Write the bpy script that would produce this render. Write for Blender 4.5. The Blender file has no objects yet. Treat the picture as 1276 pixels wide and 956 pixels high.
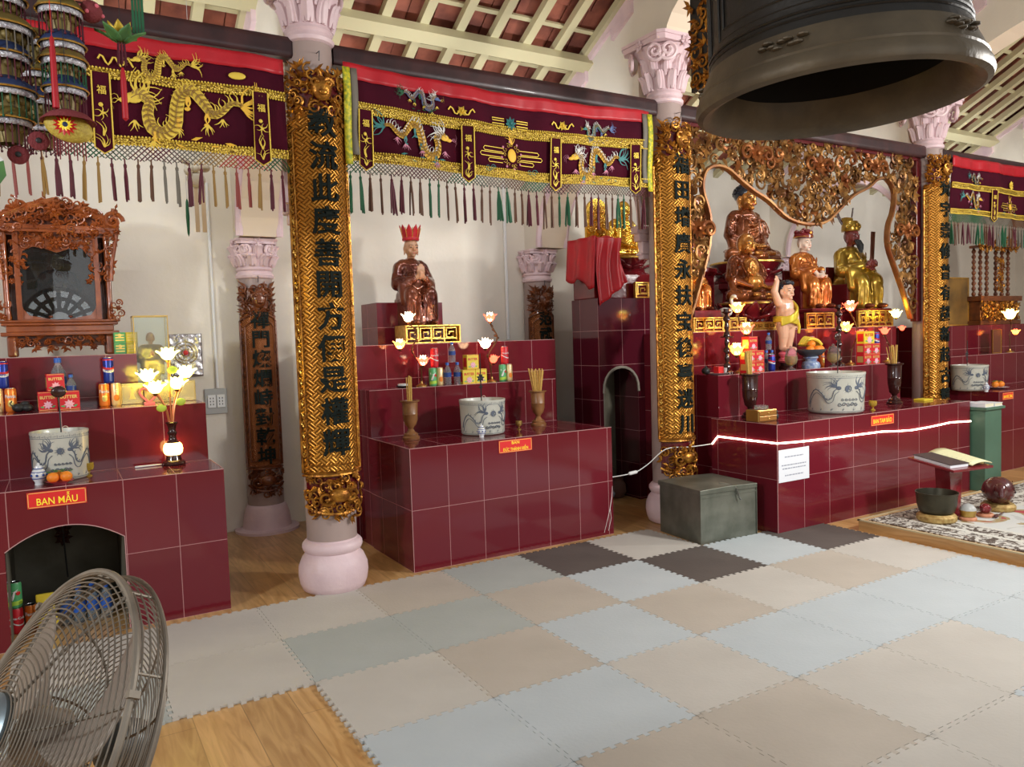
import bpy, math, random
from mathutils import Vector, Matrix, Euler
PI = math.pi
sin, cos = math.sin, math.cos
SC = bpy.context.scene
COL = SC.collection
rnd = random.Random(7)

# ------------------------------------------------------------------ materials
def new_mat(name):
    m = bpy.data.materials.new(name); m.use_nodes = True
    nt = m.node_tree; b = nt.nodes['Principled BSDF']
    return m, nt, b
def N(nt, typ, **kw):
    n = nt.nodes.new(typ)
    for k, v in kw.items(): setattr(n, k, v)
    return n
def setin(n, **kw):
    for k, v in kw.items(): n.inputs[k.replace('_', ' ')].default_value = v
def c4(c): return (c[0], c[1], c[2], 1.0)
def ramp(nt, fac, stops, interp='LINEAR'):
    r = N(nt, 'ShaderNodeValToRGB'); r.color_ramp.interpolation = interp
    el = r.color_ramp.elements
    while len(el) < len(stops): el.new(0.5)
    for e, (p, c) in zip(el, stops): e.position = p; e.color = c4(c)
    nt.links.new(fac, r.inputs['Fac']); return r.outputs['Color']
def M_(name, col, rough=.5, metal=0., col2=None, scale=8., bump=0., bscale=None, spec=.5, emit=None, es=0., trans=0., ior=1.45, coat=0., detail=4., alpha=1., sheen=0.):
    m, nt, b = new_mat(name)
    b.inputs['Base Color'].default_value = c4(col)
    b.inputs['Roughness'].default_value = rough
    b.inputs['Metallic'].default_value = metal
    b.inputs['Specular IOR Level'].default_value = spec
    b.inputs['IOR'].default_value = ior
    b.inputs['Transmission Weight'].default_value = trans
    b.inputs['Coat Weight'].default_value = coat
    b.inputs['Sheen Weight'].default_value = sheen
    b.inputs['Alpha'].default_value = alpha
    if emit: b.inputs['Emission Color'].default_value = c4(emit); b.inputs['Emission Strength'].default_value = es
    if col2 is not None or bump:
        tc = N(nt, 'ShaderNodeTexCoord')
    if col2 is not None:
        no = N(nt, 'ShaderNodeTexNoise'); setin(no, Scale=scale, Detail=detail)
        nt.links.new(tc.outputs['Object'], no.inputs['Vector'])
        nt.links.new(ramp(nt, no.outputs['Fac'], [(.35, col), (.65, col2)]), b.inputs['Base Color'])
    if bump:
        nb = N(nt, 'ShaderNodeTexNoise'); setin(nb, Scale=bscale or scale, Detail=3.)
        nt.links.new(tc.outputs['Object'], nb.inputs['Vector'])
        bp = N(nt, 'ShaderNodeBump'); setin(bp, Strength=bump, Distance=.01)
        nt.links.new(nb.outputs['Fac'], bp.inputs['Height']); nt.links.new(bp.outputs['Normal'], b.inputs['Normal'])
    return m
def math_n(nt, op, a, b=None, c=None):
    n = N(nt, 'ShaderNodeMath', operation=op)
    for i, v in enumerate((a, b, c)):
        if v is None: continue
        if isinstance(v, (int, float)): n.inputs[i].default_value = v
        else: nt.links.new(v, n.inputs[i])
    return n.outputs[0]
def tile_mat(name, x0, y0, tw=.235, th=.40, z0=0., c1=(.128, .0105, .018), c2=(.155, .013, .023)):
    """glazed maroon tiles with pale grout, laid from world x0 / y0"""
    m, nt, b = new_mat(name)
    geo = N(nt, 'ShaderNodeNewGeometry'); sp = N(nt, 'ShaderNodeSeparateXYZ'); nt.links.new(geo.outputs['Position'], sp.inputs[0])
    sn = N(nt, 'ShaderNodeSeparateXYZ'); nt.links.new(geo.outputs['True Normal'], sn.inputs[0])
    ax = math_n(nt, 'GREATER_THAN', math_n(nt, 'ABSOLUTE', sn.outputs[0]), .5)
    az = math_n(nt, 'GREATER_THAN', math_n(nt, 'ABSOLUTE', sn.outputs[2]), .5)
    X = math_n(nt, 'DIVIDE', math_n(nt, 'SUBTRACT', sp.outputs[0], x0), tw)
    Yx = math_n(nt, 'DIVIDE', math_n(nt, 'SUBTRACT', sp.outputs[1], y0), tw)
    Yt = math_n(nt, 'DIVIDE', math_n(nt, 'SUBTRACT', sp.outputs[1], y0), th)
    Z = math_n(nt, 'DIVIDE', math_n(nt, 'SUBTRACT', sp.outputs[2], z0), th)
    def mix(f, a, b_):
        return math_n(nt, 'ADD', math_n(nt, 'MULTIPLY', a, math_n(nt, 'SUBTRACT', 1., f)), math_n(nt, 'MULTIPLY', b_, f))
    u = mix(ax, X, Yx); v = mix(az, Z, Yt)
    def line(q, w):
        fr = math_n(nt, 'FRACT', math_n(nt, 'ADD', q, 100.))
        d = math_n(nt, 'MINIMUM', fr, math_n(nt, 'SUBTRACT', 1., fr))
        return math_n(nt, 'LESS_THAN', d, w)
    g = math_n(nt, 'MAXIMUM', line(u, .0017 / tw), line(v, .0017 / th))
    cmb = N(nt, 'ShaderNodeCombineXYZ')
    nt.links.new(math_n(nt, 'FLOOR', u), cmb.inputs[0]); nt.links.new(math_n(nt, 'FLOOR', v), cmb.inputs[1])
    wn = N(nt, 'ShaderNodeTexWhiteNoise'); nt.links.new(cmb.outputs[0], wn.inputs['Vector'])
    base = ramp(nt, wn.outputs['Value'], [(0, c1), (1, c2)])
    mx = N(nt, 'ShaderNodeMix', data_type='RGBA'); nt.links.new(g, mx.inputs[0]); nt.links.new(base, mx.inputs[6]); mx.inputs[7].default_value = (.42, .20, .20, 1)
    nt.links.new(mx.outputs[2], b.inputs['Base Color'])
    nz = N(nt, 'ShaderNodeTexNoise'); setin(nz, Scale=3., Detail=2.); nt.links.new(geo.outputs['Position'], nz.inputs['Vector'])
    bp = N(nt, 'ShaderNodeBump'); setin(bp, Strength=.05, Distance=.02); nt.links.new(nz.outputs['Fac'], bp.inputs['Height']); nt.links.new(bp.outputs['Normal'], b.inputs['Normal'])
    nt.links.new(math_n(nt, 'MULTIPLY_ADD', g, .5, .1), b.inputs['Roughness'])
    b.inputs['Specular IOR Level'].default_value = .55
    return m
def weave_mat(name, a, d, scale=42., metal=.75, rough=.33):
    """gilded basket-weave ground of the carved boards"""
    m, nt, b = new_mat(name)
    tc = N(nt, 'ShaderNodeTexCoord'); mp = N(nt, 'ShaderNodeMapping'); mp.inputs['Rotation'].default_value = (0, PI / 4, 0)
    nt.links.new(tc.outputs['Object'], mp.inputs[0])
    s = N(nt, 'ShaderNodeSeparateXYZ'); nt.links.new(mp.outputs[0], s.inputs[0])
    X = math_n(nt, 'MULTIPLY', s.outputs[0], scale); Z = math_n(nt, 'MULTIPLY', s.outputs[2], scale)
    chk = math_n(nt, 'MODULO', math_n(nt, 'ABSOLUTE', math_n(nt, 'ADD', math_n(nt, 'FLOOR', X), math_n(nt, 'FLOOR', Z))), 2.)
    fx = math_n(nt, 'ABSOLUTE', math_n(nt, 'SINE', math_n(nt, 'MULTIPLY', X, PI * 2)))
    fz = math_n(nt, 'ABSOLUTE', math_n(nt, 'SINE', math_n(nt, 'MULTIPLY', Z, PI * 2)))
    h = math_n(nt, 'ADD', math_n(nt, 'MULTIPLY', fx, chk), math_n(nt, 'MULTIPLY', fz, math_n(nt, 'SUBTRACT', 1., chk)))
    nt.links.new(ramp(nt, h, [(0., d), (.55, a), (1., (min(1, a[0] * 1.3), min(1, a[1] * 1.3), a[2] * 1.6))]), b.inputs['Base Color'])
    bp = N(nt, 'ShaderNodeBump'); setin(bp, Strength=.8, Distance=.006); nt.links.new(h, bp.inputs['Height']); nt.links.new(bp.outputs['Normal'], b.inputs['Normal'])
    b.inputs['Metallic'].default_value = metal; b.inputs['Roughness'].default_value = rough
    return m
def wood_mat(name, a, d, rough=.35, plank=None, gap=(.18, .10, .04)):
    m, nt, b = new_mat(name)
    tc = N(nt, 'ShaderNodeNewGeometry'); mp = N(nt, 'ShaderNodeMapping'); mp.inputs['Scale'].default_value = (14, 1.6, 14)
    nt.links.new(tc.outputs['Position'], mp.inputs[0])
    no = N(nt, 'ShaderNodeTexNoise'); setin(no, Scale=1.6, Detail=7., Distortion=1.2); nt.links.new(mp.outputs[0], no.inputs['Vector'])
    colr = ramp(nt, no.outputs['Fac'], [(.3, d), (.62, a)])
    if plank:
        s = N(nt, 'ShaderNodeSeparateXYZ'); nt.links.new(tc.outputs['Position'], s.inputs[0])
        X = math_n(nt, 'DIVIDE', s.outputs[0], plank); row = math_n(nt, 'FLOOR', X)
        Y = math_n(nt, 'ADD', math_n(nt, 'DIVIDE', s.outputs[1], 1.2), math_n(nt, 'MULTIPLY', row, .37))
        def line(q, w):
            fr = math_n(nt, 'FRACT', math_n(nt, 'ADD', q, 50.)); return math_n(nt, 'LESS_THAN', fr, w)
        g = math_n(nt, 'MAXIMUM', line(X, .02), line(Y, .003))
        cb = N(nt, 'ShaderNodeCombineXYZ'); nt.links.new(row, cb.inputs[0]); nt.links.new(math_n(nt, 'FLOOR', Y), cb.inputs[1])
        wn = N(nt, 'ShaderNodeTexWhiteNoise'); nt.links.new(cb.outputs[0], wn.inputs['Vector'])
        hs = N(nt, 'ShaderNodeHueSaturation'); nt.links.new(math_n(nt, 'MULTIPLY_ADD', wn.outputs['Value'], .25, .88), hs.inputs['Value']); nt.links.new(colr, hs.inputs['Color'])
        mx = N(nt, 'ShaderNodeMix', data_type='RGBA'); nt.links.new(math_n(nt, 'MULTIPLY', g, .55), mx.inputs[0]); nt.links.new(hs.outputs[0], mx.inputs[6]); mx.inputs[7].default_value = c4(gap)
        colr = mx.outputs[2]
    nt.links.new(colr, b.inputs['Base Color']); b.inputs['Roughness'].default_value = rough
    return m

# ------------------------------------------------------------------ mesh builder
class MB:
    def __init__(s, world=False): s.v = []; s.f = []; s.mi = []; s.cur = 0; s.world = world; s.k = 0
    def mark(s): s.k = len(s.v); return s.k
    def remap(s, fn, k=None):
        k = s.k if k is None else k
        for i in range(k, len(s.v)): s.v[i] = tuple(fn(Vector(s.v[i])))
    def xf(s, M, k=None): s.remap(lambda p: M @ p, k)
    def F(s, *idx): s.f.append(tuple(idx)); s.mi.append(s.cur)
    def poly(s, pts):
        n = len(s.v); s.v += [tuple(p) for p in pts]; s.F(*range(n, n + len(pts)))
    def box(s, x0, x1, y0, y1, z0, z1):
        n = len(s.v)
        s.v += [(x, y, z) for z in (z0, z1) for y in (y0, y1) for x in (x0, x1)]
        for q in ((0, 2, 3, 1), (4, 5, 7, 6), (0, 1, 5, 4), (2, 6, 7, 3), (0, 4, 6, 2), (1, 3, 7, 5)): s.F(*[n + i for i in q])
        return s
    def cbox(s, c, d, rot=None):
        k = len(s.v); s.box(-d[0] / 2, d[0] / 2, -d[1] / 2, d[1] / 2, -d[2] / 2, d[2] / 2)
        M = Matrix.Translation(Vector(c)) @ ((Euler(rot).to_matrix().to_4x4()) if rot else Matrix())
        s.xf(M, k); return s
    def lathe(s, prof, n=24, c=(0, 0, 0), M=None, cap=True, a0=0., a1=2 * PI, open_=False):
        k = len(s.v); full = abs(a1 - a0 - 2 * PI) < 1e-6; m = n if full else n + 1
        for r, z in prof:
            for i in range(m):
                a = a0 + (a1 - a0) * i / n; s.v.append((r * cos(a), r * sin(a), z))
        for j in range(len(prof) - 1):
            for i in range(n):
                i2 = (i + 1) % m
                s.F(k + j * m + i, k + j * m + i2, k + (j + 1) * m + i2, k + (j + 1) * m + i)
        if cap and full:
            if prof[0][0] > 1e-6: s.F(*[k + i for i in range(m)][::-1])
            if prof[-1][0] > 1e-6: s.F(*[k + (len(prof) - 1) * m + i for i in range(m)])
        T = Matrix.Translation(Vector(c)) @ (M if M else Matrix())
        s.xf(T, k); return s
    def tube(s, pts, r, n=6, caps=True, flat=1., up=None, closed=False):
        pts = [Vector(p) for p in pts]; L = len(pts)
        rs = list(r) if isinstance(r, (list, tuple)) else [r] * L
        k = len(s.v); ref = Vector(up) if up else None; prev = None
        for i, p in enumerate(pts):
            if closed: t = pts[(i + 1) % L] - pts[i - 1]
            else: t = pts[min(i + 1, L - 1)] - pts[max(i - 1, 0)]
            if t.length < 1e-9: t = Vector((0, 0, 1))
            t.normalize()
            if ref: a = ref - t * ref.dot(t)
            elif prev is None: a = Vector((0, 0, 1)).cross(t) if abs(t.z) < .9 else Vector((0, 1, 0)).cross(t)
            else: a = prev - t * prev.dot(t)
            if a.length < 1e-6: a = t.orthogonal()
            a.normalize(); b = t.cross(a); prev = a
            for j in range(n):
                q = 2 * PI * j / n + PI / n
                s.v.append(tuple(p + a * (cos(q) * rs[i] * flat) + b * (sin(q) * rs[i])))
        m = L if closed else L - 1
        for i in range(m):
            i2 = (i + 1) % L
            for j in range(n):
                j2 = (j + 1) % n
                s.F(k + i * n + j, k + i * n + j2, k + i2 * n + j2, k + i2 * n + j)
        if caps and not closed:
            s.F(*[k + j for j in range(n)][::-1]); s.F(*[k + (L - 1) * n + j for j in range(n)])
        return s
    def ell(s, c, r, rot=None, nu=14, nv=9):
        if isinstance(r, (int, float)): r = (r, r, r)
        k = len(s.v); prof = [(sin(PI * i / nv), -cos(PI * i / nv)) for i in range(nv + 1)]
        prof[0] = (0.0, -1); prof[-1] = (0.0, 1)
        s.v.append((0, 0, -1))
        for p_, z in prof[1:-1]:
            for i in range(nu): s.v.append((p_ * cos(2 * PI * i / nu), p_ * sin(2 * PI * i / nu), z))
        s.v.append((0, 0, 1)); e = len(s.v) - 1
        for i in range(nu):
            i2 = (i + 1) % nu
            s.F(k, k + 1 + i2, k + 1 + i); s.F(e, e - nu + i, e - nu + i2)
            for j in range(nv - 2): s.F(k + 1 + j * nu + i, k + 1 + j * nu + i2, k + 1 + (j + 1) * nu + i2, k + 1 + (j + 1) * nu + i)
        M = Matrix.Translation(Vector(c)) @ ((Euler(rot).to_matrix().to_4x4()) if rot else Matrix()) @ Matrix.Diagonal((r[0], r[1], r[2], 1))
        s.xf(M, k); return s
    def cap2(s, p, rp, q, rq, n=12):
        """tapered limb with round ends"""
        p = Vector(p); q = Vector(q); d = (q - p); L = d.length or 1e-6; d = d / L
        ps, rs = [], []
        for i in range(5):
            a = -PI / 2 + PI / 2 * i / 4 if i else -PI / 2 + .12
            ps.append(p + d * (sin(a) * rp)); rs.append(max(cos(a) * rp, 1e-4))
        for i in range(1, 5):
            a = PI / 2 * i / 4 - (.12 if i == 4 else 0)
            ps.append(q + d * (sin(a) * rq)); rs.append(max(cos(a) * rq, 1e-4))
        s.tube(ps, rs, n); return s
    def prism(s, poly, d0, d1, plane='xz'):
        """poly in 2D extruded along the third axis from d0 to d1"""
        n = len(poly); k = len(s.v)
        for d in (d0, d1):
            for a, b in poly:
                s.v.append((a, d, b) if plane == 'xz' else ((d, a, b) if plane == 'yz' else (a, b, d)))
        s.F(*range(k, k + n)); s.F(*range(k + 2 * n - 1, k + n - 1, -1))
        for i in range(n):
            j = (i + 1) % n; s.F(k + i, k + n + i, k + n + j, k + j)
        return s
    def grid(s, fn, nu, nv):
        k = len(s.v)
        for j in range(nv + 1):
            for i in range(nu + 1): s.v.append(tuple(fn(i / nu, j / nv)))
        for j in range(nv):
            for i in range(nu):
                a = k + j * (nu + 1) + i; s.F(a, a + 1, a + nu + 2, a + nu + 1)
        return s
    def raw(s, vs, fs):
        k = len(s.v); s.v += [tuple(p) for p in vs]
        for f in fs: s.F(*[k + i for i in f])
        return s
    def mesh(s, name, mats, off=(0, 0, 0), smooth=False):
        me = bpy.data.meshes.new(name)
        o = Vector(off)
        me.from_pydata([tuple(Vector(p) - o) for p in s.v], [], s.f)
        for m in (mats if isinstance(mats, (list, tuple)) else [mats]): me.materials.append(m)
        if any(s.mi): me.polygons.foreach_set('material_index', s.mi)
        if smooth: me.polygons.foreach_set('use_smooth', [True] * len(me.polygons))
        me.validate(); me.update(); return me
    def build(s, name, mats, parent=None, smooth=False, bevel=0, loc=None, fixn=True, auto=None, solid=0, sub=0):
        off = (0, 0, 0)
        if parent is not None and s.world:
            q = parent; off = Vector((0, 0, 0))
            while q is not None: off = off + Vector(q.location); q = q.parent
        if parent is None and loc is not None and s.world: off = loc
        me = s.mesh(name, mats, off, smooth)
        if fixn:
            import bmesh
            bm = bmesh.new(); bm.from_mesh(me); bmesh.ops.recalc_face_normals(bm, faces=bm.faces); bm.to_mesh(me); bm.free()
        o = bpy.data.objects.new(name, me); COL.objects.link(o)
        if parent is not None: o.parent = parent
        elif loc is not None: o.location = loc
        if smooth and auto is not False:
            try: me.set_sharp_from_angle(angle=math.radians(auto or 40))
            except Exception: pass
        if bevel:
            b = o.modifiers.new('bevel', 'BEVEL'); b.width = bevel; b.segments = 2; b.limit_method = 'ANGLE'; b.angle_limit = math.radians(50)
        if solid:
            b = o.modifiers.new('solid', 'SOLIDIFY'); b.thickness = solid; b.offset = 0
        if sub:
            b = o.modifiers.new('sub', 'SUBSURF'); b.levels = sub; b.render_levels = sub
        return o

def blob(name, mb, mats, parent=None, voxel=.012, smooth=6, loc=None):
    """one continuous carved surface from overlapping limbs and masses"""
    off = (0, 0, 0)
    me = mb.mesh(name + '_raw', mats, off)
    import bmesh
    bm = bmesh.new(); bm.from_mesh(me); bmesh.ops.recalc_face_normals(bm, faces=bm.faces); bm.to_mesh(me); bm.free()
    o = bpy.data.objects.new(name + '_raw', me); COL.objects.link(o)
    r = o.modifiers.new('r', 'REMESH'); r.mode = 'VOXEL'; r.voxel_size = voxel; r.use_smooth_shade = True
    q = o.modifiers.new('s', 'SMOOTH'); q.iterations = smooth; q.factor = .5
    dg = bpy.context.evaluated_depsgraph_get(); dg.update()
    m2 = bpy.data.meshes.new_from_object(o.evaluated_get(dg)); m2.name = name
    bpy.data.objects.remove(o); bpy.data.meshes.remove(me)
    if not m2.materials: m2.materials.append(mats)
    m2.polygons.foreach_set('use_smooth', [True] * len(m2.polygons))
    ob = bpy.data.objects.new(name, m2); COL.objects.link(ob)
    if parent is not None: ob.parent = parent
    elif loc is not None: ob.location = loc
    return ob

def tag(o, label=None, cat=None, group=None, kind=None):
    if label: o['label'] = label
    if cat: o['category'] = cat
    if group: o['group'] = group
    if kind: o['kind'] = kind
    return o
def thing(name, label, cat, loc=(0, 0, 0), rz=0., group=None):
    o = bpy.data.objects.new(name, None); COL.objects.link(o); o.empty_display_size = .1
    o.location = loc; o.rotation_euler = (0, 0, rz)
    return tag(o, label, cat, group)
def struct(mb, name, mats, **kw): return tag(mb.build(name, mats, **kw), kind='structure')
def kids(o): return [c for c in bpy.data.objects if c.parent == o]
def dup(root, loc, rz=None, label=None, group=None, scale=None):
    def cp(o, par):
        c = o.copy(); COL.objects.link(c)
        if par is not None: c.parent = par
        for ch in kids(o): cp(ch, c)
        return c
    r = cp(root, None); r.location = loc
    if rz is not None: r.rotation_euler = (0, 0, rz)
    if scale: r.scale = (scale,) * 3
    if label: r['label'] = label
    if group: r['group'] = group
    return r

_TX = {}
def text_geo(s, size=1., ext=.01, bold=0.):
    key = (s, round(bold, 4), round(ext / size, 4))
    if key not in _TX:
        cu = bpy.data.curves.new('t', 'FONT'); cu.body = s; cu.size = 1.; cu.align_x = 'CENTER'; cu.align_y = 'CENTER'
        cu.extrude = ext / size / 2; cu.offset = bold; cu.resolution_u = 3; cu.space_line = .95
        o = bpy.data.objects.new('t', cu); COL.objects.link(o)
        dg = bpy.context.evaluated_depsgraph_get(); dg.update()
        me = bpy.data.meshes.new_from_object(o.evaluated_get(dg))
        vs = [tuple(v.co) for v in me.vertices]; fs = [tuple(p.vertices) for p in me.polygons]
        bpy.data.objects.remove(o); bpy.data.meshes.remove(me); bpy.data.curves.remove(cu)
        if vs:
            cx = (min(v[0] for v in vs) + max(v[0] for v in vs)) / 2; cy = (min(v[1] for v in vs) + max(v[1] for v in vs)) / 2
            vs = [(v[0] - cx, v[1] - cy, v[2]) for v in vs]
        _TX[key] = (vs, fs)
    vs, fs = _TX[key]
    return [(v[0] * size, v[1] * size, v[2] * size) for v in vs], fs
def put_text(mb, s, fn, size, ext=.002, bold=0., width=None):
    """text drawn in u (right), v (up), d (outward), then mapped by fn"""
    vs, fs = text_geo(s, size, ext, bold)
    if width and vs:
        w = max(v[0] for v in vs) - min(v[0] for v in vs)
        if w > 0: vs = [(v[0] * width / w, v[1], v[2]) for v in vs]
    mb.raw([tuple(fn(Vector(v))) for v in vs], fs)
def facing(cx, y, cz):           # plane facing the visitor (-y)
    return lambda p: (cx + p[0], y - p[2], cz + p[1])

# ------------------------------------------------------------------ carving
def spiral(mb, c, R, turns, sgn, r0, r1, a0=0., d=0., n=5, seg=14, flat=1.):
    pts, rs = [], []
    L = int(seg * turns) + 3
    for i in range(L):
        t = i / (L - 1); a = a0 + sgn * turns * 2 * PI * t; q = R * (1 - .86 * t)
        pts.append((c[0] + q * cos(a), c[1] + q * sin(a), d + .3 * R * t)); rs.append(r0 + (r1 - r0) * t)
    mb.tube(pts, rs, n, flat=flat)
def leaf(mb, c, ang, L, W, d=0., T=None, bend=.3):
    T = T or W * .5; ca, sa = cos(ang), sin(ang)
    def P(u, v, h): return (c[0] + ca * u - sa * v, c[1] + sa * u + ca * v, d + h)
    k = len(mb.v); b = bend * W
    mb.v += [P(0, 0, 0), P(L * .45, W + b * .3, 0), P(L, b * 1.6, T * .7), P(L * .4, -W + b * .3, 0), P(L * .42, b * .3, T), P(L * .45, b * .3, -T * .6)]
    for q in ((0, 3, 4), (3, 2, 4), (2, 1, 4), (1, 0, 4), (3, 0, 5), (2, 3, 5), (1, 2, 5), (0, 1, 5)): mb.F(*[k + i for i in q])
def bloom(mb, c, R, n=6, d=0.):
    for i in range(n): leaf(mb, c, 2 * PI * i / n, R, R * .33, d, R * .35)
    mb.ell((c[0], c[1], d + R * .2), (R * .25, R * .25, R * .25), nu=6, nv=4)
def carve(mb, u0, u1, v0, v1, step, inside, rg, size=1., depth=.02):
    v = v0; row = 0
    while v < v1:
        u = u0 + (step / 2 if row % 2 else 0)
        while u < u1:
            cu, cv = u + rg.uniform(-.3, .3) * step, v + rg.uniform(-.3, .3) * step
            if inside(cu, cv):
                t = rg.random(); d = rg.uniform(-depth, depth); S = step * size
                if t < .42: spiral(mb, (cu, cv), S * rg.uniform(.4, .65), rg.uniform(1., 1.6), rg.choice((-1, 1)), S * .13, S * .06, rg.uniform(0, 6), d, 5, 9)
                elif t < .85:
                    a = rg.uniform(0, 6.28)
                    for q in range(rg.choice((2, 3, 4))): leaf(mb, (cu, cv), a + q * .75 + rg.uniform(-.2, .2), S * rg.uniform(.6, 1.), S * rg.uniform(.16, .26), d, S * .2, rg.uniform(-1, 1))
                else: bloom(mb, (cu, cv), S * rg.uniform(.45, .62), rg.choice((5, 6, 7)), d)
            u += step
        v += step * .87; row += 1
def key_scroll(mb, c, w, h, sgn, r, d=0.):
    """squared cloud scroll of the gilt fretwork"""
    x, z = c; a = w / 2; b = h / 2
    pts = [(-a, -b), (-a, b), (a, b), (a, -b * .6), (-a * .4, -b * .6), (-a * .4, b * .35), (a * .45, b * .35), (a * .45, -.1 * b)]
    mb.tube([(x + sgn * p, z + q, d) for p, q in pts], r, 4)
def fretwork(name, label, cat, loc, w, h, depth=.03, rz=0., group=None, n=4, mats=None):
    t = thing(name, label, cat, loc, rz, group)
    m = MB()
    e = .012
    for z0, z1 in ((0, e), (h - e, h)): m.box(-w / 2, w / 2, -depth / 2, depth / 2, z0, z1)
    for x0 in (-w / 2, w / 2 - e): m.box(x0, x0 + e, -depth / 2, depth / 2, e, h - e)
    m.build('frame', MT['gilt'], t, bevel=.002)
    m = MB(); m.mark(); cw = (w - 2 * e) / n
    for i in range(n):
        x = -w / 2 + e + cw * (i + .5)
        key_scroll(m, (x, h / 2), cw * .8, (h - 2 * e) * .78, 1 if i < n / 2 else -1, .0075)
        m.tube([(x - cw / 2, h * .25, 0), (x + cw / 2, h * .25, 0)], .006, 4)
        m.tube([(x + cw * .45, e, 0), (x + cw * .45, h - e, 0)], .006, 4)
    m.remap(lambda p: (p[0], -depth * .35 - p[2], p[1]))
    m.build('scrollwork', MT['gilt'], t)
    m = MB(); m.box(-w / 2 + e, w / 2 - e, depth * .1, depth * .3, e, h - e); m.build('back_panel', MT['lacquer'], t)
    return t

MT = {}
MT['wall'] = M_('white_plaster', (.78, .72, .62), .75, col2=(.72, .66, .56), scale=2.2, bump=.15, bscale=30)
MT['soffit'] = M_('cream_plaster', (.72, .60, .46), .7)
MT['pink'] = M_('pink_paint', (.78, .60, .62), .45, col2=(.70, .52, .55), scale=6, bump=.25, bscale=40)
MT['mauve'] = M_('taupe_paint', (.40, .30, .27), .45, col2=(.34, .26, .24), scale=3)
MT['floor'] = wood_mat('oak_laminate', (.62, .37, .15), (.42, .22, .075), .28, plank=.19)
MT['plywood'] = wood_mat('oak_board', (.60, .36, .15), (.45, .24, .085), .3)
MT['beam'] = M_('dark_stained_beam', (.055, .018, .018), .4, col2=(.03, .011, .012), scale=9, bump=.1, bscale=20, coat=.1)
MT['rafter'] = M_('cream_paint', (.56, .50, .30), .5)
MT['rooftile'] = M_('terracotta', (.36, .11, .065), .7, col2=(.15, .04, .026), scale=5, bump=.4, bscale=12)
MT['gilt'] = M_('gilt', (.80, .50, .12), .32, .8, col2=(.62, .34, .06), scale=30, bump=.3, bscale=60)
MT['giltdark'] = M_('aged_gilt', (.56, .25, .035), .34, .72, col2=(.18, .06, .01), scale=22, bump=.35, bscale=60)
MT['carving'] = M_('gilt_openwork', (.40, .20, .055), .38, .6, col2=(.085, .03, .012), scale=9, bump=.3, bscale=50)
MT['carving2'] = M_('copper_openwork', (.36, .13, .035), .38, .55, col2=(.17, .045, .012), scale=12, bump=.3, bscale=50)
MT['weave'] = weave_mat('gilt_weave', (.47, .205, .026), (.085, .026, .004), scale=28.)
MT['weavedark'] = weave_mat('brown_weave', (.30, .10, .025), (.10, .03, .01), metal=.4)
MT['darkwood'] = M_('brown_lacquer', (.20, .055, .015), .3, .1, col2=(.10, .028, .01), scale=14, bump=.2, bscale=40, coat=.4)
MT['ink'] = M_('black_green_lettering', (.010, .014, .012), .8, spec=.15)
MT['lacquer'] = M_('maroon_lacquer', (.10, .008, .010), .25, coat=.4)
MT['redlac'] = M_('red_lacquer', (.20, .012, .018), .2, col2=(.13, .008, .012), scale=6, coat=.6, bump=.2, bscale=20)
MT['white'] = M_('white_plastic', (.80, .80, .78), .35)
MT['grey'] = M_('grey_plastic', (.42, .42, .40), .4)
MT['black'] = M_('black', (.02, .02, .02), .45)
MT['concrete'] = M_('dark_render', (.17, .155, .115), .9, col2=(.10, .09, .06), scale=4, bump=.3, bscale=18)  # dark uneven grey-brown render of the recess linings

# ------------------------------------------------------------------ floor, walls, roof
def roof_z(y): return 3.68 + (5.72 - y) * .51
X0, X1, YB = -4.2, 13.2, 6.4
struct(MB(True).box(X0, X1, -3.6, YB + .15, -.12, 0), 'floor', MT['floor'])
struct(MB(True).box(X0, X1, YB, YB + .15, 0, roof_z(YB) + .05), 'wall_back', MT['wall'])
struct(MB(True).box(X0, X0 + .1, -3.6, YB, 0, 4.2), 'wall_left', MT['wall'])
struct(MB(True).box(X1 - .1, X1, -3.6, YB, 0, 4.2), 'wall_right', MT['wall'])

def partition(xc, name, n):
    h = .14
    P = [(YB, 2.33), (YB, roof_z(YB)), (-1.35, roof_z(-1.35))]
    for i in range(29):
        a = PI * i / 28; P.append((1.5 - 2.85 * cos(a), 3.66 + .68 * sin(a)))
    P += [(4.66, 3.69), (4.66, 2.33)]
    for i in range(1, 16):
        a = PI * i / 16; P.append((5.39 - .71 * cos(a), 2.33 + .70 * sin(a)))
    P += [(6.12, 2.33)]
    m = MB(True); k = 0
    m.prism(P, xc - h, xc + h, 'yz')
    w = struct(m, name, [MT['wall'], MT['soffit']])
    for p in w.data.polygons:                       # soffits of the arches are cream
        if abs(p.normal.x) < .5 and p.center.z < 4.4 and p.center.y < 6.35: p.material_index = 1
    for sx in (-1, 1):
        m = MB(True); X = xc + sx * (h + .012)
        arc = [(X, 5.39 - .735 * cos(PI * i / 24), 2.33 + .725 * sin(PI * i / 24)) for i in range(25)]
        m.tube(arc, .03, 6, up=(1, 0, 0))
        # stepped pink cornice under the roof slope
        pts = [(6.36, .17), (5.62, .17), (5.62, .27), (5.30, .27), (5.30, .15), (4.95, .15), (4.95, .24), (4.70, .24), (4.70, .15), (4.1, .15), (4.1, .24), (3.9, .24), (3.9, .15), (2.4, .15)]
        Q = [(y, roof_z(y) - .01) for y in (2.4, 6.36)] + [(y, roof_z(y) - d) for y, d in pts]
        m.prism(Q, X - .02, X + .02, 'yz')
        struct(m, 'trim_%d' % (n * 2 + (sx > 0)), MT['pink'])
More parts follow.
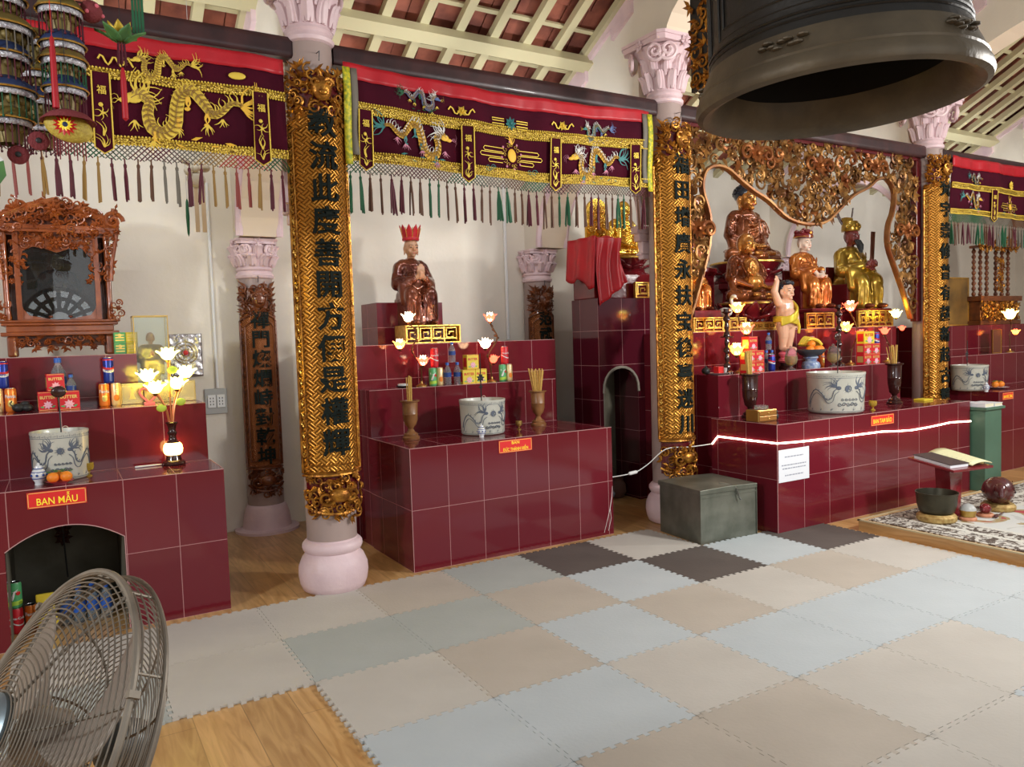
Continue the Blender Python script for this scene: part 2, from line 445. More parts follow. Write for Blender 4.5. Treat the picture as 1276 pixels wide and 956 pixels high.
for i, (x, nm) in enumerate(((-1.3, 'wall_west_arcade'), (1.40, 'wall_left_arcade'), (4.12, 'wall_middle_arcade'), (7.60, 'wall_right_arcade'), (10.45, 'wall_east_arcade'))):
    partition(x, nm, i)

# roof: terracotta tile field with cream battens, rafters and a heavy purlin
SL = math.atan(.51); RX = Matrix.Rotation(-SL, 4, 'X')
def on_roof(x, s, d):            # s = distance up the slope from the eave (y = YB), d = depth under the tiles
    y = YB + .1 - s * cos(SL); z = roof_z(YB + .1) + s * sin(SL)
    return (x, y - d * sin(SL), z - d * cos(SL))
m = MB(True); rg = random.Random(3)
x = X0
TW, TL = .205, .21
xs = [X0 + i * TW for i in range(int((X1 - X0) / TW))]
for j in range(17):
    for x in xs:
        s0 = j * TL; k = len(m.v); d = rg.uniform(-.006, .006)
        m.box(x + .004, x + TW - .004, s0, s0 + TL * 1.25, 0, .014)
        m.remap(lambda p: on_roof(p[0], p[1], -p[2] + (.024 - (p[1] - s0) / TL * .028) - .03 + d), k)
struct(m, 'ceiling', MT['rooftile'])
ceil = bpy.data.objects['ceiling']
struct(MB(True).prism([(YB + .2, roof_z(YB + .2) + .06), (YB + .2, roof_z(YB + .2) + .12), (2.8, roof_z(2.8) + .12), (2.8, roof_z(2.8) + .06)], X0, X1, 'yz'), 'ceiling', MT['rooftile'])
nr = 0
bays = ((-1.16, 1.26), (1.54, 3.98), (4.26, 7.46), (7.74, 10.3))
for a, b in bays:
    n = int(round((b - a) / .30)); 
    for i in range(n + 1):
        x = a + .035 + (b - a - .07) * i / n; k = None
        m = MB(True); k = len(m.v); m.box(x - .035, x + .035, 0, 4.1, 0.03, .09); m.remap(lambda p: on_roof(p[0], p[1], p[2]), k)
        m.build('rafter', MT['rafter'], ceil)
    m = MB(True); k = len(m.v)
    for j in range(9): m.box(a, b, j * TL * 2 + .24, j * TL * 2 + .275, .012, .034)
    m.remap(lambda p: on_roof(p[0], p[1], p[2]), k); m.build('batten_grid', MT['rafter'], ceil)
    for s in (1.29, 3.05):
        m = MB(True); k = len(m.v); m.box(a, b, s - .055, s + .055, .09, .17); m.remap(lambda p: on_roof(p[0], p[1], p[2]), k)
        m.build('purlin', MT['rafter'], ceil)

# ------------------------------------------------------------------ columns
def capital_geo(R, r, z0, z1, rg):
    """bell with acanthus leaves, four volutes and a moulded abacus"""
    H = z1 - z0; m = MB()
    m.lathe([(r, z0), (r * 1.12, z0 + .01), (r * 1.16, z0 + .03), (r * 1.06, z0 + .05), (r * 1.02, z0 + .06), (r * 1.12, z0 + .075), (r * 1.05, z0 + .09), (r * 1.02, z0 + .1), (r * 1.15, z0 + H * .6), (R * .86, z1 - H * .16), (R * .9, z1 - H * .14)], 28)
    ab = []
    for q in range(4):
        a = PI / 4 + q * PI / 2; A = R * 1.2
        for da in (-.10, .10): ab.append((A * cos(a + da), A * sin(a + da)))
        b = a + PI / 4
        for t in (-.28, 0, .28): ab.append((R * (.93 + .35 * t * t) * cos(b + t), R * (.93 + .35 * t * t) * sin(b + t)))
    m.prism(ab, z1 - H * .13, z1 - H * .05, 'xy')
    m.prism([(x * 1.05, y * 1.05) for x, y in ab], z1 - H * .05, z1, 'xy')
    for row, (zz, hh, n) in enumerate(((z0 + .10, H * .3, 10), (z0 + .10 + H * .2, H * .34, 10))):
        for i in range(n):
            a = 2 * PI * (i + .5 * row) / n
            for w in (-.5, 0, .5):
                pts = []
                for t in range(6):
                    u = t / 5; rr = r * (1.06 + .10 * u) + .035 * u ** 3 + (.012 if w == 0 else 0)
                    aa = a + w * .30 * (1 - .5 * u)
                    pts.append((rr * cos(aa), rr * sin(aa), zz + hh * (u - .25 * max(0, u - .8) * 5 * .4)))
                m.tube(pts, [.010, .018, .021, .02, .018, .011], 5)
    for q in range(8):
        a = PI / 8 + q * PI / 4; big = 1
        sgn = 1 if q % 2 else -1; ac = PI / 4 + (q // 2) * PI / 2
        k = len(m.v)
        spiral(m, (0, 0), H * .155, 1.8, sgn, .016, .009, 0 if sgn < 0 else PI, 0, 6, 16)
        M = Matrix.Rotation(ac + sgn * .20, 4, 'Z') @ Matrix.Translation((R * .96, 0, z1 - H * .27)) @ Matrix.Rotation(PI / 2, 4, 'Z') @ Matrix.Rotation(PI / 2, 4, 'X')
        m.xf(M, k)
    for q in range(4):
        a = q * PI / 2; c = (R * 1.0, 0)
        k = len(m.v); bloom(m, (0, 0), .05, 6, .0)
        m.xf(Matrix.Rotation(a, 4, 'Z') @ Matrix.Translation((R * .95, 0, z1 - H * .12)) @ Matrix.Rotation(PI / 2, 4, 'Z') @ Matrix.Rotation(PI / 2, 4, 'X'), k)
    return m
def column(x, label, back=False, y=None):
    rb, rt = (.148, .125) if not back else (.14, .13)
    y = y or (4.53 if not back else 6.32)
    t = thing('pilaster' if back else 'column', label, 'column', (x, y, 0), 0, 'rear pilasters' if back else 'front columns')
    if not back:
        MB().lathe([(.165, 0), (.185, .012), (.20, .05), (.208, .10), (.205, .15), (.185, .20), (.165, .225), (.160, .235), (.172, .245), (.180, .265), (.178, .285), (.166, .30), (.152, .305), (.152, .315)], 40).build('base', MT['pink'], t, True)
        MB().lathe([(.148, .31), (.150, .5), (.146, 1.4), (.136, 2.4), (.125, 3.22)], 40).build('shaft', MT['mauve'], t, True)
        capital_geo(.25, .125, 3.215, 3.69, rnd).build('capital', MT['pink'], t, True)
        capital_geo(.17, .11, 2.06, 2.33, rnd)
    else:
        MB().lathe([(.25, 0), (.25, .02), (.19, .03), (.185, .08), (.175, .14), (.16, .19), (.15, .21), (.14, .215)], 32).build('base', MT['pink'], t, True)
        MB().lathe([(.14, .21), (.142, 1.), (.13, 2.02)], 32).build('shaft', MT['mauve'], t, True)
        capital_geo(.165, .128, 2.01, 2.32, rnd).build('capital', MT['pink'], t, True)
    return t
COLX = (1.375, 4.12, 7.60)
column(COLX[0], 'front pink-based column nearest the camera, between the two left altars')
column(COLX[1], 'front column behind the grey metal box, left of the central shrine')
column(COLX[2], 'front column right of the central shrine, partly under the bell')
column(1.39, 'rear pilaster with dark carved board between the two left altars', True)
column(4.06, 'rear pilaster with dark carved board right of the red-crowned statue', True)
column(7.60, 'rear pilaster hidden behind the central shrine statues', True)
# small corbel capitals that carry the aisle arches behind the front columns
for x, lb in ((1.40, 'small pink corbel capital behind the nearest column'), (4.12, 'small pink corbel capital behind the middle front column'), (7.6, 'small pink corbel capital behind the far front column')):
    m = MB(); m.box(-.17, .17, -.02, .06, .20, .26); m.box(-.15, .15, -.02, .05, .14, .20); m.box(-.12, .12, -.02, .035, 0, .14); m.box(-.135, .135, -.02, .045, .03, .05)
    tag(m.build('corbel_capital', MT['pink'], None, bevel=.008, loc=(x, 4.70, 2.07)), lb, 'capital')

# beams over each bay
def beam(x0, x1, label):
    m = MB(); P = []
    for i in range(20):
        a = 2 * PI * i / 20; P.append((.055 * max(-1, min(1, 1.35 * cos(a))), .058 * max(-1, min(1, 1.25 * sin(a)))))
    m.prism(P, 0, x1 - x0, 'yz')
    return tag(m.build('wooden_beam', MT['beam'], None, True, loc=(x0, 4.53, 3.185)), label, 'beam', 'dark beams between the front columns')
beam(-1.18, 1.26, 'dark wooden beam above the gold dragon banner at left')
beam(1.50, 4.00, 'dark wooden beam above the long embroidered banner between the first two columns')
beam(4.245, 7.47, 'dark wooden beam above the carved openwork screen')
beam(7.74, 10.3, 'dark wooden beam above the small banner at the right edge')

# ------------------------------------------------------------------ carved couplet boards
def board(label, cx, cy, z0, z1, R, chars, top, foot, pitch, size, zc, dark=False, amax=1.25, R2=None):
    G = MT['weavedark'] if dark else MT['weave']; T = MT['darkwood'] if dark else MT['giltdark']
    t = thing('couplet_board', label, 'carved board', (cx, cy, z0), 0, 'carved couplet boards on the columns')
    zb, zt = foot, z1 - z0 - top
    W = R * amax
    def cyl(p): a = p[0] / R; return ((R + p[2]) * sin(a), -(R + p[2]) * cos(a), p[1])
    m = MB(); k = m.mark()
    n = 20
    m.grid(lambda u, v: ((u * 2 - 1) * W, zb - .01 + v * (zt - zb + .02 + .05 * (1 - (2 * u - 1) ** 2)), 0), n, 16)
    m.grid(lambda u, v: ((u * 2 - 1) * W, zb - .01 + v * (zt - zb + .02 + .05 * (1 - (2 * u - 1) ** 2)), -.02), n, 16)
    m.remap(cyl); m.build('panel', G, t, True, fixn=False)
    m = MB(); m.mark()
    for e, r in ((.0, .009), (.045, .005)):
        w = W - e; a = [(-w, zb + .01 + e, .004), (-w, zt - .02 - e, .004)]
        for i in range(1, 12): a.append((-w + 2 * w * i / 12, zt - .02 - e + (.055) * (1 - (i / 6 - 1) ** 2), .004))
        a += [(w, zt - .02 - e, .004), (w, zb + .01 + e, .004)]
        for i in range(1, 12): a.append((w - 2 * w * i / 12, zb + .01 + e, .004))
        a2 = []
        for i, p in enumerate(a):          # densify the long sides
            q = a[(i + 1) % len(a)]; a2.append(p)
            if abs(p[1] - q[1]) > .3: a2 += [tuple(p[c] + (q[c] - p[c]) * s / 8 for c in range(3)) for s in range(1, 8)]
        m.tube(a2, r, 5, closed=True)
    m.remap(cyl); m.build('border', T, t, True)
    # red spandrels with gilt sprigs between the two border lines
    rg = random.Random(int(cx * 100))
    for s in (-1, 1):
        m = MB(); m.mark(); z = zb + .12
        while z < zt - .1:
            spiral(m, (s * (W - .022), z), .018, 1.2, s, .0035, .002, rg.uniform(0, 6), .004, 4, 8)
            leaf(m, (s * (W - .022), z + .03), PI / 2, .03, .008, .003)
            z += .062
        m.remap(cyl); m.build('side_sprigs', MT['gilt'] if not dark else T, t)
    m = MB(); m.mark()
    for i, ch in enumerate(chars):
        zz = zc - z0 - pitch * i
        put_text(m, ch, lambda p: (p[0], p[1] + zz, p[2] + .007), size, .012, .018)
    m.remap(cyl); m.build('lettering', MT['ink'], t, fixn=False)
    # crest: cloud scrolls round a beast mask
    rg = random.Random(int(cx * 10) + 5)
    m = MB(); m.mark(); H = z1 - z0
    def ins(u, v): q = (v - zt) / top; return abs(u) < W * (1.02 - .35 * max(0, q) ** 2)
    carve(m, -W, W, zt + .03, H - .03, .05, ins, rg, 1.25, .012)
    for s in (-1, 1):
        for q in range(6): leaf(m, (s * W * .55, zt + top * (.15 + .12 * q)), (PI / 2 - s * (1.25 - .14 * q)), .10, .016, .0, .02, -s * .8)
        spiral(m, (s * .03, H - top * .42), .03, 1.3, s, .01, .006, 0, .03)
    m.ell((0, H - top * .5, .018), (.055, .07, .028), nu=12, nv=8); m.ell((0, H - top * .58, .045), (.022, .018, .016), nu=8, nv=6)
    for s in (-1, 1): m.ell((s * .024, H - top * .42, .042), .011, nu=8, nv=6)
    m.remap(cyl); m.build('crest', T, t, True)
    m = MB(); m.mark()
    carve(m, -W, W, .02, zb - .02, .05, lambda u, v: abs(u) < W * (.72 + .28 * min(1, v / (zb * .6))) , rg, 1.25, .014)
    m.ell((0, zb * .55, .02), (.06, .045, .03), nu=12, nv=8)
    for s in (-1, 1): spiral(m, (s * .07, zb * .5), .045, 1.4, s, .012, .007, 0, .015)
    m.tube([(-W + 2 * W * i / 12, zb - .005, .006) for i in range(13)], .008, 5)
    m.tube([(-W * .95 + 1.9 * W * i / 12, .035 + .05 * abs(i / 6 - 1) ** 2, .004) for i in range(13)], .010, 5)
    m.remap(cyl); m.build('foot', T, t, True)
    m = MB(); m.mark()
    m.grid(lambda u, v: ((u * 2 - 1) * W * .98, .04 + v * (zb - .05), -.012), 12, 3)
    m.remap(cyl); m.build('foot_backing', MT['lacquer'] if not dark else T, t, fixn=False)
    m = MB(); m.mark(); m.grid(lambda u, v: ((u * 2 - 1) * W * .86, zt + v * (top * .8), -.012), 12, 4)
    m.remap(cyl); m.build('crest_backing', MT['lacquer'] if not dark else T, t, fixn=False)
    m = MB(); m.tube([(0, -R + .01, H - .02), (0, -R - .005, H + .03), (0, -R + .05, H + .035)], .003, 5); m.build('hook', MT['black'], t)
    return t
board('long gilt carved board with black Chinese characters on the nearest column', COLX[0], 4.53, .45, 3.11, .178, '教流此度善開方便是權輝', .36, .27, .1835, .166, 2.742)
board('long gilt carved board with black Chinese characters on the column behind the metal box', COLX[1], 4.53, .36, 3.10, .178, '福田增廣永扶宝後臺迷川', .34, .30, .197, .158, 2.75)
board('gilt carved board with black Chinese characters on the column right of the central shrine', COLX[2], 4.53, .46, 3.17, .178, '梵宇崇修普有超新起古輝', .34, .28, .204, .16, 2.816)
board('dark brown carved board with Chinese characters on the rear pilaster between the left altars', 1.38, 6.32, .30, 2.0, .15, '禪門燦爛峙對乾坤', 0.30, .22, .153, .145, 1.69, True, 1.1)
board('dark brown carved board with Chinese characters on the rear pilaster right of the red-crowned statue', 4.05, 6.32, .30, 1.99, .15, '范武穎州峙對乾坤', .30, .22, .156, .145, 1.665, True, 1.1)

# ------------------------------------------------------------------ tiled altars
TM = {'a1': tile_mat('maroon_tiles_left', -.26, 4.51, .26, .40), 'a2': tile_mat('maroon_tiles_middle', 1.887, 4.49, .262, .40),
      'a3': tile_mat('maroon_tiles_centre', 4.40, 3.73, .288, .40), 'a4': tile_mat('maroon_tiles_right', 7.96, 4.03, .27, .40),
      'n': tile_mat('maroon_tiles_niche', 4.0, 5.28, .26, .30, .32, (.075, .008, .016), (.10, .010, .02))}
GR = M_('pale_grout', (.50, .28, .27), .6)
def ledge_line(m, x0, x1, y0, z): m.box(x0, x1, y0 - .0015, y0 + .002, z - .002, z + .0015)
# left altar with the arched recess
A = thing('tiled_altar', 'left maroon tiled altar with an arched opening and BAN MẪU sign', 'altar', (-.2, 4.51, 0))
m = MB(True); XL, XR, YF = -1.15, .768, 4.51
P = [(XL, 0), (XL, .755), (XR, .755), (XR, 0), (.252, 0), (.252, .50)]
for i in range(1, 16):
    a = i / 16; x = .252 - .532 * a; P.append((x, .50 + .10 * (1 - (2 * a - 1) ** 2)))
P += [(-.28, .50), (-.28, 0)]
m.prism(P, YF, YF + .06, 'xz')
m.box(XL, XR, YF, 4.965, .755, .80)
m.box(.70, XR, YF + .06, 6.0, 0, .755)
m.box(XL, XL + .06, YF + .06, 6.0, 0, .755)
m.box(XL, .76, 4.96, 5.42, .70, 1.15)
m.box(XL, .434, 5.40, 6.35, .80, 1.46)
m.box(.434, .76, 5.42, 5.66, .70, 1.15)
m.build('tiled_body', TM['a1'], A)
m = MB(True)
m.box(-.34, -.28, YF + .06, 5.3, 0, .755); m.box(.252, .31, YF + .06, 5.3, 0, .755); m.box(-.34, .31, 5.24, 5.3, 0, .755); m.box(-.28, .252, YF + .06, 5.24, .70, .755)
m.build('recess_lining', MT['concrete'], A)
m = MB(True); ledge_line(m, XL, XR, YF, .80); ledge_line(m, XL, .76, 4.96, 1.15); ledge_line(m, XL, .434, 5.40, 1.46)
m.box(.7665, .7695, YF, 4.96, .7985, .8015); m.box(.251, .255, YF - .002, YF, 0, .5)
for i in range(16):
    a, b_ = i / 16, (i + 1) / 16
    q = [(.252 - .532 * t, .50 + .10 * (1 - (2 * t - 1) ** 2)) for t in (a, b_)]
    m.tube([(q[0][0], YF - .001, q[0][1]), (q[1][0], YF - .001, q[1][1])], .003, 4)
m.build('grout_edging', GR, A)
# middle altar of the red-crowned statue
A = thing('tiled_altar', 'middle maroon tiled altar below the red-crowned statue', 'altar', (2.69, 4.49, 0))
m = MB(True)
m.box(1.887, 3.50, 4.49, 5.22, 0, .80).box(1.895, 3.49, 5.20, 5.52, 0, 1.14).box(1.86, 3.70, 5.50, 6.36, 0, 1.46)
m.build('tiled_body', TM['a2'], A)
m = MB(True)
ledge_line(m, 1.887, 3.50, 4.49, .80); ledge_line(m, 1.895, 3.49, 5.20, 1.14); ledge_line(m, 1.86, 3.70, 5.50, 1.46)
m.box(1.8855, 1.8885, 4.49, 5.22, .7985, .8015); m.box(1.8855, 1.8885, 4.489, 4.492, 0, .80); m.build('grout_edging', GR, A)
m = MB(True); m.tube([(3.496, 4.489, .36), (3.488, 4.489, .28), (3.47, 4.489, .20), (3.445, 4.489, .12), (3.41, 4.489, .02)], [.001, .0025, .003, .002, .0015], 4)
m.tube([(3.47, 4.489, .20), (3.478, 4.489, .12), (3.45, 4.489, .03)], .0018, 4)
m.build('crack', M_('white_filler', (.8, .7, .68), .8), A)
m = MB(True).box(2.22, 2.80, 5.84, 6.2, 1.46, 1.80)
m.build('seat_block', TM['a2'], A)
# central altar
A = thing('tiled_altar', 'large central maroon tiled altar with a glowing LED strip', 'altar', (5.6, 3.73, 0))
m = MB(True)
m.box(4.40, 6.89, 3.73, 4.37, 0, .80).box(4.46, 6.84, 4.35, 4.74, 0, 1.135).box(4.50, 7.36, 4.72, 5.275, 0, 1.48)
m.build('tiled_body', TM['a3'], A)
m = MB(True)
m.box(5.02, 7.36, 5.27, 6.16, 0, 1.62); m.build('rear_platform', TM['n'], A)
m = MB(True)
ledge_line(m, 4.40, 6.89, 3.73, .80); ledge_line(m, 4.46, 6.84, 4.35, 1.135); ledge_line(m, 4.50, 7.36, 4.72, 1.48)
m.box(4.3985, 4.4015, 3.73, 4.37, .7985, .8015); m.box(4.3985, 4.4015, 3.729, 3.732, 0, .80); m.build('grout_edging', GR, A)
# niche altar with red cloth
A = thing('tiled_altar', 'tall dark maroon altar with arched niche, behind the middle column', 'altar', (4.2, 5.28, 0))
m = MB(True)
P = [(4.0, 0), (4.0, 1.80), (5.0, 1.80), (5.0, 0), (4.43, 0), (4.43, .98)]
for i in range(1, 12):
    a = PI * i / 12; P.append((4.235 + .195 * cos(a), .98 + .22 * sin(a) ** .8))
P += [(4.04, .98), (4.04, 0)]
m.prism(P, 5.28, 5.34, 'xz')
m.box(4.0, 4.04, 5.34, 5.66, 0, 1.80).box(4.43, 5.0, 5.34, 5.66, 0, 1.80).box(4.04, 4.43, 5.34, 5.66, 1.24, 1.80)
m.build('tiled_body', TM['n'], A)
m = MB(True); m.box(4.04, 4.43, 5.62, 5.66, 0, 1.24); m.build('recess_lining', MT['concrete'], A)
m = MB(True); ar = [(4.04, 5.272, .0), (4.04, 5.272, .98)] + [(4.235 + .195 * cos(PI - PI * i / 12), 5.272, .98 + .22 * max(0, sin(PI * i / 12)) ** .8) for i in range(1, 13)]
m.tube(ar[1:], .012, 5); m.tube(ar[:2], .004, 4); m.build('arch_edging', M_('grey_render', (.30, .27, .22), .8), A)
m = MB(True).box(4.02, 5.0, 5.34, 5.66, 1.80, 2.02).box(4.4, 5.0, 5.66, 5.9, 0, 2.02); m.build('upper_step', MT['redlac'], A, bevel=.01)
# right altar
A = thing('tiled_altar', 'far right maroon tiled altar, behind the green book stand', 'altar', (8.8, 4.03, 0))
m = MB(True).box(7.96, 10.2, 4.03, 4.55, 0, .80).box(8.0, 10.2, 4.53, 4.82, 0, 1.14).box(8.0, 10.2, 4.80, 6.3, 0, 1.46)
m.build('tiled_body', TM['a4'], A)
m = MB(True); ledge_line(m, 7.96, 10.2, 4.03, .80); ledge_line(m, 8., 10.2, 4.53, 1.14); m.build('grout_edging', GR, A)

# ------------------------------------------------------------------ foam mats
FM = {'B': M_('beige_foam', (.51, .455, .385), .8, col2=(.455, .405, .34), scale=2.4, bump=.12, bscale=60),
      'L': M_('pale_beige_foam', (.56, .53, .475), .8, col2=(.50, .47, .42), scale=2.2, bump=.12, bscale=60),
      'G': M_('pale_blue_foam', (.52, .565, .58), .8, col2=(.465, .51, .525), scale=2., bump=.12, bscale=60),
      'S': M_('grey_green_foam', (.43, .455, .43), .8, col2=(.385, .41, .385), scale=2., bump=.12, bscale=60),
      'D': M_('dark_grey_foam', (.115, .095, .085), .7, col2=(.095, .078, .07), scale=3, bump=.12, bscale=60)}
FN = {'B': 'tan', 'L': 'cream', 'G': 'pale blue', 'S': 'grey-green', 'D': 'dark grey'}
GX, GY, PX, PY = .883, 4.40, .573, .57
MAP = {0: 'LLBSDL..', 1: 'LSSBGDGD', 2: '.LBGBLBLG', 3: '.GGLGGGGL', 4: '.GBBLLGGB', 5: '.LBLLGBLG', 6: '.BLGBLLGB'}
def wave(a, b, nteeth, amp, phase, axis, fixed, inset):
    pts = []; L = b - a; n = 2 * nteeth
    for i in range(n):
        t0, t1 = a + L * i / n, a + L * (i + 1) / n
        o = (amp if (i + phase) % 2 else -amp)
        if i == 0: o = 0; 
        if i == n - 1: o = 0
        e = .0022 if o > 0 else -.0022
        if o == 0: e = 0
        pts += [(t0 - e, fixed + o + inset), (t1 + e, fixed + o + inset)]
    return pts if axis == 'x' else [(q, p) for p, q in pts]
ordn = ['first', 'second', 'third', 'fourth', 'fifth', 'sixth', 'seventh', 'eighth', 'ninth', 'tenth']
cache = {}
for r, row in MAP.items():
    for ci, ch in enumerate(row):
        if ch == '.': continue
        c = ci - 1
        if c >= 7 and r < 3: continue
        x0, y1 = GX + c * PX, GY - r * PY
        if x0 + PX > 4.93 and r > 0: 
            if r < 6 and c >= 7: continue
        g = .0012
        P = []
        P += wave(0, PX, 11, .009, 0, 'x', 0, g)                       # near edge
        P += wave(0, PY, 11, .009, 1, 'y', PX, -g)
        P += wave(0, PX, 11, .009, 0, 'x', PY, -g)[::-1]
        P += wave(0, PY, 11, .009, 1, 'y', 0, g)[::-1]
        if 'm' not in cache:
            m = MB(); n = len(P); q = .014
            I = [(min(max(x, q), PX - q), min(max(y, q), PY - q)) for x, y in P]
            for z in (.0005, .0125):
                k = len(m.v); m.v += [(x, y, z) for x, y in P] + [(x, y, z) for x, y in I] + [(PX / 2, PY / 2, z)]
                for i in range(n):
                    j = (i + 1) % n; m.F(k + i, k + j, k + n + j, k + n + i)
                for i in range(n): m.F(i, (i + 1) % n, 2 * n + 1 + (i + 1) % n, 2 * n + 1 + i)
            for z in (.0005, .0125): m.poly([(q, q, z), (PX - q, q, z), (PX - q, PY - q, z), (q, PY - q, z)])
            cache['m'] = m
        o = cache['m'].build('foam_mat', FM[ch], None, loc=(x0, y1 - PY, 0))
        tag(o, '%s interlocking foam floor mat, %s row out from the altars, %s from the left' % (FN[ch], ordn[r], ordn[max(0, len([q for q in row[:ci + 1] if q != '.']) - 1)]), 'mat', '%s foam floor mats' % FN[ch])
tag(cache['m'].build('foam_mat', FM['S'], None, loc=(GX - 2 * PX, GY - 2 * PY, 0)), 'grey-green foam floor mat seen through the fan cage, left of the wood patch', 'mat')
tag(cache['m'].build('foam_mat', FM['L'], None, loc=(GX - 2 * PX, GY - PY, 0)), 'cream foam floor mat seen through the fan cage in front of the arched recess', 'mat')

# ------------------------------------------------------------------ low wooden platform with rug
t = thing('wooden_platform', 'low oak platform topped by a patterned rug in front of the central altar', 'platform', (5.0, 2.5, 0))
m = MB(True).prism([(4.95, 1.0), (4.95, 3.47), (8.2, 3.47), (8.2, 1.0)], 0, .078, 'xy'); m.build('deck', MT['plywood'], t)
m = MB(True); m.box(4.945, 4.965, 1.0, 3.475, .074, .083); m.box(4.945, 8.2, 3.46, 3.48, .074, .083); m.build('edge_trim', M_('pale_trim', (.55, .46, .28), .4), t)
mr, nt, b = new_mat('floral_rug')
geo = N(nt, 'ShaderNodeNewGeometry'); sp = N(nt, 'ShaderNodeSeparateXYZ'); nt.links.new(geo.outputs['Position'], sp.inputs[0])
dx = math_n(nt, 'MINIMUM', math_n(nt, 'SUBTRACT', sp.outputs[0], 4.99), math_n(nt, 'SUBTRACT', 3.42, sp.outputs[1]))
n1 = N(nt, 'ShaderNodeTexVoronoi'); setin(n1, Scale=26.); nt.links.new(geo.outputs['Position'], n1.inputs['Vector'])
n2 = N(nt, 'ShaderNodeTexNoise'); setin(n2, Scale=17., Detail=5., Distortion=2.); nt.links.new(geo.outputs['Position'], n2.inputs['Vector'])
pat = ramp(nt, n2.outputs['Fac'], [(.44, (.10, .075, .06)), (.50, (.62, .60, .54))], 'CONSTANT')
n3 = N(nt, 'ShaderNodeTexNoise'); setin(n3, Scale=3.2, Detail=3., Distortion=1.); nt.links.new(geo.outputs['Position'], n3.inputs['Vector'])
field = ramp(nt, n3.outputs['Fac'], [(0, (.42, .06, .07)), (.40, (.40, .30, .15)), (.47, (.62, .63, .60)), (.60, (.52, .53, .50))], 'CONSTANT')
f1 = math_n(nt, 'LESS_THAN', dx, .40)
mx = N(nt, 'ShaderNodeMix', data_type='RGBA'); nt.links.new(f1, mx.inputs[0]); nt.links.new(field, mx.inputs[6]); nt.links.new(pat, mx.inputs[7])
st = math_n(nt, 'LESS_THAN', math_n(nt, 'ABSOLUTE', math_n(nt, 'SUBTRACT', dx, .21)), .022)
st2 = math_n(nt, 'LESS_THAN', math_n(nt, 'ABSOLUTE', math_n(nt, 'SUBTRACT', dx, .40)), .02)
m2 = N(nt, 'ShaderNodeMix', data_type='RGBA'); nt.links.new(math_n(nt, 'MAXIMUM', st, st2), m2.inputs[0]); nt.links.new(mx.outputs[2], m2.inputs[6]); m2.inputs[7].default_value = (.66, .65, .58, 1)
nt.links.new(m2.outputs[2], b.inputs['Base Color']); b.inputs['Roughness'].default_value = .75
tag(MB(True).box(4.99, 8.15, 1.05, 3.42, .078, .086).build('floral_rug', mr, None, loc=(6.5, 2.2, .078)), 'pale floral rug with dark patterned border on the oak platform', 'rug')

# ------------------------------------------------------------------ embroidered banners
MT['velvet'] = M_('maroon_velvet', (.060, .002, .012), .9, spec=.2, col2=(.045, .002, .010), scale=5)
MT['redsatin'] = M_('red_satin', (.50, .012, .022), .42, col2=(.40, .008, .016), scale=5)
mg, nt, b = new_mat('gold_sequins')
tc = N(nt, 'ShaderNodeTexCoord'); vo = N(nt, 'ShaderNodeTexVoronoi'); setin(vo, Scale=115.); nt.links.new(tc.outputs['Object'], vo.inputs['Vector'])
nt.links.new(ramp(nt, vo.outputs['Distance'], [(.0, (.85, .68, .14)), (.40, (.55, .36, .035)), (.75, (.14, .07, .005))]), b.inputs['Base Color'])
bp = N(nt, 'ShaderNodeBump'); setin(bp, Strength=1., Distance=.004); nt.links.new(vo.outputs['Distance'], bp.inputs['Height']); nt.links.new(bp.outputs['Normal'], b.inputs['Normal'])
b.inputs['Metallic'].default_value = .5; b.inputs['Roughness'].default_value = .3
MT['sequin'] = mg
TH = {k: M_('thread_' + k, c, .6, met) for k, c, met in (('gold', (.80, .58, .08), .35), ('yellow', (.85, .50, .05), .1), ('white', (.75, .74, .70), 0.), ('teal', (.05, .22, .22), 0.), ('blue', (.10, .16, .36), 0.), ('pink', (.62, .22, .32), 0.), ('green', (.012, .10, .04), 0.), ('maroon', (.10, .010, .022), 0.), ('brown', (.12, .05, .025), 0.), ('grey', (.16, .14, .11), 0.), ('ochre', (.30, .17, .04), 0.), ('red', (.38, .02, .02), 0.), ('rust', (.26, .05, .04), 0.), ('redbright', (.62, .02, .025), 0.))}
def strokes(m, n, cu, cv, L, w, a0, a1, rg, d=.0, wig=.25):
    for i in range(n):
        a = a0 + (a1 - a0) * (i + .5) / n + rg.uniform(-.12, .12); l = L * rg.uniform(.7, 1.15); s = rg.choice((-1, 1)) * wig
        pts = []
        for k in range(6):
            q = k / 5; aa = a + s * sin(q * PI * 1.3)
            pts.append((cu + l * q * cos(aa), cv + l * q * sin(aa), d))
        m.tube(pts, [w * (1 - .85 * k / 5) for k in range(6)], 4, flat=.4, up=(0, 0, 1))
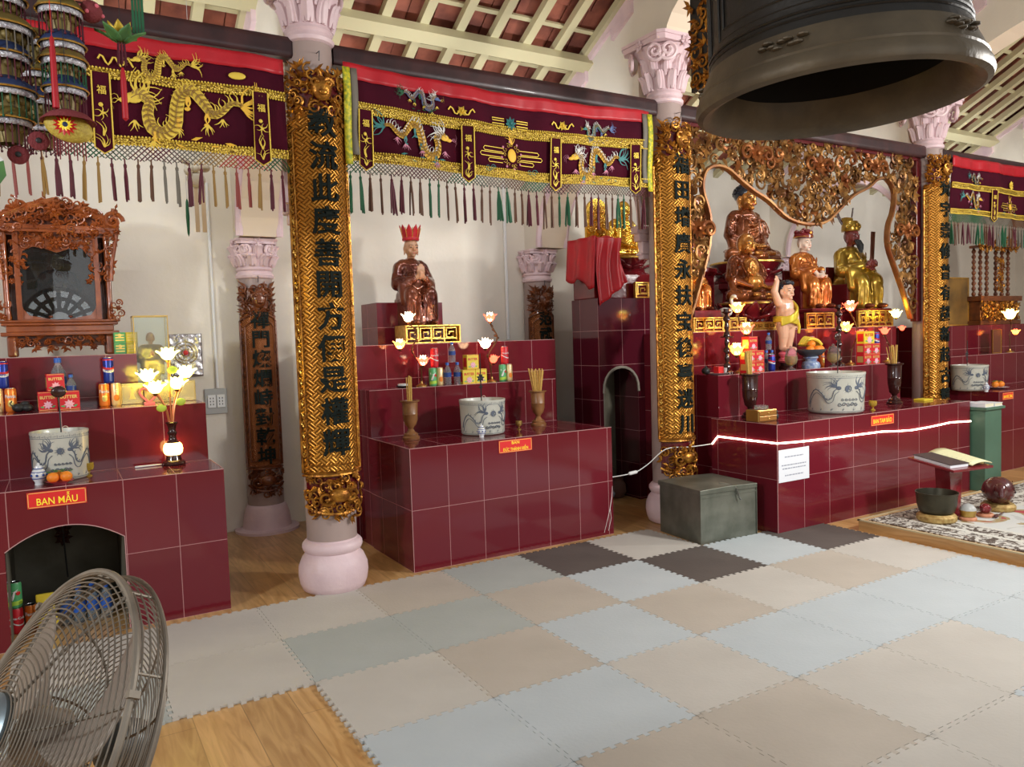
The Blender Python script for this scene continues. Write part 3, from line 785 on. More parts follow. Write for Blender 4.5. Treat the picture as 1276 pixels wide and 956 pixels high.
def dragon(parent, fn, cu, cv, S, flip, body='yellow', cols=('white', 'teal', 'pink'), rg=None):
    """embroidered dragon: sinuous scaled body, horned head, flame mane, tail and clawed legs"""
    P = [(-1.0, .22), (-.78, .28), (-.60, .12), (-.44, .05), (-.30, .22), (-.12, .42), (.06, .34), (.14, .08), (.18, -.18), (.34, -.36), (.54, -.30), (.60, -.06), (.56, .14), (.70, .24), (.84, .16)]
    W = [.03, .045, .06, .075, .09, .10, .105, .11, .115, .115, .105, .09, .08, .095, .06]
    def sm(P):
        out = []
        for i in range(len(P) - 1):
            p0, p1, p2, p3 = P[max(i - 1, 0)], P[i], P[i + 1], P[min(i + 2, len(P) - 1)]
            for t in (0, .33, .66):
                out.append(tuple(.5 * (2 * p1[k] + (p2[k] - p0[k]) * t + (2 * p0[k] - 5 * p1[k] + 4 * p2[k] - p3[k]) * t * t + (3 * p1[k] - p0[k] - 3 * p2[k] + p3[k]) * t ** 3) for k in range(len(p1))))
        return out + [P[-1]]
    Q = sm([(a, b_, w_) for (a, b_), w_ in zip(P, W)])
    f = -1 if flip else 1
    mats = [TH[body]] + [TH[c] for c in cols] + [TH['ochre']]
    m = MB(); m.mark()
    m.tube([(f * a * S + cu, b_ * S + cv, .004) for a, b_, w_ in Q], [w_ * S for a, b_, w_ in Q], 6, flat=.06, up=(0, 0, 1))
    m.ell((cu + f * .80 * S, cv + .17 * S, .006), (.13 * S, .09 * S, .006)); m.ell((cu + f * .93 * S, cv + .12 * S, .006), (.09 * S, .05 * S, .005))
    m.cur = 4
    for i in range(1, len(Q) - 2):        # scale rows across the body
        a, b_, w_ = Q[i]; tx, ty = Q[i + 1][0] - Q[i - 1][0], Q[i + 1][1] - Q[i - 1][1]; L = math.hypot(tx, ty) or 1; nx, ny = -ty / L, tx / L
        for o_ in (-.33, .33):
            tt = .5 * (o_ > 0) * L / 2
            m.tube([((f * (a + nx * w_ * s_ + tx / L * (.05 * (1 - s_ * s_) + .02 * (o_ > 0)))) * S + cu, (b_ + ny * w_ * s_ + ty / L * (.05 * (1 - s_ * s_) + .02 * (o_ > 0))) * S + cv, .0095) for s_ in (-.9, -.5, 0, .5, .9)], .007 * S, 3)
    m.tube([(f * (a + 0) * S + cu, b_ * S + cv, .0105) for a, b_, w_ in Q[1:]], .009 * S, 4)
    m.cur = 1
    for i, (a, b_, w_) in enumerate(Q[2:-4]):
        strokes(m, 1, cu + f * a * S, cv + (b_ + w_ * .8) * S, .16 * S, .022 * S, .9 if not flip else 2.2, 1.4 if not flip else 1.7, rg, .006)
    a0 = PI * .35 if not flip else PI * -.15
    strokes(m, 14, cu + f * .74 * S, cv + .20 * S, .42 * S, .03 * S, (PI * .45, PI * 1.15)[0] if not flip else PI * -.15, PI * 1.15 if not flip else PI * .55, rg, .007)
    m.cur = 2
    strokes(m, 11, cu - f * .92 * S, cv + .22 * S, .46 * S, .032 * S, PI * .6 if not flip else -.7, PI * 1.25 if not flip else PI * .4, rg, .005)
    for (a, b_) in ((-.35, .05), (.12, -.05), (.52, -.36), (-.05, .30)):
        strokes(m, 2, cu + f * a * S, cv + b_ * S, .24 * S, .045 * S, -1.9, -1.2, rg, .005)
        m.ell((cu + f * (a + .02) * S, cv + (b_ - .2) * S, .005), (.05 * S, .035 * S, .004), nu=8, nv=5)
    m.cur = 3
    for (a, b_) in ((-.35, -.15), (.14, -.25), (.54, -.52), (-.6, -.02), (.8, -.2)):
        strokes(m, 5, cu + f * a * S, cv + b_ * S, .17 * S, .022 * S, -2.6, -.5, rg, .007, .1)
    strokes(m, 3, cu + f * 1.0 * S, cv + .12 * S, .22 * S, .009 * S, -.6 if not flip else PI - .6, .6 if not flip else PI + .6, rg, .008, .7)
    m.cur = 2
    for q in range(5): leaf(m, (cu + (-.5 + .28 * q) * S, cv - (.42 + .08 * (q % 2)) * S), rg.uniform(-.5, .5), .2 * S, .03 * S, .002, .004)
    m.cur = 1; m.ell((cu + f * .84 * S, cv + .22 * S, .012), (.018 * S, .018 * S, .004), nu=6, nv=4)
    m.remap(fn); return m.build('dragon_embroidery', mats, parent)
def sunburst(parent, fn, cu, cv, S, rg):
    m = MB(); m.mark()
    m.ell((cu, cv, .004), (.14 * S, .18 * S, .008))
    m.cur = 1
    for i in range(12):
        a = 2 * PI * i / 12; spiral(m, (cu + .24 * S * cos(a), cv + .28 * S * sin(a)), .07 * S, 1., 1 if i % 2 else -1, .013 * S, .007 * S, a, .003, 4, 8, .4)
    for s in (-1, 1):
        for k, h in enumerate((.16, .02, -.12)):
            L = (.85, .95, .7)[k] * S
            m.tube([(cu + s * .26 * S, cv + h * S, .003), (cu + s * L, cv + h * S, .003), (cu + s * (L + .04 * S), cv + (h - .05) * S, .003), (cu + s * L, cv + (h - .10) * S, .003), (cu + s * .30 * S, cv + (h - .10) * S, .003)], .012 * S, 4, flat=.4, up=(0, 0, 1))
        m.cur = 2
        spiral(m, (cu + s * .75 * S, cv - .38 * S), .1 * S, 1.3, s, .02 * S, .01 * S, 0, .003, 4, 10, .4); spiral(m, (cu + s * .60 * S, cv - .36 * S), .08 * S, 1.3, -s, .02 * S, .01 * S, 0, .003, 4, 10, .4)
        m.cur = 1
    m.cur = 0; strokes(m, 7, cu, cv + .28 * S, .36 * S, .02 * S, .9, 2.25, rg, .004)
    m.cur = 3
    for i in range(8):
        a = 2 * PI * i / 8 + .2; m.ell((cu + .33 * S * cos(a), cv + .36 * S * sin(a), .004), (.035 * S, .035 * S, .004), nu=6, nv=4)
    m.remap(fn); m.build('sun_embroidery', [TH['yellow'], TH['gold'], TH['teal'], TH['pink']], parent)
def sm_path(P, n=5):
    out = []
    for i in range(len(P) - 1):
        p0, p1, p2, p3 = P[max(i - 1, 0)], P[i], P[i + 1], P[min(i + 2, len(P) - 1)]
        for s in range(n):
            t = s / n
            out.append(tuple(.5 * (2 * p1[k] + (p2[k] - p0[k]) * t + (2 * p0[k] - 5 * p1[k] + 4 * p2[k] - p3[k]) * t * t + (3 * p1[k] - p0[k] - 3 * p2[k] + p3[k]) * t ** 3) for k in range(len(p1))))
    return out + [tuple(P[-1])]
def tassel_mesh(rg, L, wide):
    m = MB(); w = .021 if wide else .014
    m.tube([(0, 0, 0), (0, 0, -.03)], .004, 5); m.lathe([(.004, 0), (.009, -.008), (.008, -.02), (.004, -.024)], 7, (0, 0, -.025))
    for i in range(6 if wide else 4):
        x = rg.uniform(-w, w) * .9; y = rg.uniform(-.004, .004)
        m.tube([(x * .2, 0, -.045), (x * .6, y, -.045 - L * .3), (x, y, -.045 - L * rg.uniform(.9, 1.)), ], [.0055, .006, .005], 5)
    return m
def banner(label, x0, x1, y, zt, sag, bands, ribbons, tassels, tl, netcols, deco, cloth_x=None, rg=None):
    """bands: (z_red_bottom, z_gold1_top, z_gold1_bot, z_gold2_top, z_gold2_bot, z_net_bot)"""
    t = thing('embroidered_banner', label, 'banner', ((x0 + x1) / 2, y, zt), 0)
    ox, oz = (x0 + x1) / 2, zt
    def dz(x): return sag((x - x0) / (x1 - x0))
    def wv(x, z): return .012 * sin(x * 9 + z * 5) + .006 * sin(x * 23) + .02 * max(0, (zt - z)) * sin(x * 5)
    def S(x, z, d=0.): return (x - ox, wv(x, z) - d, z + dz(x) - oz)
    def sheet(name, za, zb, mt, d, ruf=0.):
        m = MB(); n = int((x1 - x0) / .03)
        m.grid(lambda u, v: S(x0 + (x1 - x0) * u, zb + (za - zb) * v, d + ruf * sin(u * (x1 - x0) * 60) * (1 - v)), n, 4)
        m.build(name, mt, t, True, solid=.004)
    b = bands
    sheet('velvet_cloth', zt - .02, b[3] - .02, MT['velvet'], 0)
    sheet('red_heading', zt, b[0], MT['redsatin'], .008, .004)
    sheet('gold_band', b[1], b[2], MT['sequin'], .012)
    sheet('gold_band', b[3], b[4], MT['sequin'], .012)
    for zz in (b[1], b[2], b[3], b[4]):
        m = MB(); n = int((x1 - x0) / .016)
        for i in range(n): 
            x = x0 + (x1 - x0) * (i + .5) / n; m.ell(S(x, zz, .016), .0065, nu=5, nv=3)
        m.build('gold_beading', TH['gold'], t)
    # knotted net
    net = MB(); h = b[4] - b[5]; cell = .026; n = int((x1 - x0) / cell); k = 5
    for i in range(n):
        x = x0 + cell * i; net.cur = int(i * len(netcols) / n * .999)
        for s in (-1, 1):
            xa = x; xb = x + s * h * .95
            pts = [S(min(max(xa + (xb - xa) * q / 3, x0), x1), b[4] - h * q / 3 * (1 - .12 * abs(sin(x * 25))), .004) for q in range(4)]
            net.tube(pts, .0034, 3, caps=False)
    net.build('knotted_net', [TH[c] for c in netcols], t)
    # hanging pointed ribbons
    for x in ribbons:
        w = .042; zt2, zb2 = b[2] + .02, b[4] - .055
        poly = [(x - w, zt2), (x + w, zt2), (x + w * 1.05, zb2 + .03), (x, zb2), (x - w * 1.05, zb2 + .03)]
        m = MB(); k = m.mark(); m.prism([(a, z) for a, z in poly], -.003, .003, 'xz'); m.remap(lambda p: S(p[0], p[2], .022 + p[1])); r = m.build('pointed_ribbon', MT['velvet'], t)
        m = MB(); pp = [S(a * .97 + x * .03, z, .028) for a, z in poly]; m.tube(pp, .004, 5, closed=True); m.build('gold_edging', TH['gold'], r)
        m = MB(); k = m.mark(); H = zt2 - zb2
        put_text(m, '福', lambda p: (x + p[0], zb2 + H * .78 + p[1], p[2] + .002), .045, .003, .01)
        strokes(m, 5, x, zb2 + H * .08, H * .16, .004, .7, 2.4, rg, .002); strokes(m, 3, x, zb2 + H * .22, H * .2, .006, 1.3, 1.9, rg, .002); strokes(m, 6, x, zb2 + H * .50, H * .10, .005, 0, 6.2, rg, .002)
        m.ell((x - .006, zb2 + H * .60, .002), (.011, .011, .003), nu=8, nv=4)
        m.remap(lambda p: S(p[0], p[1], .028 + p[2]), k); m.build('ribbon_embroidery', TH['gold'], r)
    for i, (x, col) in enumerate(tassels):
        m = tassel_mesh(rg, tl * rg.uniform(.88, 1.02), col in ('green', 'maroon'))
        o = m.build('tassel', TH[col], t); o.location = S(x, b[5] + .012, .004); o.rotation_euler = (rg.uniform(-.03, .03), rg.uniform(-.04, .04), rg.uniform(0, 6))
    deco(t, lambda p: S(p[0], p[1], .010 + p[2]), rg)
    return t
def deco1(t, F, rg):
    dragon(t, F, 1.99, 2.735, .235, False, rg=rg); dragon(t, F, 3.36, 2.71, .235, True, rg=rg)
    sunburst(t, F, 2.67, 2.72, .25, rg)
    dragon(t, F, 2.03, 2.985, .125, False, 'blue', ('white', 'green', 'gold'), rg); dragon(t, F, 3.38, 2.935, .125, True, 'teal', ('white', 'blue', 'gold'), rg)
    m = MB(); m.mark()
    for cx, s in ((2.30, 1), (3.08, -1)):
        m.tube([(cx - .09 + .18 * i / 12, 2.955 + .022 * sin(i * 1.3), .004) for i in range(13)], .006, 4, flat=.4, up=(0, 0, 1)); bloom(m, (cx, 2.955), .035, 6, .003)
    for s in (-1, 1):
        for h in (.02, -.015): m.tube([(2.67 + s * .05, 2.935 + h, .004), (2.67 + s * .14, 2.935 + h, .004), (2.67 + s * .14, 2.92 + h, .004), (2.67 + s * .05, 2.92 + h, .004)], .004, 4, flat=.4, up=(0, 0, 1))
    m.cur = 1; bloom(m, (2.67, 2.93), .045, 8, .003)
    m.remap(F); m.build('cloud_embroidery', [TH['gold'], TH['teal']], t)
rg = random.Random(21)
seq = ['green', 'green', 'brown', 'brown', 'maroon', 'maroon', 'brown', 'brown']
ts = [(1.56 + .0625 * i, seq[i % 8]) for i in range(37)]
b1 = banner('long embroidered banner with yellow dragons between the two nearest front columns', 1.53, 3.87, 4.43, 3.125, lambda u: -.022 * sin(PI * u) - .018 * sin(PI * u) ** 2 * u,
       (3.035, 2.905, 2.845, 2.625, 2.57, 2.495), (1.655, 2.332, 3.016, 3.712), ts, .21, ('green', 'grey', 'maroon', 'brown', 'green', 'grey', 'brown', 'green', 'maroon', 'grey', 'brown', 'grey', 'maroon'), deco1, rg=rg)
for x in (1.545, 3.855):        # yellow side bands
    m = MB(); k = 12
    m.grid(lambda u, v: (x - .022 + .044 * u - 2.7, -.03 - .01 * sin(v * 6), -.03 - .56 * v), 2, k); m.build('yellow_side_band', M_('yellow_braid', (.75, .62, .02), .5, col2=(.25, .32, .03), scale=60), b1, True, solid=.004, fixn=False)
    m = MB(); s = 1 if x < 2 else -1
    m.grid(lambda u, v: (x + s * .045 - .022 + .044 * u - 2.7, -.025 - .01 * sin(v * 6), -.03 - .50 * v), 2, k); m.build('brown_side_band', TH['grey'], b1, True, solid=.004, fixn=False)
def deco0(t, F, rg):
    dragon(t, F, .66, 2.72, .31, True, 'gold', ('gold', 'yellow', 'gold'), rg); dragon(t, F, -.2, 2.72, .30, False, 'gold', ('gold', 'gold', 'gold'), rg)
    dragon(t, F, .56, 2.945, .15, True, 'gold', ('gold', 'gold', 'gold'), rg)
    m = MB(); m.mark()
    m.tube([(.26 + .16 * i / 14, 2.945 + .022 * sin(i * 1.2), .004) for i in range(15)], .006, 4, flat=.4, up=(0, 0, 1)); m.ell((.93, 2.955, .004), (.045, .02, .006)); m.ell((.10, 2.95, .004), (.05, .02, .006))
    m.remap(F); m.build('cloud_embroidery', TH['gold'], t)
seq = ['maroon', 'maroon', 'ochre', 'ochre', 'maroon', 'maroon', 'brown', 'brown', 'grey', 'grey', 'maroon', 'maroon', 'ochre', 'ochre', 'rust', 'rust', 'ochre']
ts = [(-.68 + .061 * i, seq[(i + 5) % 17]) for i in range(31)]
banner('embroidered banner with a big gold dragon, at left above the wooden shrine', -.72, 1.19, 4.43, 3.09, lambda u: 0, (3.005, 2.90, 2.858, 2.575, 2.535, 2.455), (-.5, .267, 1.044), ts, .19,
       ('grey', 'maroon', 'brown', 'maroon', 'grey', 'maroon', 'green', 'grey', 'maroon', 'grey', 'ochre', 'red', 'green'), deco0, rg=rg)
def deco3(t, F, rg):
    dragon(t, F, 8.20, 2.74, .17, False, rg=rg); sunburst(t, F, 8.92, 2.72, .20, rg); dragon(t, F, 9.6, 2.74, .17, True, rg=rg)
    dragon(t, F, 8.25, 2.965, .11, False, 'grey', ('white', 'teal', 'gold'), rg); bl = MB(); bl.mark(); bloom(bl, (8.95, 2.95), .05, 8, .003); bl.remap(F); bl.build('cloud_embroidery', TH['gold'], t)
ts = [(7.86 + .062 * i, ['green', 'brown', 'brown', 'maroon', 'maroon', 'grey', 'grey', 'green'][i % 8]) for i in range(34)]
banner('small maroon banner with dragon and sun embroidery at the far right', 7.82, 10.1, 4.43, 3.17, lambda u: 0, (3.06, 2.905, 2.855, 2.645, 2.60, 2.51), (8.583, 9.3), ts, .20, ('green', 'grey', 'brown', 'grey'), deco3, rg=rg)

# ------------------------------------------------------------------ carved openwork screen round the central shrine
t = thing('carved_screen', 'gilt openwork screen with curved opening framing the central shrine', 'carved screen', (5.93, 4.55, 1.5))
OP = [(4.33, 1.55), (4.40, 1.70), (4.52, 2.0), (4.58, 2.2), (4.59, 2.42), (4.52, 2.62), (4.55, 2.76), (4.66, 2.82), (4.80, 2.81), (4.95, 2.73), (5.09, 2.66), (5.29, 2.58), (5.52, 2.45), (5.77, 2.41), (6.03, 2.44), (6.22, 2.56), (6.43, 2.70), (6.65, 2.79), (6.80, 2.88), (6.95, 2.89), (7.06, 2.77), (7.03, 2.58), (6.96, 2.44), (6.96, 2.25), (7.09, 2.01), (7.22, 1.78), (7.33, 1.55)]
OPS = sm_path(OP, 4)
def in_open(x, z):
    c = False; Q = OPS + [(7.33, 1.3), (4.33, 1.3)]; j = len(Q) - 1
    for i in range(len(Q)):
        if (Q[i][1] > z) != (Q[j][1] > z) and x < (Q[j][0] - Q[i][0]) * (z - Q[i][1]) / (Q[j][1] - Q[i][1]) + Q[i][0]: c = not c
        j = i
    return c
def edge_d(x, z): return min((x - a) ** 2 + (z - b_) ** 2 for a, b_ in OPS) ** .5
rg = random.Random(11)
FS = lambda p: (p[0] - 5.93, -p[2], p[1] - 1.5)
def reg(a, b_): return lambda x, z: a <= x < b_ and (not in_open(x, z)) and edge_d(x, z) > .03
for nm, a, b_, mt in (('openwork_carving', 4.28, 5.2, 'carving'), ('openwork_carving', 5.2, 6.7, 'carving'), ('openwork_carving', 6.7, 7.40, 'carving')):
    m = MB(); m.mark()
    carve(m, a, b_, 1.58, 3.12, .088, reg(a, b_), rg, 1.12, .03)
    carve(m, a, b_, 1.60, 3.12, .12, reg(a, b_), rg, 1.0, .04)
    m.remap(FS); m.build(nm, MT[mt], t, True)
m = MB(); m.mark(); carve(m, 4.7, 7.0, 2.5, 3.1, .20, lambda x, z: not in_open(x, z) and edge_d(x, z) > .06, rg, .75, .05); m.remap(FS); m.build('leaf_relief', MT['carving2'], t, True)
for cx, cz in ((5.9, 2.92), (5.1, 2.95), (6.7, 2.98), (4.42, 2.3), (7.2, 2.4)): m = MB(); m.mark(); bloom(m, (cx, cz), .09, 9, .05); spiral(m, (cx - .12, cz), .07, 1.5, 1, .018, .01, 0, .05); spiral(m, (cx + .12, cz), .07, 1.5, -1, .018, .01, PI, .05); m.remap(FS); m.build('flower_relief', MT['carving2'], t, True)
m = MB(); m.mark(); m.tube([(a, b_, .0) for a, b_ in OPS], .018, 6, flat=1.7, up=(0, 0, 1)); m.remap(FS); m.build('opening_rim', M_('brown_gilt_rim', (.34, .16, .05), .35, .5, col2=(.22, .08, .03), scale=8), t, True)
m = MB(); m.box(4.27 - 5.93, 7.46 - 5.93, -.03, .03, 3.10 - 1.5, 3.155 - 1.5); m.box(7.38 - 5.93, 7.46 - 5.93, -.035, .035, 0.02, 1.60); m.box(4.26 - 5.93, 4.32 - 5.93, -.03, .03, .35, 1.60); m.build('frame', MT['lacquer'], t, bevel=.005)

# ------------------------------------------------------------------ bronze bell
BRZ = M_('dark_bronze', (.038, .036, .034), .42, .55, col2=(.032, .029, .025), scale=7, bump=.25, bscale=26)
BRL = M_('brown_lit_bronze_rim', (.13, .10, .062), .5, .3, col2=(.08, .062, .04), scale=6, bump=.25, bscale=30)  # brown lip; its inner band has the light near the mouth painted in
BRI = M_('shaded_bronze_inside', (.010, .009, .008), .7, .2)  # near-black paints the shade inside the bell into the colour
t = thing('bronze_bell', 'big dark bronze temple bell hanging at the top right', 'bell', (2.272, 1.668, 2.223))
t.rotation_euler = (-.015, -.033, 0)
m = MB(); m.lathe([(.405, .135), (.398, .16), (.392, .24), (.388, .40), (.384, .62), (.375, .82), (.355, .95), (.315, 1.04), (.24, 1.09), (.12, 1.12), (.001, 1.125)], 72, cap=False)
m.build('body', BRZ, t, True)
m = MB(); m.lathe([(.350, .11), (.362, .065), (.385, .025), (.408, .0), (.43, -.008), (.447, .0), (.453, .015), (.449, .035), (.438, .055), (.440, .062), (.434, .070), (.422, .10), (.408, .13), (.404, .137)], 72, cap=False); m.build('flared_lip', BRL, t, True)
m = MB(); m.lathe([(.352, .105), (.352, .5), (.33, .9), (.2, 1.03), (.001, 1.06)], 64, cap=False); m.build('inner_wall', BRI, t, True, fixn=False)
m = MB()
def bl(a0, a1, z0, z1, r=.0045):
    for z in (z0, z1): m.tube([(.392 * cos(a0 + (a1 - a0) * i / 10), .392 * sin(a0 + (a1 - a0) * i / 10), z) for i in range(11)], r, 5)
    for a in (a0, a1): m.tube([(.395 * cos(a), .395 * sin(a), z0), (.390 * cos(a), .390 * sin(a), z1)], r, 5)
for z in (.165, .182, .56, .575): m.tube([((.398 if z < .3 else .388) * cos(a * PI / 36), (.398 if z < .3 else .388) * sin(a * PI / 36), z) for a in range(72)], .0045, 5, closed=True)
for q in range(4):
    c = q * PI / 2 + .12
    bl(c - .52, c + .52, .205, .53); bl(c - .44, c + .44, .235, .50)
    for a in (.60, .66, .72, .78, .84): m.tube([(.398 * cos(c + a), .398 * sin(c + a), .19), (.39 * cos(c + a), .39 * sin(c + a), .56)], .004, 5)
m.build('raised_bands', BRZ, t, True)
m = MB(); rg = random.Random(4)
for q in range(5):
    c = 2 * PI * q / 5 + 3.3
    for i in range(9):
        a = c + .035 * i; m.ell((.425 * cos(a), .425 * sin(a), .098 + .012 * sin(i * 1.7)), (.018, .018, .007), nu=8, nv=5)
m.build('lip_scrollwork', BRL, t, True)
m = MB(); m.tube([(-.16, 0, 1.08), (-.15, 0, 1.22), (-.08, 0, 1.30), (.08, 0, 1.30), (.15, 0, 1.22), (.16, 0, 1.08)], .04, 8); m.tube([(0, 0, 1.28), (0, 0, 2.0)], .02, 8); m.build('dragon_hanger', BRZ, t, True)

# ------------------------------------------------------------------ tall carved gilt board standing behind the bell
t = thing('hanging_gilt_board', 'tall narrow gilt board edge seen just left of the bell', 'carved board', (3.62, 3.55, 3.02))
m = MB(); m.box(-.012, .012, -.16, .16, 0, 1.6); m.build('board_core', MT['black'], t)
m = MB(); m.mark(); rg = random.Random(9); carve(m, -.15, .15, .03, 1.57, .07, lambda u, v: True, rg, 1.2, .008); m.remap(lambda p: (-.018 - p[2], p[0], p[1])); m.build('scroll_relief', MT['giltdark'], t)
m = MB(); m.box(.012, .09, -.155, .155, .01, 1.59); m.build('gilt_face', MT['weave'], t)

# ------------------------------------------------------------------ materials of the small things
MT['ceramic'] = M_('grey_white_glaze', (.55, .55, .48), .3, col2=(.46, .46, .40), scale=6, coat=.3)
MT['bluepaint'] = M_('grey_blue_brushwork', (.10, .12, .16), .5)
MT['porcelain'] = M_('white_porcelain', (.72, .74, .76), .2, coat=.4)
MT['cobalt'] = M_('cobalt_blue', (.03, .07, .28), .25)
MT['turned'] = M_('turned_brown_wood', (.30, .14, .05), .35, col2=(.20, .085, .03), scale=12, coat=.3)
MT['darkturned'] = M_('dark_turned_wood', (.035, .010, .008), .2, coat=.5)
MT['incense'] = M_('yellow_incense', (.72, .48, .13), .7, col2=(.60, .36, .08), scale=90)
MT['pet'] = M_('clear_bottle', (.75, .85, .92), .06, trans=.85, ior=1.2)
MT['glass'] = M_('clear_glass', (.9, .95, .93), .03, trans=.92, ior=1.25)
MT['amber'] = M_('amber_glass', (.72, .50, .08), .06, trans=.6, ior=1.3)
MT['capblue'] = M_('blue_cap', (.03, .12, .50), .35)
MT['foilred'] = M_('red_carton', (.62, .02, .03), .35)
MT['foilyel'] = M_('yellow_carton', (.78, .60, .04), .4)
MT['foilgrn'] = M_('green_carton', (.10, .42, .16), .35)
MT['pinkpr'] = M_('pink_print', (.85, .45, .55), .5)
MT['goldpr'] = M_('gold_print', (.85, .65, .20), .3, .5)
MT['red'] = M_('red_paint', (.62, .02, .02), .35)
MT['alu'] = M_('can_metal', (.72, .72, .72), .25, .9)
MT['orange'] = M_('orange_peel', (.85, .25, .02), .45, bump=.25, bscale=90)
MT['leafgreen'] = M_('leaf_green', (.05, .16, .03), .5)
MT['signred'] = M_('sign_red', (.75, .03, .03), .35)
MT['signyel'] = M_('sign_yellow', (.95, .75, .05), .4, emit=(.95, .75, .05), es=.15)  # weak glow put into the yellow to brighten it; not a lamp
MT['signedge'] = M_('sign_border', (.90, .45, .12), .4)
MT['paper'] = M_('white_paper', (.74, .76, .80), .6)
MT['brass'] = M_('brass', (.50, .33, .10), .3, .85)
MT['tin'] = M_('brushed_gold_tin', (.62, .50, .24), .25, .8)
MT['galv'] = M_('galvanised_steel', (.22, .23, .19), .42, .6, col2=(.14, .15, .12), scale=7, bump=.15, bscale=14)
MT['pinkpl'] = M_('pink_plastic', (.78, .16, .22), .35)
MT['glowwarm'] = M_('glowing_warm', (.95, .7, .3), .4, emit=(1., .62, .16), es=8.)
MT['glowyel'] = M_('glowing_yellow', (.95, .9, .3), .4, emit=(1., .86, .22), es=10.)
MT['glowwhite'] = M_('glowing_petal', (1., .85, .7), .4, emit=(1., .74, .48), es=8.)
MT['glowred'] = M_('glowing_red_petal', (.9, .12, .08), .4, emit=(1., .13, .06), es=3.)
MT['glowor'] = M_('glowing_orange_petal', (.95, .4, .1), .4, emit=(1., .36, .06), es=5.)
MT['vine'] = M_('bronze_vine', (.16, .07, .03), .35, .6)
MT['oranges'] = MT['orange']

def L3(p): return lambda q: Vector(q) + Vector(p)
# ------------------------------------------------------------------ cans, bottles, cartons
def can(loc, kind, label, H=.138, r=.029, rz=0., group=None):
    cols = {'seven': (MT['foilgrn'], MT['leafgreen'], MT['white']), 'orange': (M_('orange_can', (.85, .22, .03), .3, .3), MT['goldpr'], MT['white']), 'red': (MT['foilred'], MT['red'], MT['white']),
            'cola': (M_('navy_can', (.02, .04, .30), .3, .4), MT['red'], MT['white']), 'gold': (M_('cream_can', (.80, .58, .28), .3, .3), MT['orange'], MT['foilgrn'])}[kind]
    t = thing('drink_can', label, 'can', loc, rz, group)
    k = H / .138
    MB().lathe([(r * .82, 0), (r * .98, .006), (r, .012), (r, H - .014), (r * .86, H - .003)], 20).build('body', cols[0], t, True)
    MB().lathe([(r * .86, 0), (r * .86, .002), (r * .80, .002), (r * .78, 0)], 20, (0, 0, H - .003)).build('lid', MT['alu'], t, True)
    C = lambda dz: (lambda p: ((r + .0008 + p[2]) * sin(p[0] / r), -(r + .0008 + p[2]) * cos(p[0] / r), p[1] + dz))
    m = MB(); m.mark()
    if kind == 'seven':
        m.grid(lambda u, v: ((u - .5) * 2.8 * r, H * .12 + H * .16 * v + .3 * (u - .5) * r, 0), 14, 1); m.remap(C(0)); m.build('printed_band', M_('lime_print', (.45, .72, .08), .4), t, fixn=False)
        m = MB(); m.mark(); put_text(m, '7', lambda p: (p[0] - .008, p[1], p[2] + .001), .075, .001, .04); m.remap(C(H * .52)); m.build('lettering', MT['white'], t, fixn=False)
        m = MB(); m.mark(); m.ell((.013, .004, .001), (.011, .011, .001), nu=10, nv=4); m.remap(C(H * .55)); m.build('red_spot', MT['red'], t)
    elif kind == 'cola':
        m.grid(lambda u, v: ((u - .5) * 6. * r, H * .44 + H * .18 * v + .006 * sin(u * 9), 0), 24, 1); m.remap(C(0)); m.build('printed_band', MT['white'], t, fixn=False)
        m = MB(); m.mark(); m.grid(lambda u, v: ((u - .5) * 6. * r, H * .54 + H * .09 * v + .006 * sin(u * 9), .0004), 24, 1); m.grid(lambda u, v: ((u - .5) * 6. * r, H * .88 + H * .05 * v, .0004), 24, 1); m.remap(C(0)); m.build('red_band', MT['red'], t, fixn=False)
        m = MB(); m.mark(); put_text(m, 'PEPSI', lambda p: (p[0], p[1], p[2] + .001), .016, .001, .02); m.remap(C(H * .49)); m.build('lettering', cols[0], t, fixn=False)
    elif kind == 'red':
        m.grid(lambda u, v: ((u - .5) * 6. * r, H * .40 + H * .05 * v + .012 * sin(u * 8), 0), 24, 1); m.remap(C(0)); m.build('printed_wave', MT['white'], t, fixn=False)
        m = MB(); m.mark(); put_text(m, 'Coca-Cola', lambda p: (p[0], p[1], p[2] + .001), .018, .001, .02); m.remap(C(H * .62)); m.build('lettering', MT['white'], t, fixn=False)
    else:
        m.ell((0, 0, 0), (.016, .020, .0015), nu=12, nv=4); m.remap(C(H * .35)); m.build('printed_fruit', cols[1], t)
        m = MB(); m.mark(); put_text(m, {'orange': 'Fanta', 'gold': 'C'}[kind], lambda p: (p[0], p[1], p[2] + .001), .026, .001, .02); m.remap(C(H * .66)); m.build('lettering', MT['white'], t, fixn=False)
    return t
_bt = []
def bottle(loc, label, H=.172, group='small water bottles'):
    if _bt: return dup(_bt[0], loc, rnd.uniform(0, 6), label, group, H / .172)
    t = thing('water_bottle', label, 'bottle', loc, 0, group)
    MB().lathe([(.024, 0), (.029, .004), (.030, .012), (.027, .022), (.030, .032), (.028, .05), (.030, .06), (.030, .10), (.026, .115), (.016, .135), (.0115, .145), (.0115, .155)], 18).build('body', MT['pet'], t, True)
    MB().lathe([(.0135, .152), (.0135, .170), (.012, .172)], 14).build('cap', MT['capblue'], t, True)
    m = MB(); m.lathe([(.0308, .062), (.0308, .095)], 18, cap=False); m.build('paper_label', MT['cobalt'], t, True, fixn=False)
    _bt.append(t); return t
bottle((2.552, 5.275, 1.14), 'clear water bottle with blue cap, left of the lower pair before the red-crowned statue')
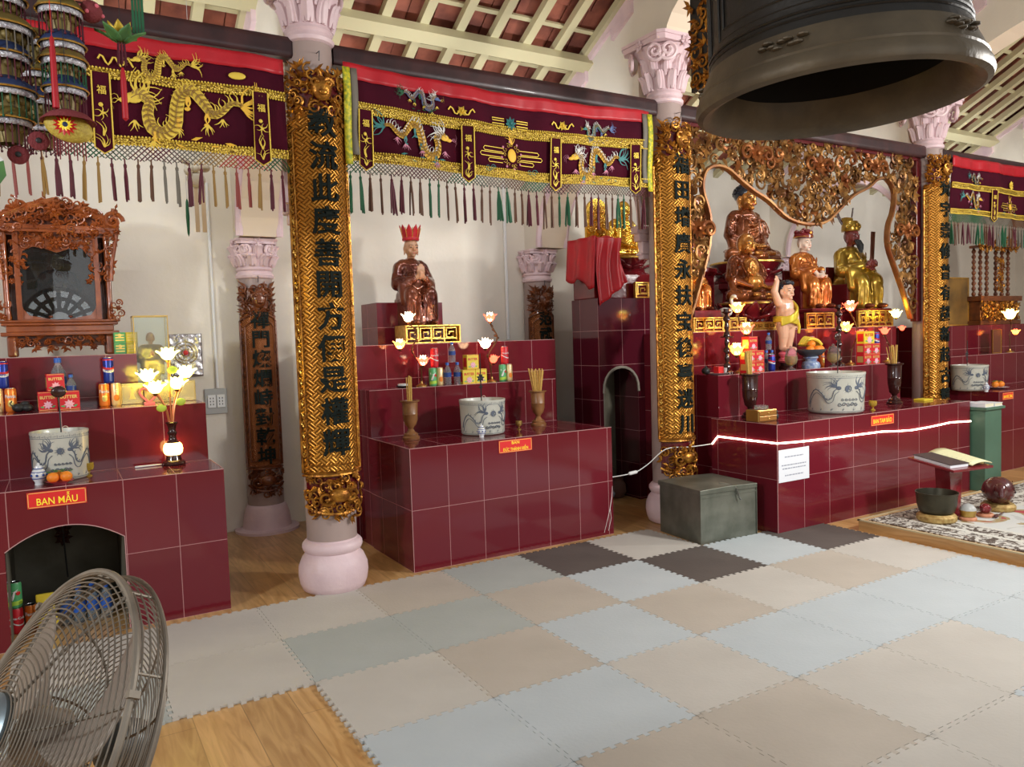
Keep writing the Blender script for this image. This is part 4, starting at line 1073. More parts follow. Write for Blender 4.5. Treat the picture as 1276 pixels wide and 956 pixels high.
def carton(loc, kind, label, w=.10, h=.108, d=.07, rz=0., group=None, text='BUTTER'):
    a, bx = (MT['foilred'], MT['goldpr']) if kind == 'red' else (MT['foilyel'], MT['red'])
    t = thing('biscuit_carton', label, 'box', loc, rz, group)
    MB().box(-w / 2, w / 2, -d / 2, d / 2, 0, h).build('carton_body', a, t, bevel=.0015)
    m = MB(); m.mark()
    for i in range(8): a_ = 2 * PI * i / 8; leaf(m, (.0, h * .30), a_, w * .27, w * .08, .0, .002)
    m.ell((0, h * .30, .001), (w * .1, w * .08, .002), nu=8, nv=4)
    m.remap(lambda p: (p[0], -d / 2 - .0015 - p[2], p[1])); m.build('printed_flower', MT['pinkpr'], t)
    m = MB(); m.mark()
    for s in (-1, 1): leaf(m, (s * w * .18, h * .16), PI / 2 - s * 1.2, w * .25, w * .06, 0, .001)
    m.remap(lambda p: (p[0], -d / 2 - .001 - p[2], p[1])); m.build('printed_leaves', MT['foilgrn'], t)
    m = MB(); put_text(m, text, facing(0, -d / 2 - .0006, h * .70), w * .24, .001, .03, width=w * .8); m.build('lettering', bx, t, fixn=False)
    m = MB(); e = .004
    for z in (.003, h - .005): m.box(-w / 2 + .003, w / 2 - .003, -d / 2 - .0008, -d / 2, z, z + .002)
    m.box(-w / 2 - .0008, -w / 2, -d / 2 + .01, d / 2 - .01, .02, h * .8); m.build('gold_lines', bx, t)
    return t
# offerings on the left altar (ledge at z = 1.15)
can((.231, 5.22, 1.15), 'orange', 'orange soda can under the navy can, beside the gold tins'); can((.295, 5.23, 1.15), 'gold', 'cream and orange can right of the orange soda can, beside the gold tins'); can((.262, 5.235, 1.289), 'cola', 'navy cola can stacked on two cans near the gold tins', .155)
can((-.243, 5.25, 1.15), 'orange', 'orange soda can in the pyramid at the left edge of the left altar'); can((-.307, 5.25, 1.15), 'gold', 'cream and orange can at the left edge under the navy cola can'); can((-.275, 5.255, 1.289), 'cola', 'navy cola can stacked at the left edge of the left altar', .155)
carton((-.063, 5.19, 1.15), 'red', 'red carton left of the lower pair on the left altar, front flower print', .095, rz=.05); carton((.045, 5.16, 1.15), 'red', 'red carton right of the lower pair on the left altar', .108)
carton((-.02, 5.27, 1.2582), 'red', 'red carton standing on the lower pair on the left altar', .09, .10, rz=.1)
bottle((.0, 5.36, 1.2), 'clear water bottle standing tallest behind the red cartons of the left altar', .25, None); bottle((.062, 5.26, 1.2), 'small water bottle behind the right red carton of the left altar', .15, None)
MB(True)
for x, z0 in ((0., 1.15), (.062, 1.15)):
    m = MB(); m.box(-.045 if x == 0 else -.025, .03, -.03, .03, 0, .0499); tag(m.build('small_box', MT['foilred'], None, bevel=.002, loc=(x, 5.36 if x == 0 else 5.26, z0)), 'low red box hidden behind the cartons under the %s water bottle' % ('tall' if x == 0 else 'short'), 'box')
for x, w, lb in ((.383, .126, 'small square brushed gold tin with an embossed figure, left of the two'), (.60, .30, 'wide brushed gold tin with embossed figures behind the lotus lamp')):
    t = thing('gold_tin', lb, 'box', (x, 5.29, 1.15)); MB().box(-w / 2, w / 2, -.05, .05, 0, .13).build('tin_body', MT['tin'], t, bevel=.003)
    m = MB()
    for z in (.008, .118): m.box(-w / 2 + .006, w / 2 - .006, -.052, -.05, z, z + .003)
    for xx in (-w / 2 + .006, w / 2 - .009): m.box(xx, xx + .003, -.052, -.05, .008, .121)
    m.build('raised_border', MT['brass'], t)
    m = MB(); m.prism([(-.022, .03), (.022, .03), (.012, .045), (.006, .08), (.004, .095), (-.004, .095), (-.006, .08), (-.012, .045)], -.053, -.05); m.ell((0, -.052, .10), (.006, .002, .008), nu=8, nv=5); m.build('embossed_figure', MT['goldpr'], t)
m = MB(); m.ell((-.03, 0, .025), (.035, .03, .025)); m.ell((.012, -.01, .022), (.03, .028, .022)); m.ell((.0, .01, .045), (.025, .02, .015)); m.tube([(-.05, -.02, .03), (-.07, -.03, .05), (-.06, -.02, .065)], .004, 5)
tag(m.build('carved_toad', MT['black'], None, True, loc=(-.175, 5.20, 1.15)), 'small black carved toad ornament left of the red cartons', 'ornament')
# pink heart ornament
m = MB(); hp = [(.05 * sin(a) ** 3, .042 * cos(a) - .016 * cos(2 * a) - .006 * cos(3 * a)) for a in [2 * PI * i / 40 for i in range(40)]]
m.tube([(x, 0, z + .06) for x, z in hp], .007, 6, closed=True); m.box(-.03, .03, -.02, .02, 0, .012); tag(m.build('heart_ornament', MT['pinkpl'], None, True, loc=(.47, 5.17, 1.15)), 'pink heart-shaped ring ornament before the wide gold tin', 'ornament')
# stacked green and yellow packets
for i, (x, z, mt, lb) in enumerate(((.355, 1.46, 'foilgrn', 'green tea packet at lower left of the packet stack by the shrine'), (.425, 1.46, 'foilyel', 'yellow tea packet at lower right of the packet stack by the shrine'), (.355, 1.531, 'foilgrn', 'green tea packet at upper left of the packet stack by the shrine'), (.425, 1.531, 'foilyel', 'yellow tea packet at upper right of the packet stack by the shrine'))):
    t = thing('tea_packet', lb, 'box', (x, 5.6, z)); MB().box(-.034, .034, -.03, .03, 0, .0695).build('packet_body', MT[mt], t, bevel=.002)
    m = MB()
    for q in range(3): m.box(-.026, .026, -.0312, -.03, .014 + q * .017, .022 + q * .017)
    m.ell((.0, -.031, .05), (.012, .001, .012), nu=8, nv=4); m.build('printed_stripes', MT['goldpr'], t)

# ------------------------------------------------------------------ incense bowls
def incense_bowl(loc, R, H, label, rz=0.):
    t = thing('incense_bowl', label, 'incense bowl', loc, rz)
    MB().lathe([(R * .86, 0), (R * .93, H * .03), (R * .95, H * .08), (R * .97, H * .5), (R, H * .93), (R * 1.015, H * .96), (R * 1.01, H), (R * .95, H), (R * .93, H * .96), (R * .91, H * .85), (.001, H * .85)], 48).build('pot', MT['ceramic'], t, True)
    MB().lathe([(R * .905, H * .86), (R * .5, H * .90), (.001, H * .91)], 32, cap=False).build('ash', M_('incense_ash', (.42, .36, .28), .95), t, True)
    m = MB(); m.mark(); rg = random.Random(int(R * 1000))
    for z in (.88, .975, .06): m.tube([(2 * PI * R * i / 60, H * z, 0) for i in range(61)], .0016, 4, caps=False)
    n = 30
    for i in range(n):
        u = 2 * PI * R * i / n; s = 2 * PI * R / n * .36; z = H * .93
        m.tube([(u - s, z - .008, 0), (u - s, z + .007, 0), (u + s, z + .007, 0), (u + s, z - .004, 0), (u - s * .3, z - .004, 0)], .0013, 4)
    for c, s in ((-.42, 1), (.42, -1)):       # two dragons around a yin-yang disc
        u0 = c * R * 1.5
        m.tube(sm_path([(u0 - s * R * .5, H * .34), (u0 - s * R * .38, H * .62), (u0 - s * R * .12, H * .5), (u0 + s * R * .05, H * .38), (u0 + s * R * .1, H * .62), (u0 + s * R * .22, H * .68)], 4), .006, 4, flat=.3, up=(0, 0, 1)) if False else None
        P = sm_path([(u0 - s * R * .95, H * .22, 0), (u0 - s * R * .80, H * .45, 0), (u0 - s * R * .55, H * .60, 0), (u0 - s * R * .30, H * .50, 0), (u0 - s * R * .12, H * .36, 0), (u0 + s * R * .06, H * .40, 0), (u0 + s * R * .14, H * .56, 0), (u0 + s * R * .28, H * .64, 0)], 4)
        m.tube(P, .0035, 4); m.tube([(q[0] + s * .008, q[1] - .026, 0) for q in P], .0022, 4)
        for q in P[::2]: m.tube([q, (q[0] + .006, q[1] + .012, 0)], .002, 3)
        strokes(m, 11, u0 + s * R * .22, H * .66, R * .42, .0065, PI * (.35 if s > 0 else -.1), PI * (1.1 if s > 0 else .65), rg, 0)
        m.ell((u0 + s * R * .3, H * .64, 0), (R * .09, R * .07, .001), nu=10, nv=4)
    m.tube([(R * .11 * cos(a * PI / 10), H * .62 + R * .11 * sin(a * PI / 10), 0) for a in range(20)], .003, 4, closed=True)
    m.prism([(R * .1 * cos(a), H * .62 + R * .1 * sin(a)) for a in [PI / 2 + PI * i / 10 for i in range(11)]], -.0005, .0015, 'xy'); m.ell((0, H * .62 + R * .05, 0), (R * .05, R * .05, .0018), nu=8, nv=4)
    strokes(m, 10, 0, H * .62, R * .20, .003, 0, 2 * PI, rg, 0, .1)
    for k in range(5):
        spiral(m, (R * (-.3 + .15 * k), H * .24), R * .075, 1.4, 1 if k % 2 else -1, .0028, .0018, 0, 0, 4, 9); spiral(m, (R * (-.2 + .13 * k), H * .36), R * .055, 1.3, -1, .0022, .0016, 0, 0, 4, 9)
    for k in range(14): strokes(m, 3, R * (-2.6 + .4 * k), H * .09, R * .12, .002, .5, 1.4, rg, 0)
    def pr(z): return R * (.955 + .046 * max(0, min(1, z / H))) + .0005
    m.remap(lambda p: ((pr(p[1]) + p[2]) * sin(p[0] / R), -(pr(p[1]) + p[2]) * cos(p[0] / R), p[1])); m.build('painted_dragons', MT['bluepaint'], t)
    return t
incense_bowl((-.014, 4.81, .80), .138, .262, 'grey-white ceramic incense bowl with painted dragons on the left altar')
incense_bowl((2.62, 4.86, .80), .165, .25, 'white ceramic incense bowl on the altar below the red-crowned statue')
incense_bowl((5.42, 4.00, .80), .222, .325, 'largest ceramic incense bowl, on the central altar', -.5)
incense_bowl((8.02, 4.35, .80), .17, .26, 'ceramic incense bowl on the far right altar', -.6)
def pin(loc, h, label, star=True, disc=0.):
    t = thing('incense_holder', label, 'incense holder', loc)
    m = MB(); m.tube([(0, 0, 0), (0, 0, h)], .004, 6); m.build('rod', MT['black'], t, True)
    if disc:
        MB().ell((0, 0, h), (disc, .012, disc * .85)).build('coil_disc', MT['darkturned'], t, True)
    else:
        m = MB(); m.mark()
        for a in range(7): leaf(m, (0, h * .5), a * .9, .035, .010, 0, .006)
        for a in range(4): leaf(m, (0, h * .32), a * 1.57, .02, .008, 0, .006)
        m.lathe([(.003, 0), (.006, .01), (.003, .03)], 6, (0, 0, 0)); m.remap(lambda p: (p[0], p[2], p[1])); m.build('star_flower', MT['black'], t)
    m = MB(); m.tube([(.02 + .016 * cos(a * .5), 0, .03 + .018 * sin(a * .5)) for a in range(11)], .002, 5); m.build('burnt_curl', M_('ash_curl', (.7, .55, .45), .8), t)
    return t
pin((-.005, 4.81, 1.035), .235, 'black disc on a thin rod standing in the left altar incense bowl', disc=.037)
pin((2.615, 4.86, 1.025), .355, 'thin black rod with a star flower in the incense bowl below the red-crowned statue')
pin((5.42, 3.98, 1.09), .32, 'pale rod with grey disc standing in the largest incense bowl', disc=.036)
pin((7.98, 4.35, 1.03), .28, 'thin rod with star flower in the far right incense bowl')

def jar(loc, s, label):
    t = thing('lidded_jar', label, 'jar', loc)
    MB().lathe([(.018 * s, 0), (.016 * s, .01 * s), (.026 * s, .028 * s), (.030 * s, .05 * s), (.024 * s, .066 * s), (.016 * s, .072 * s)], 20).build('body', MT['porcelain'], t, True)
    MB().lathe([(.018 * s, .072 * s), (.015 * s, .084 * s), (.006 * s, .09 * s), (.007 * s, .096 * s), (.001, .10 * s)], 16).build('lid', MT['porcelain'], t, True)
    m = MB()
    for z, r in ((.03, .0275), (.058, .0275), (.074, .0185)): m.tube([(r * s * cos(a * PI / 9), r * s * sin(a * PI / 9), z * s) for a in range(18)], .0022 * s, 4, closed=True)
    for a in range(7): m.ell((.0295 * s * cos(a * .9), .0295 * s * sin(a * .9), .044 * s), .006 * s, nu=6, nv=4)
    m.build('blue_pattern', MT['cobalt'], t)
jar((-.118, 4.66, .80), 1.15, 'small blue and white lidded jar before the left incense bowl'); jar((2.51, 4.68, .80), .95, 'small blue and white lidded jar before the middle incense bowl'); jar((7.9, 4.12, .80), 1.0, 'small blue and white lidded jar on the far right altar')
def cup(loc, s, mt, label):
    t = thing('stem_cup', label, 'cup', loc)
    MB().lathe([(.018 * s, 0), (.018 * s, .004 * s), (.006 * s, .012 * s), (.006 * s, .022 * s), (.024 * s, .034 * s), (.028 * s, .05 * s), (.026 * s, .068 * s), (.023 * s, .068 * s), (.024 * s, .05 * s), (.001, .036 * s)], 18, cap=False).build('goblet', MT[mt], t, True)
cup((.11, 4.78, .80), 1.1, 'amber', 'small amber glass cup beside the left incense bowl'); cup((2.93, 4.87, .80), .95, 'brass', 'tiny brass cup beside the middle incense bowl'); cup((5.70, 3.86, .80), 1.15, 'amber', 'small amber glass cup beside the largest incense bowl')

def fruits(name, plate_loc, spots, lab, R=.026, leaves=True):
    for i, (x, y, z) in enumerate(spots):
        t = thing('orange', lab[i], 'fruit', (plate_loc[0] + x, plate_loc[1] + y, plate_loc[2] + z))
        MB().ell((0, 0, 0), (R, R, R * .92), nu=18, nv=12).build('peel', MT['orange'], t, True)
        m = MB(); k = m.mark(); 
        for a in ((.4, 2.6) if leaves else (1.2,)): leaf(m, (0, 0), a, R * 1.5, R * .4, 0, .004)
        m.remap(lambda p: (p[0], p[1], R * .92 + p[2])); m.build('leaf', MT['leafgreen'], t)
t = MB().lathe([(.03, 0), (.034, .004), (.062, .014), (.066, .016), (.058, .012), (.001, .008)], 28, cap=False).build('plate', MT['pinkpl'], None, True, loc=(-.025, 4.62, .80)); tag(t, 'pink plastic plate holding oranges on the left altar', 'plate')
fruits('o', (-.025, 4.62, .80), ((-.03, -.01, .036), (.03, -.012, .036), (.0, .03, .038)), ('leafy orange at left on the pink plate', 'leafy orange at right on the pink plate', 'leafy orange at the back of the pink plate'), .029)

# ------------------------------------------------------------------ petals, lamps
def petal(m, c, a, tilt, L, W, curl=.25, base=0.):
    """one cupped petal leaving c in heading a, rising at tilt"""
    ca, sa = cos(a), sin(a)
    def P(u, v):
        s = v; w = W * sin(PI * min(1, .12 + .88 * s) ** .8) * (u - .5) * 2
        r = base + L * s * cos(tilt) + curl * L * s * s * .6; z = L * s * sin(tilt) + .12 * L * (2 * u - 1) ** 2 * s
        return (c[0] + ca * r - sa * w, c[1] + sa * r + ca * w, c[2] + z)
    m.grid(P, 4, 5)
def flower(parent, c, R, inner, outer, tilt=.9, n=6):
    m = MB()
    for i in range(n): petal(m, c, 2 * PI * i / n, tilt + .45, R * 1.35, R * .5, -.05)
    m.ell((c[0], c[1], c[2] + R * .5), (R * .45, R * .45, R * .5), nu=10, nv=7); m.build('glowing_heart', inner, parent, True, fixn=False)
    m = MB()
    for i in range(n + 1): petal(m, c, 2 * PI * (i + .5) / (n + 1), tilt + .12, R * 1.3, R * .55, .28)
    m.build('petals', outer, parent, True, fixn=False)
    m = MB().lathe([(.002, -R * .35), (R * .2, -R * .25), (R * .3, -R * .02), (R * .1, .0)], 10, c); m.build('calyx', MT['vine'], parent, True)
t = thing('lotus_lamp', 'lit lotus lamp with glowing yellow flowers and amber globe on the left altar', 'lamp', (.556, 4.885, .80))
MB().lathe([(.062, 0), (.066, .01), (.06, .022), (.045, .03), (.04, .05), (.038, .06)], 28).build('base', MT['darkturned'], t, True)
MB().lathe([(.036, .058), (.05, .072), (.054, .095), (.05, .118), (.038, .132)], 28).build('globe', MT['glowwarm'], t, True)
MB().lathe([(.038, .13), (.024, .145), (.02, .17), (.028, .19), (.02, .205), (.026, .235), (.036, .25), (.03, .255)], 24).build('neck', MT['darkturned'], t, True)
stems = [((0, 0, .62)), ((-.115, .0, .50)), ((-.08, -.03, .43)), ((.095, .02, .51)), ((.045, .03, .445))]
m = MB()
for q in stems: m.tube(sm_path([(q[0] * .1, q[1] * .1, .25), (q[0] * .35, q[1] * .3, .25 + (q[2] - .25) * .5), (q[0], q[1], q[2])], 5), .005, 6)
m.build('stems', M_('copper_stem', (.55, .20, .08), .3, .7), t, True)
for q in stems: flower(t, (q[0], q[1], q[2]), .055, MT['glowyel'], MT['glowyel'], .6, 7)
m = MB(); 
for x, z in ((-.05, .34), (.055, .37), (.02, .56)): m.ell((x, -.01, z), (.028, .012, .022)); 
m.build('leaf', M_('lit_leaf', (.25, .35, .05), .5, emit=(.4, .4, .02), es=.4), t, True)
point('lotus_glow', (.577, 4.9, 1.34), 2.2, (1., .78, .3)) if False else None
def lamp_tree(loc, label, spec, vine, sc=1.):
    t = thing('flower_lamp', label, 'lamp', loc)
    MB().lathe([(.045, 0), (.045, .006), (.03, .014), (.012, .022), (.008, .04)], 20).build('base', MT['brass'], t, True)
    m = MB(); m.tube(sm_path(vine, 5), .0055, 6)
    rg = random.Random(len(label))
    for q in vine[1:-1]: spiral(m, (q[0], q[2]), .0, .1, 1, .001, .001)
    m.build('twisted_stem', MT['vine'], t, True)
    for (x, y, z, R, io) in spec:
        flower(t, (x, y, z), R * 1.18, MT[io[0]], MT[io[1]], .75)
    m = MB()
    for q in vine[1:]:
        k = len(m.v); leaf(m, (0, 0), rg.uniform(0, 6), .035, .012, 0, .006); leaf(m, (0, 0), rg.uniform(0, 6), .03, .01, 0, .006); m.remap(lambda p: (p[0] + q[0], p[2] + q[1], p[1] + q[2]), k)
    m.build('metal_leaves', MT['vine'], t)
    return t
W3, R3, O3 = ('glowwhite', 'glowred'), ('glowred', 'glowred'), ('glowwarm', 'glowor')
lamp_tree((2.36, 5.33, 1.14), 'lit three-flower lamp on twisted stem, left of the offerings below the red-crowned statue', [(-.09, 0, .49, .045, ('glowwhite', 'glowwhite')), (-.165, .0, .29, .045, ('glowwhite', 'glowor')), (.01, -.02, .16, .045, W3)],
          [(0, 0, .02), (.0, 0, .14), (-.03, 0, .20), (-.07, 0, .28), (-.03, 0, .36), (-.03, 0, .42), (-.09, 0, .48)])
lamp_tree((2.97, 5.33, 1.14), 'lit three-flower lamp on twisted stem, right of the offerings below the red-crowned statue', [(.0, 0, .48, .045, W3), (-.06, -.02, .27, .05, ('glowwhite', 'glowwhite')), (.03, .02, .15, .04, R3)],
          [(0, 0, .02), (-.01, 0, .12), (-.02, 0, .22), (.04, 0, .30), (.06, 0, .36), (.02, 0, .43), (.0, 0, .47)])
lamp_tree((4.90, 4.53, 1.135), 'lit three-flower lamp beside the dark candlestick at left of the central altar', [(-.02, 0, .50, .052, ('glowyel', 'glowor')), (.07, -.01, .32, .058, ('glowyel', 'glowred')), (-.10, -.06, .15, .06, ('glowyel', 'glowor'))],
          [(0, 0, .02), (.0, 0, .14), (.04, 0, .22), (.07, 0, .30), (.02, 0, .38), (-.02, 0, .49)])
lamp_tree((6.36, 4.53, 1.135), 'lit three-flower lamp behind the red cartons at right of the central altar', [(0., 0, .50, .058, W3), (-.08, -.01, .31, .055, O3), (.16, 0, .26, .04, R3)],
          [(0, 0, .02), (.02, 0, .14), (.09, 0, .26), (.08, 0, .36), (.03, 0, .44), (0, 0, .49)])
lamp_tree((6.95, 4.55, 1.135), 'lit red flower lamp behind the far incense vase of the central altar', [(-.04, 0, .27, .042, R3), (.24, .0, .30, .03, R3), (.22, .05, .43, .05, ('glowyel', 'glowyel'))], [(0, 0, .02), (.05, 0, .12), (.0, 0, .2), (-.04, 0, .26)])

# ------------------------------------------------------------------ offerings below the red-crowned statue
bottle((2.625, 5.25, 1.14), 'clear water bottle with blue cap, right of the lower pair before the red-crowned statue'); bottle((2.59, 5.262, 1.312), 'clear water bottle with blue cap standing on top of the other two', .155)
can((2.435, 5.29, 1.14), 'seven', 'green 7 soda can at left under a red can, by the left flower lamp', group=None); can((2.497, 5.30, 1.14), 'gold', 'cream and orange can at left beside the green can'); can((2.46, 5.30, 1.279), 'red', 'red can stacked on the green and cream cans at left', .148)
can((3.035, 5.27, 1.14), 'seven', 'green 7 soda can at right under a red can, by the right flower lamp'); can((3.098, 5.28, 1.14), 'gold', 'cream and orange can at right beside the green can'); can((3.065, 5.28, 1.279), 'red', 'red can stacked on the green and cream cans at right', .14)
carton((2.70, 5.235, 1.14), 'yellow', 'yellow carton with pink flower, left of the lower pair', .108, .112); carton((2.805, 5.235, 1.14), 'yellow', 'yellow carton with pink flower, right of the lower pair', .096, .112); carton((2.735, 5.235, 1.2525), 'yellow', 'yellow carton stacked on the lower two yellow cartons', .10, .112)
m = MB().lathe([(.03, 0), (.045, .006), (.055, .014), (.05, .013), (.001, .008)], 20, cap=False); t = tag(m.build('saucer', MT['black'], None, True, loc=(2.20, 5.31, 1.14)), 'small black saucer at the left end of the middle altar ledge', 'saucer')
m = MB().lathe([(.038, 0), (.04, .012), (.03, .016), (.001, .016)], 20); tag(m.build('wax_disc', MT['porcelain'], None, True, loc=(2.20, 5.31, 1.155)), 'pale wax disc resting on the small black saucer', 'candle')
def vase(loc, s, mt, label, H=.27, r=.07):
    t = thing('incense_vase', label, 'vase', loc)
    MB().lathe([(r * .85, 0), (r * .88, .014), (r * .7, .024), (r * .72, .036), (r * .42, .05), (r * .25, .07), (r * .35, .085), (r * .55, .10), (r * .72, H * .5), (r * .74, H * .62), (r * .78, H * .64), (r * .74, H * .66), (r * .78, H * .95), (r * .98, H * .97), (r, H), (r * .7, H), (r * .66, H * .9), (.001, H * .6)], 32, cap=False).build('turned_body', MT[mt], t, True)
    return t
def sticks(loc, label, n, L, spread, lean=0., seed=1):
    m = MB(); rg = random.Random(seed)
    for i in range(n):
        a = rg.uniform(0, 6.28); r = rg.uniform(0, .018); dx = spread * r / .018 * cos(a) + lean; dy = spread * r / .018 * sin(a)
        m.tube([(r * cos(a), r * sin(a), 0), (r * cos(a) + dx, r * sin(a) + dy, L * rg.uniform(.92, 1.))], .0032, 5)
    return tag(m.build('incense_bundle', MT['incense'], None, loc=loc), label, 'incense')
vase((2.10, 4.96, .80), 1, 'turned', 'turned brown wooden incense vase at the left of the middle altar'); sticks((2.10, 4.96, .99), 'upright yellow incense bundle in the left wooden vase', 14, .255, .006, 0, 1)
vase((3.18, 4.99, .80), 1, 'turned', 'turned brown wooden incense vase at the right of the middle altar'); sticks((3.18, 4.99, .98), 'yellow incense bundle fanned out in the right wooden vase', 22, .265, .045, -.01, 2)
vase((4.65, 4.20, .80), 1, 'darkturned', 'dark turned incense vase at left of the central altar', .345, .08); sticks((4.65, 4.20, 1.05), 'yellow incense bundle in the dark vase left of the central altar', 22, .28, .02, -.02, 3)
vase((6.30, 4.06, .80), 1, 'darkturned', 'dark turned incense vase at right of the central altar', .355, .075); sticks((6.30, 4.06, 1.05), 'yellow incense bundle leaning in the dark vase right of the central altar', 20, .27, .04, -.03, 4)

# ------------------------------------------------------------------ signs, notice, wall fittings
def sign(x0, x1, z0, z1, y, lines, label, size):
    cx, cz = (x0 + x1) / 2, (z0 + z1) / 2; w, h = x1 - x0, z1 - z0
    t = thing('altar_sign', label, 'sign', (cx, y, cz))
    MB().box(-w / 2, w / 2, -.002, 0, -h / 2, h / 2).build('plate', MT['signred'], t)
    m = MB(); e = .004; q = .003
    for z in (-h / 2 + q, h / 2 - q - e): m.box(-w / 2 + q, w / 2 - q, -.0028, -.002, z, z + e)
    for x in (-w / 2 + q, w / 2 - q - e): m.box(x, x + e, -.0028, -.002, -h / 2 + q, h / 2 - q)
    m.build('border', MT['signedge'], t)
    m = MB()
    for s, z, wd in lines: put_text(m, s, facing(0, -.0025, z), size, .0012, .008, width=wd)
    m.build('lettering', MT['signyel'], t, fixn=False)
sign(-.172, .090, .703, .785, 4.508, [('BAN MẪU', 0, .18)], 'red sign with yellow letters BAN MẪU on the left altar', .05)
sign(2.535, 2.80, .703, .789, 4.488, [('BAN', .022, .06), ('ĐỨC THÁNH HIỀN', -.016, .20)], 'red sign with two lines of yellow letters on the middle altar', .03)
sign(5.48, 5.775, .698, .778, 3.728, [('BAN TAM BẢO', 0, .24)], 'red sign with yellow letters BAN TAM BẢO above the LED strip', .05)
sign(8.02, 8.22, .715, .785, 4.028, [('BAN ĐỨC ÔNG', 0, .16)], 'red sign with yellow letters on the far right altar', .04)
t = thing('paper_notice', 'white printed paper notice taped to the central altar below the LED strip', 'notice', (4.575, 3.729, .50))
MB().box(-.165, .165, -.0015, 0, -.122, .115).build('sheet', MT['paper'], t)
m = MB(); rg = random.Random(5)
for z, w in ((.06, .20), (-.0, .27), (-.025, .25), (-.075, .20)):
    x = -w / 2
    while x < w / 2: l = rg.uniform(.012, .03); m.box(x, min(x + l, w / 2), -.0022, -.0015, z - .004, z + .004); x += l + .006
m.build('faint_print', M_('grey_ink', (.30, .32, .38), .7), t)
# LED strip
pts = [(4.39, 4.30, .57)] if False else []
pts = [(4.393, 4.36, .60), (4.393, 4.30, .665), (4.393, 3.97, .666), (4.394, 3.726, .668), (4.60, 3.722, .659), (4.751, 3.722, .655), (5.0, 3.722, .651), (5.241, 3.722, .648), (5.617, 3.722, .644), (5.8, 3.722, .63), (6.02, 3.722, .62), (6.274, 3.722, .624), (6.585, 3.722, .637), (6.89, 3.722, .622)]
t = tag(MB(True).tube(pts, .006, 6).build('led_strip', M_('led_glow', (1, .95, .8), .4, emit=(1., .86, .62), es=9.), None, loc=(4.39, 3.72, .64)), 'glowing white LED strip stuck along the central altar', 'light strip')
# sockets, conduits
t = thing('wall_socket', 'grey double wall socket plate right of the left altar', 'socket', (1.06, 6.398, 1.06))
MB().box(-.083, .083, -.014, 0, -.10, .10).build('back_box', MT['grey'], t, bevel=.003)
for s in (-1, 1): MB().box(-.03 + s * .034, .03 + s * .034, -.022, -.014, -.05, .05).build('socket_module', MT['white'], t, bevel=.002)
m = MB()
for s in (-1, 1):
    for i in (-1, 1):
        for j in (-1, 0, 1): m.box(s * .034 + i * .011 - .003, s * .034 + i * .011 + .003, -.0228, -.0222, j * .024 - .006, j * .024 + .006)
m.build('socket_holes', MT['black'], t)
tag(MB().tube([(0, 0, 0), (.0, 0, 1.6)], .011, 8).build('cable_conduit', MT['white'], None, True, loc=(1.075, 6.386, 1.165)), 'thin white conduit rising from the wall socket', 'conduit')
tag(MB().tube([(0, 0, 0), (0, 0, 1.75)], .016, 8).build('cable_conduit', MT['white'], None, True, loc=(3.75, 6.382, 1.47)), 'white conduit on the wall left of the rear pilaster behind the middle altar', 'conduit')

# ------------------------------------------------------------------ objects in the arched recess
can((-.262, 4.80, 0), 'red', 'red cola can at the bottom of the recess stack'); can((-.20, 4.82, 0), 'orange', 'orange soda can beside the red one inside the recess'); can((-.262, 4.80, .139), 'seven', 'green 7 soda can on top of the stack inside the arched recess')
m = MB(); rg = random.Random(2)
t = thing('bottle_pack', 'shrink-wrapped pack of blue-labelled water bottles inside the arched recess', 'bottles', (.06, 4.82, 0))
for i in range(4):
    for j in range(2):
        m = MB(); m.lathe([(.028, 0), (.03, .01), (.03, .12), (.012, .165), (.012, .185)], 12, (-.1 + .066 * i, -.03 + .066 * j, 0)); m.build('bottle', MT['pet'], t, True)
        m = MB(); m.lathe([(.0305, .06), (.0305, .115)], 12, (-.1 + .066 * i, -.03 + .066 * j, 0), cap=False); m.lathe([(.014, .17), (.014, .19), (.001, .19)], 10, (-.1 + .066 * i, -.03 + .066 * j, 0)); m.build('label_and_cap', MT['capblue'], t, True, fixn=False)
m = blob('snack_bag', MB().ell((0, 0, .10), (.05, .025, .09)).ell((.01, -.01, .06), (.055, .04, .055)).box(-.045, .045, -.008, .008, .17, .21), MT['foilyel'], None, .008, 2, loc=(-.13, 4.72, 0)); tag(m, 'yellow snack bag propped up inside the arched recess', 'bag')
t = thing('dried_garland', 'dark dried flower string hanging inside the arched recess', 'garland', (-.03, 5.1, .46))
MB().tube([(0, 0, .24), (.0, 0, 0), (.01, 0, -.28)], .005, 6).build('cord', MT['black'], t)
m = MB(); m.mark()
for z in (.05, 0, -.05): 
    for a in range(7): leaf(m, (0, z), a * .9 + z * 20, .05, .015, 0, .01)
m.remap(lambda p: (p[0], p[2], p[1])); m.build('dried_petals', MT['darkturned'], t)

m = MB(); m.cap2((-.075, 0, .006), .006, (.06, .004, .006), .005, 8); tag(m.build('incense_stick_holder', MT['porcelain'], None, True, loc=(.43, 4.905, .80)), 'thin white stick lying beside the lotus lamp on the left altar', 'stick')

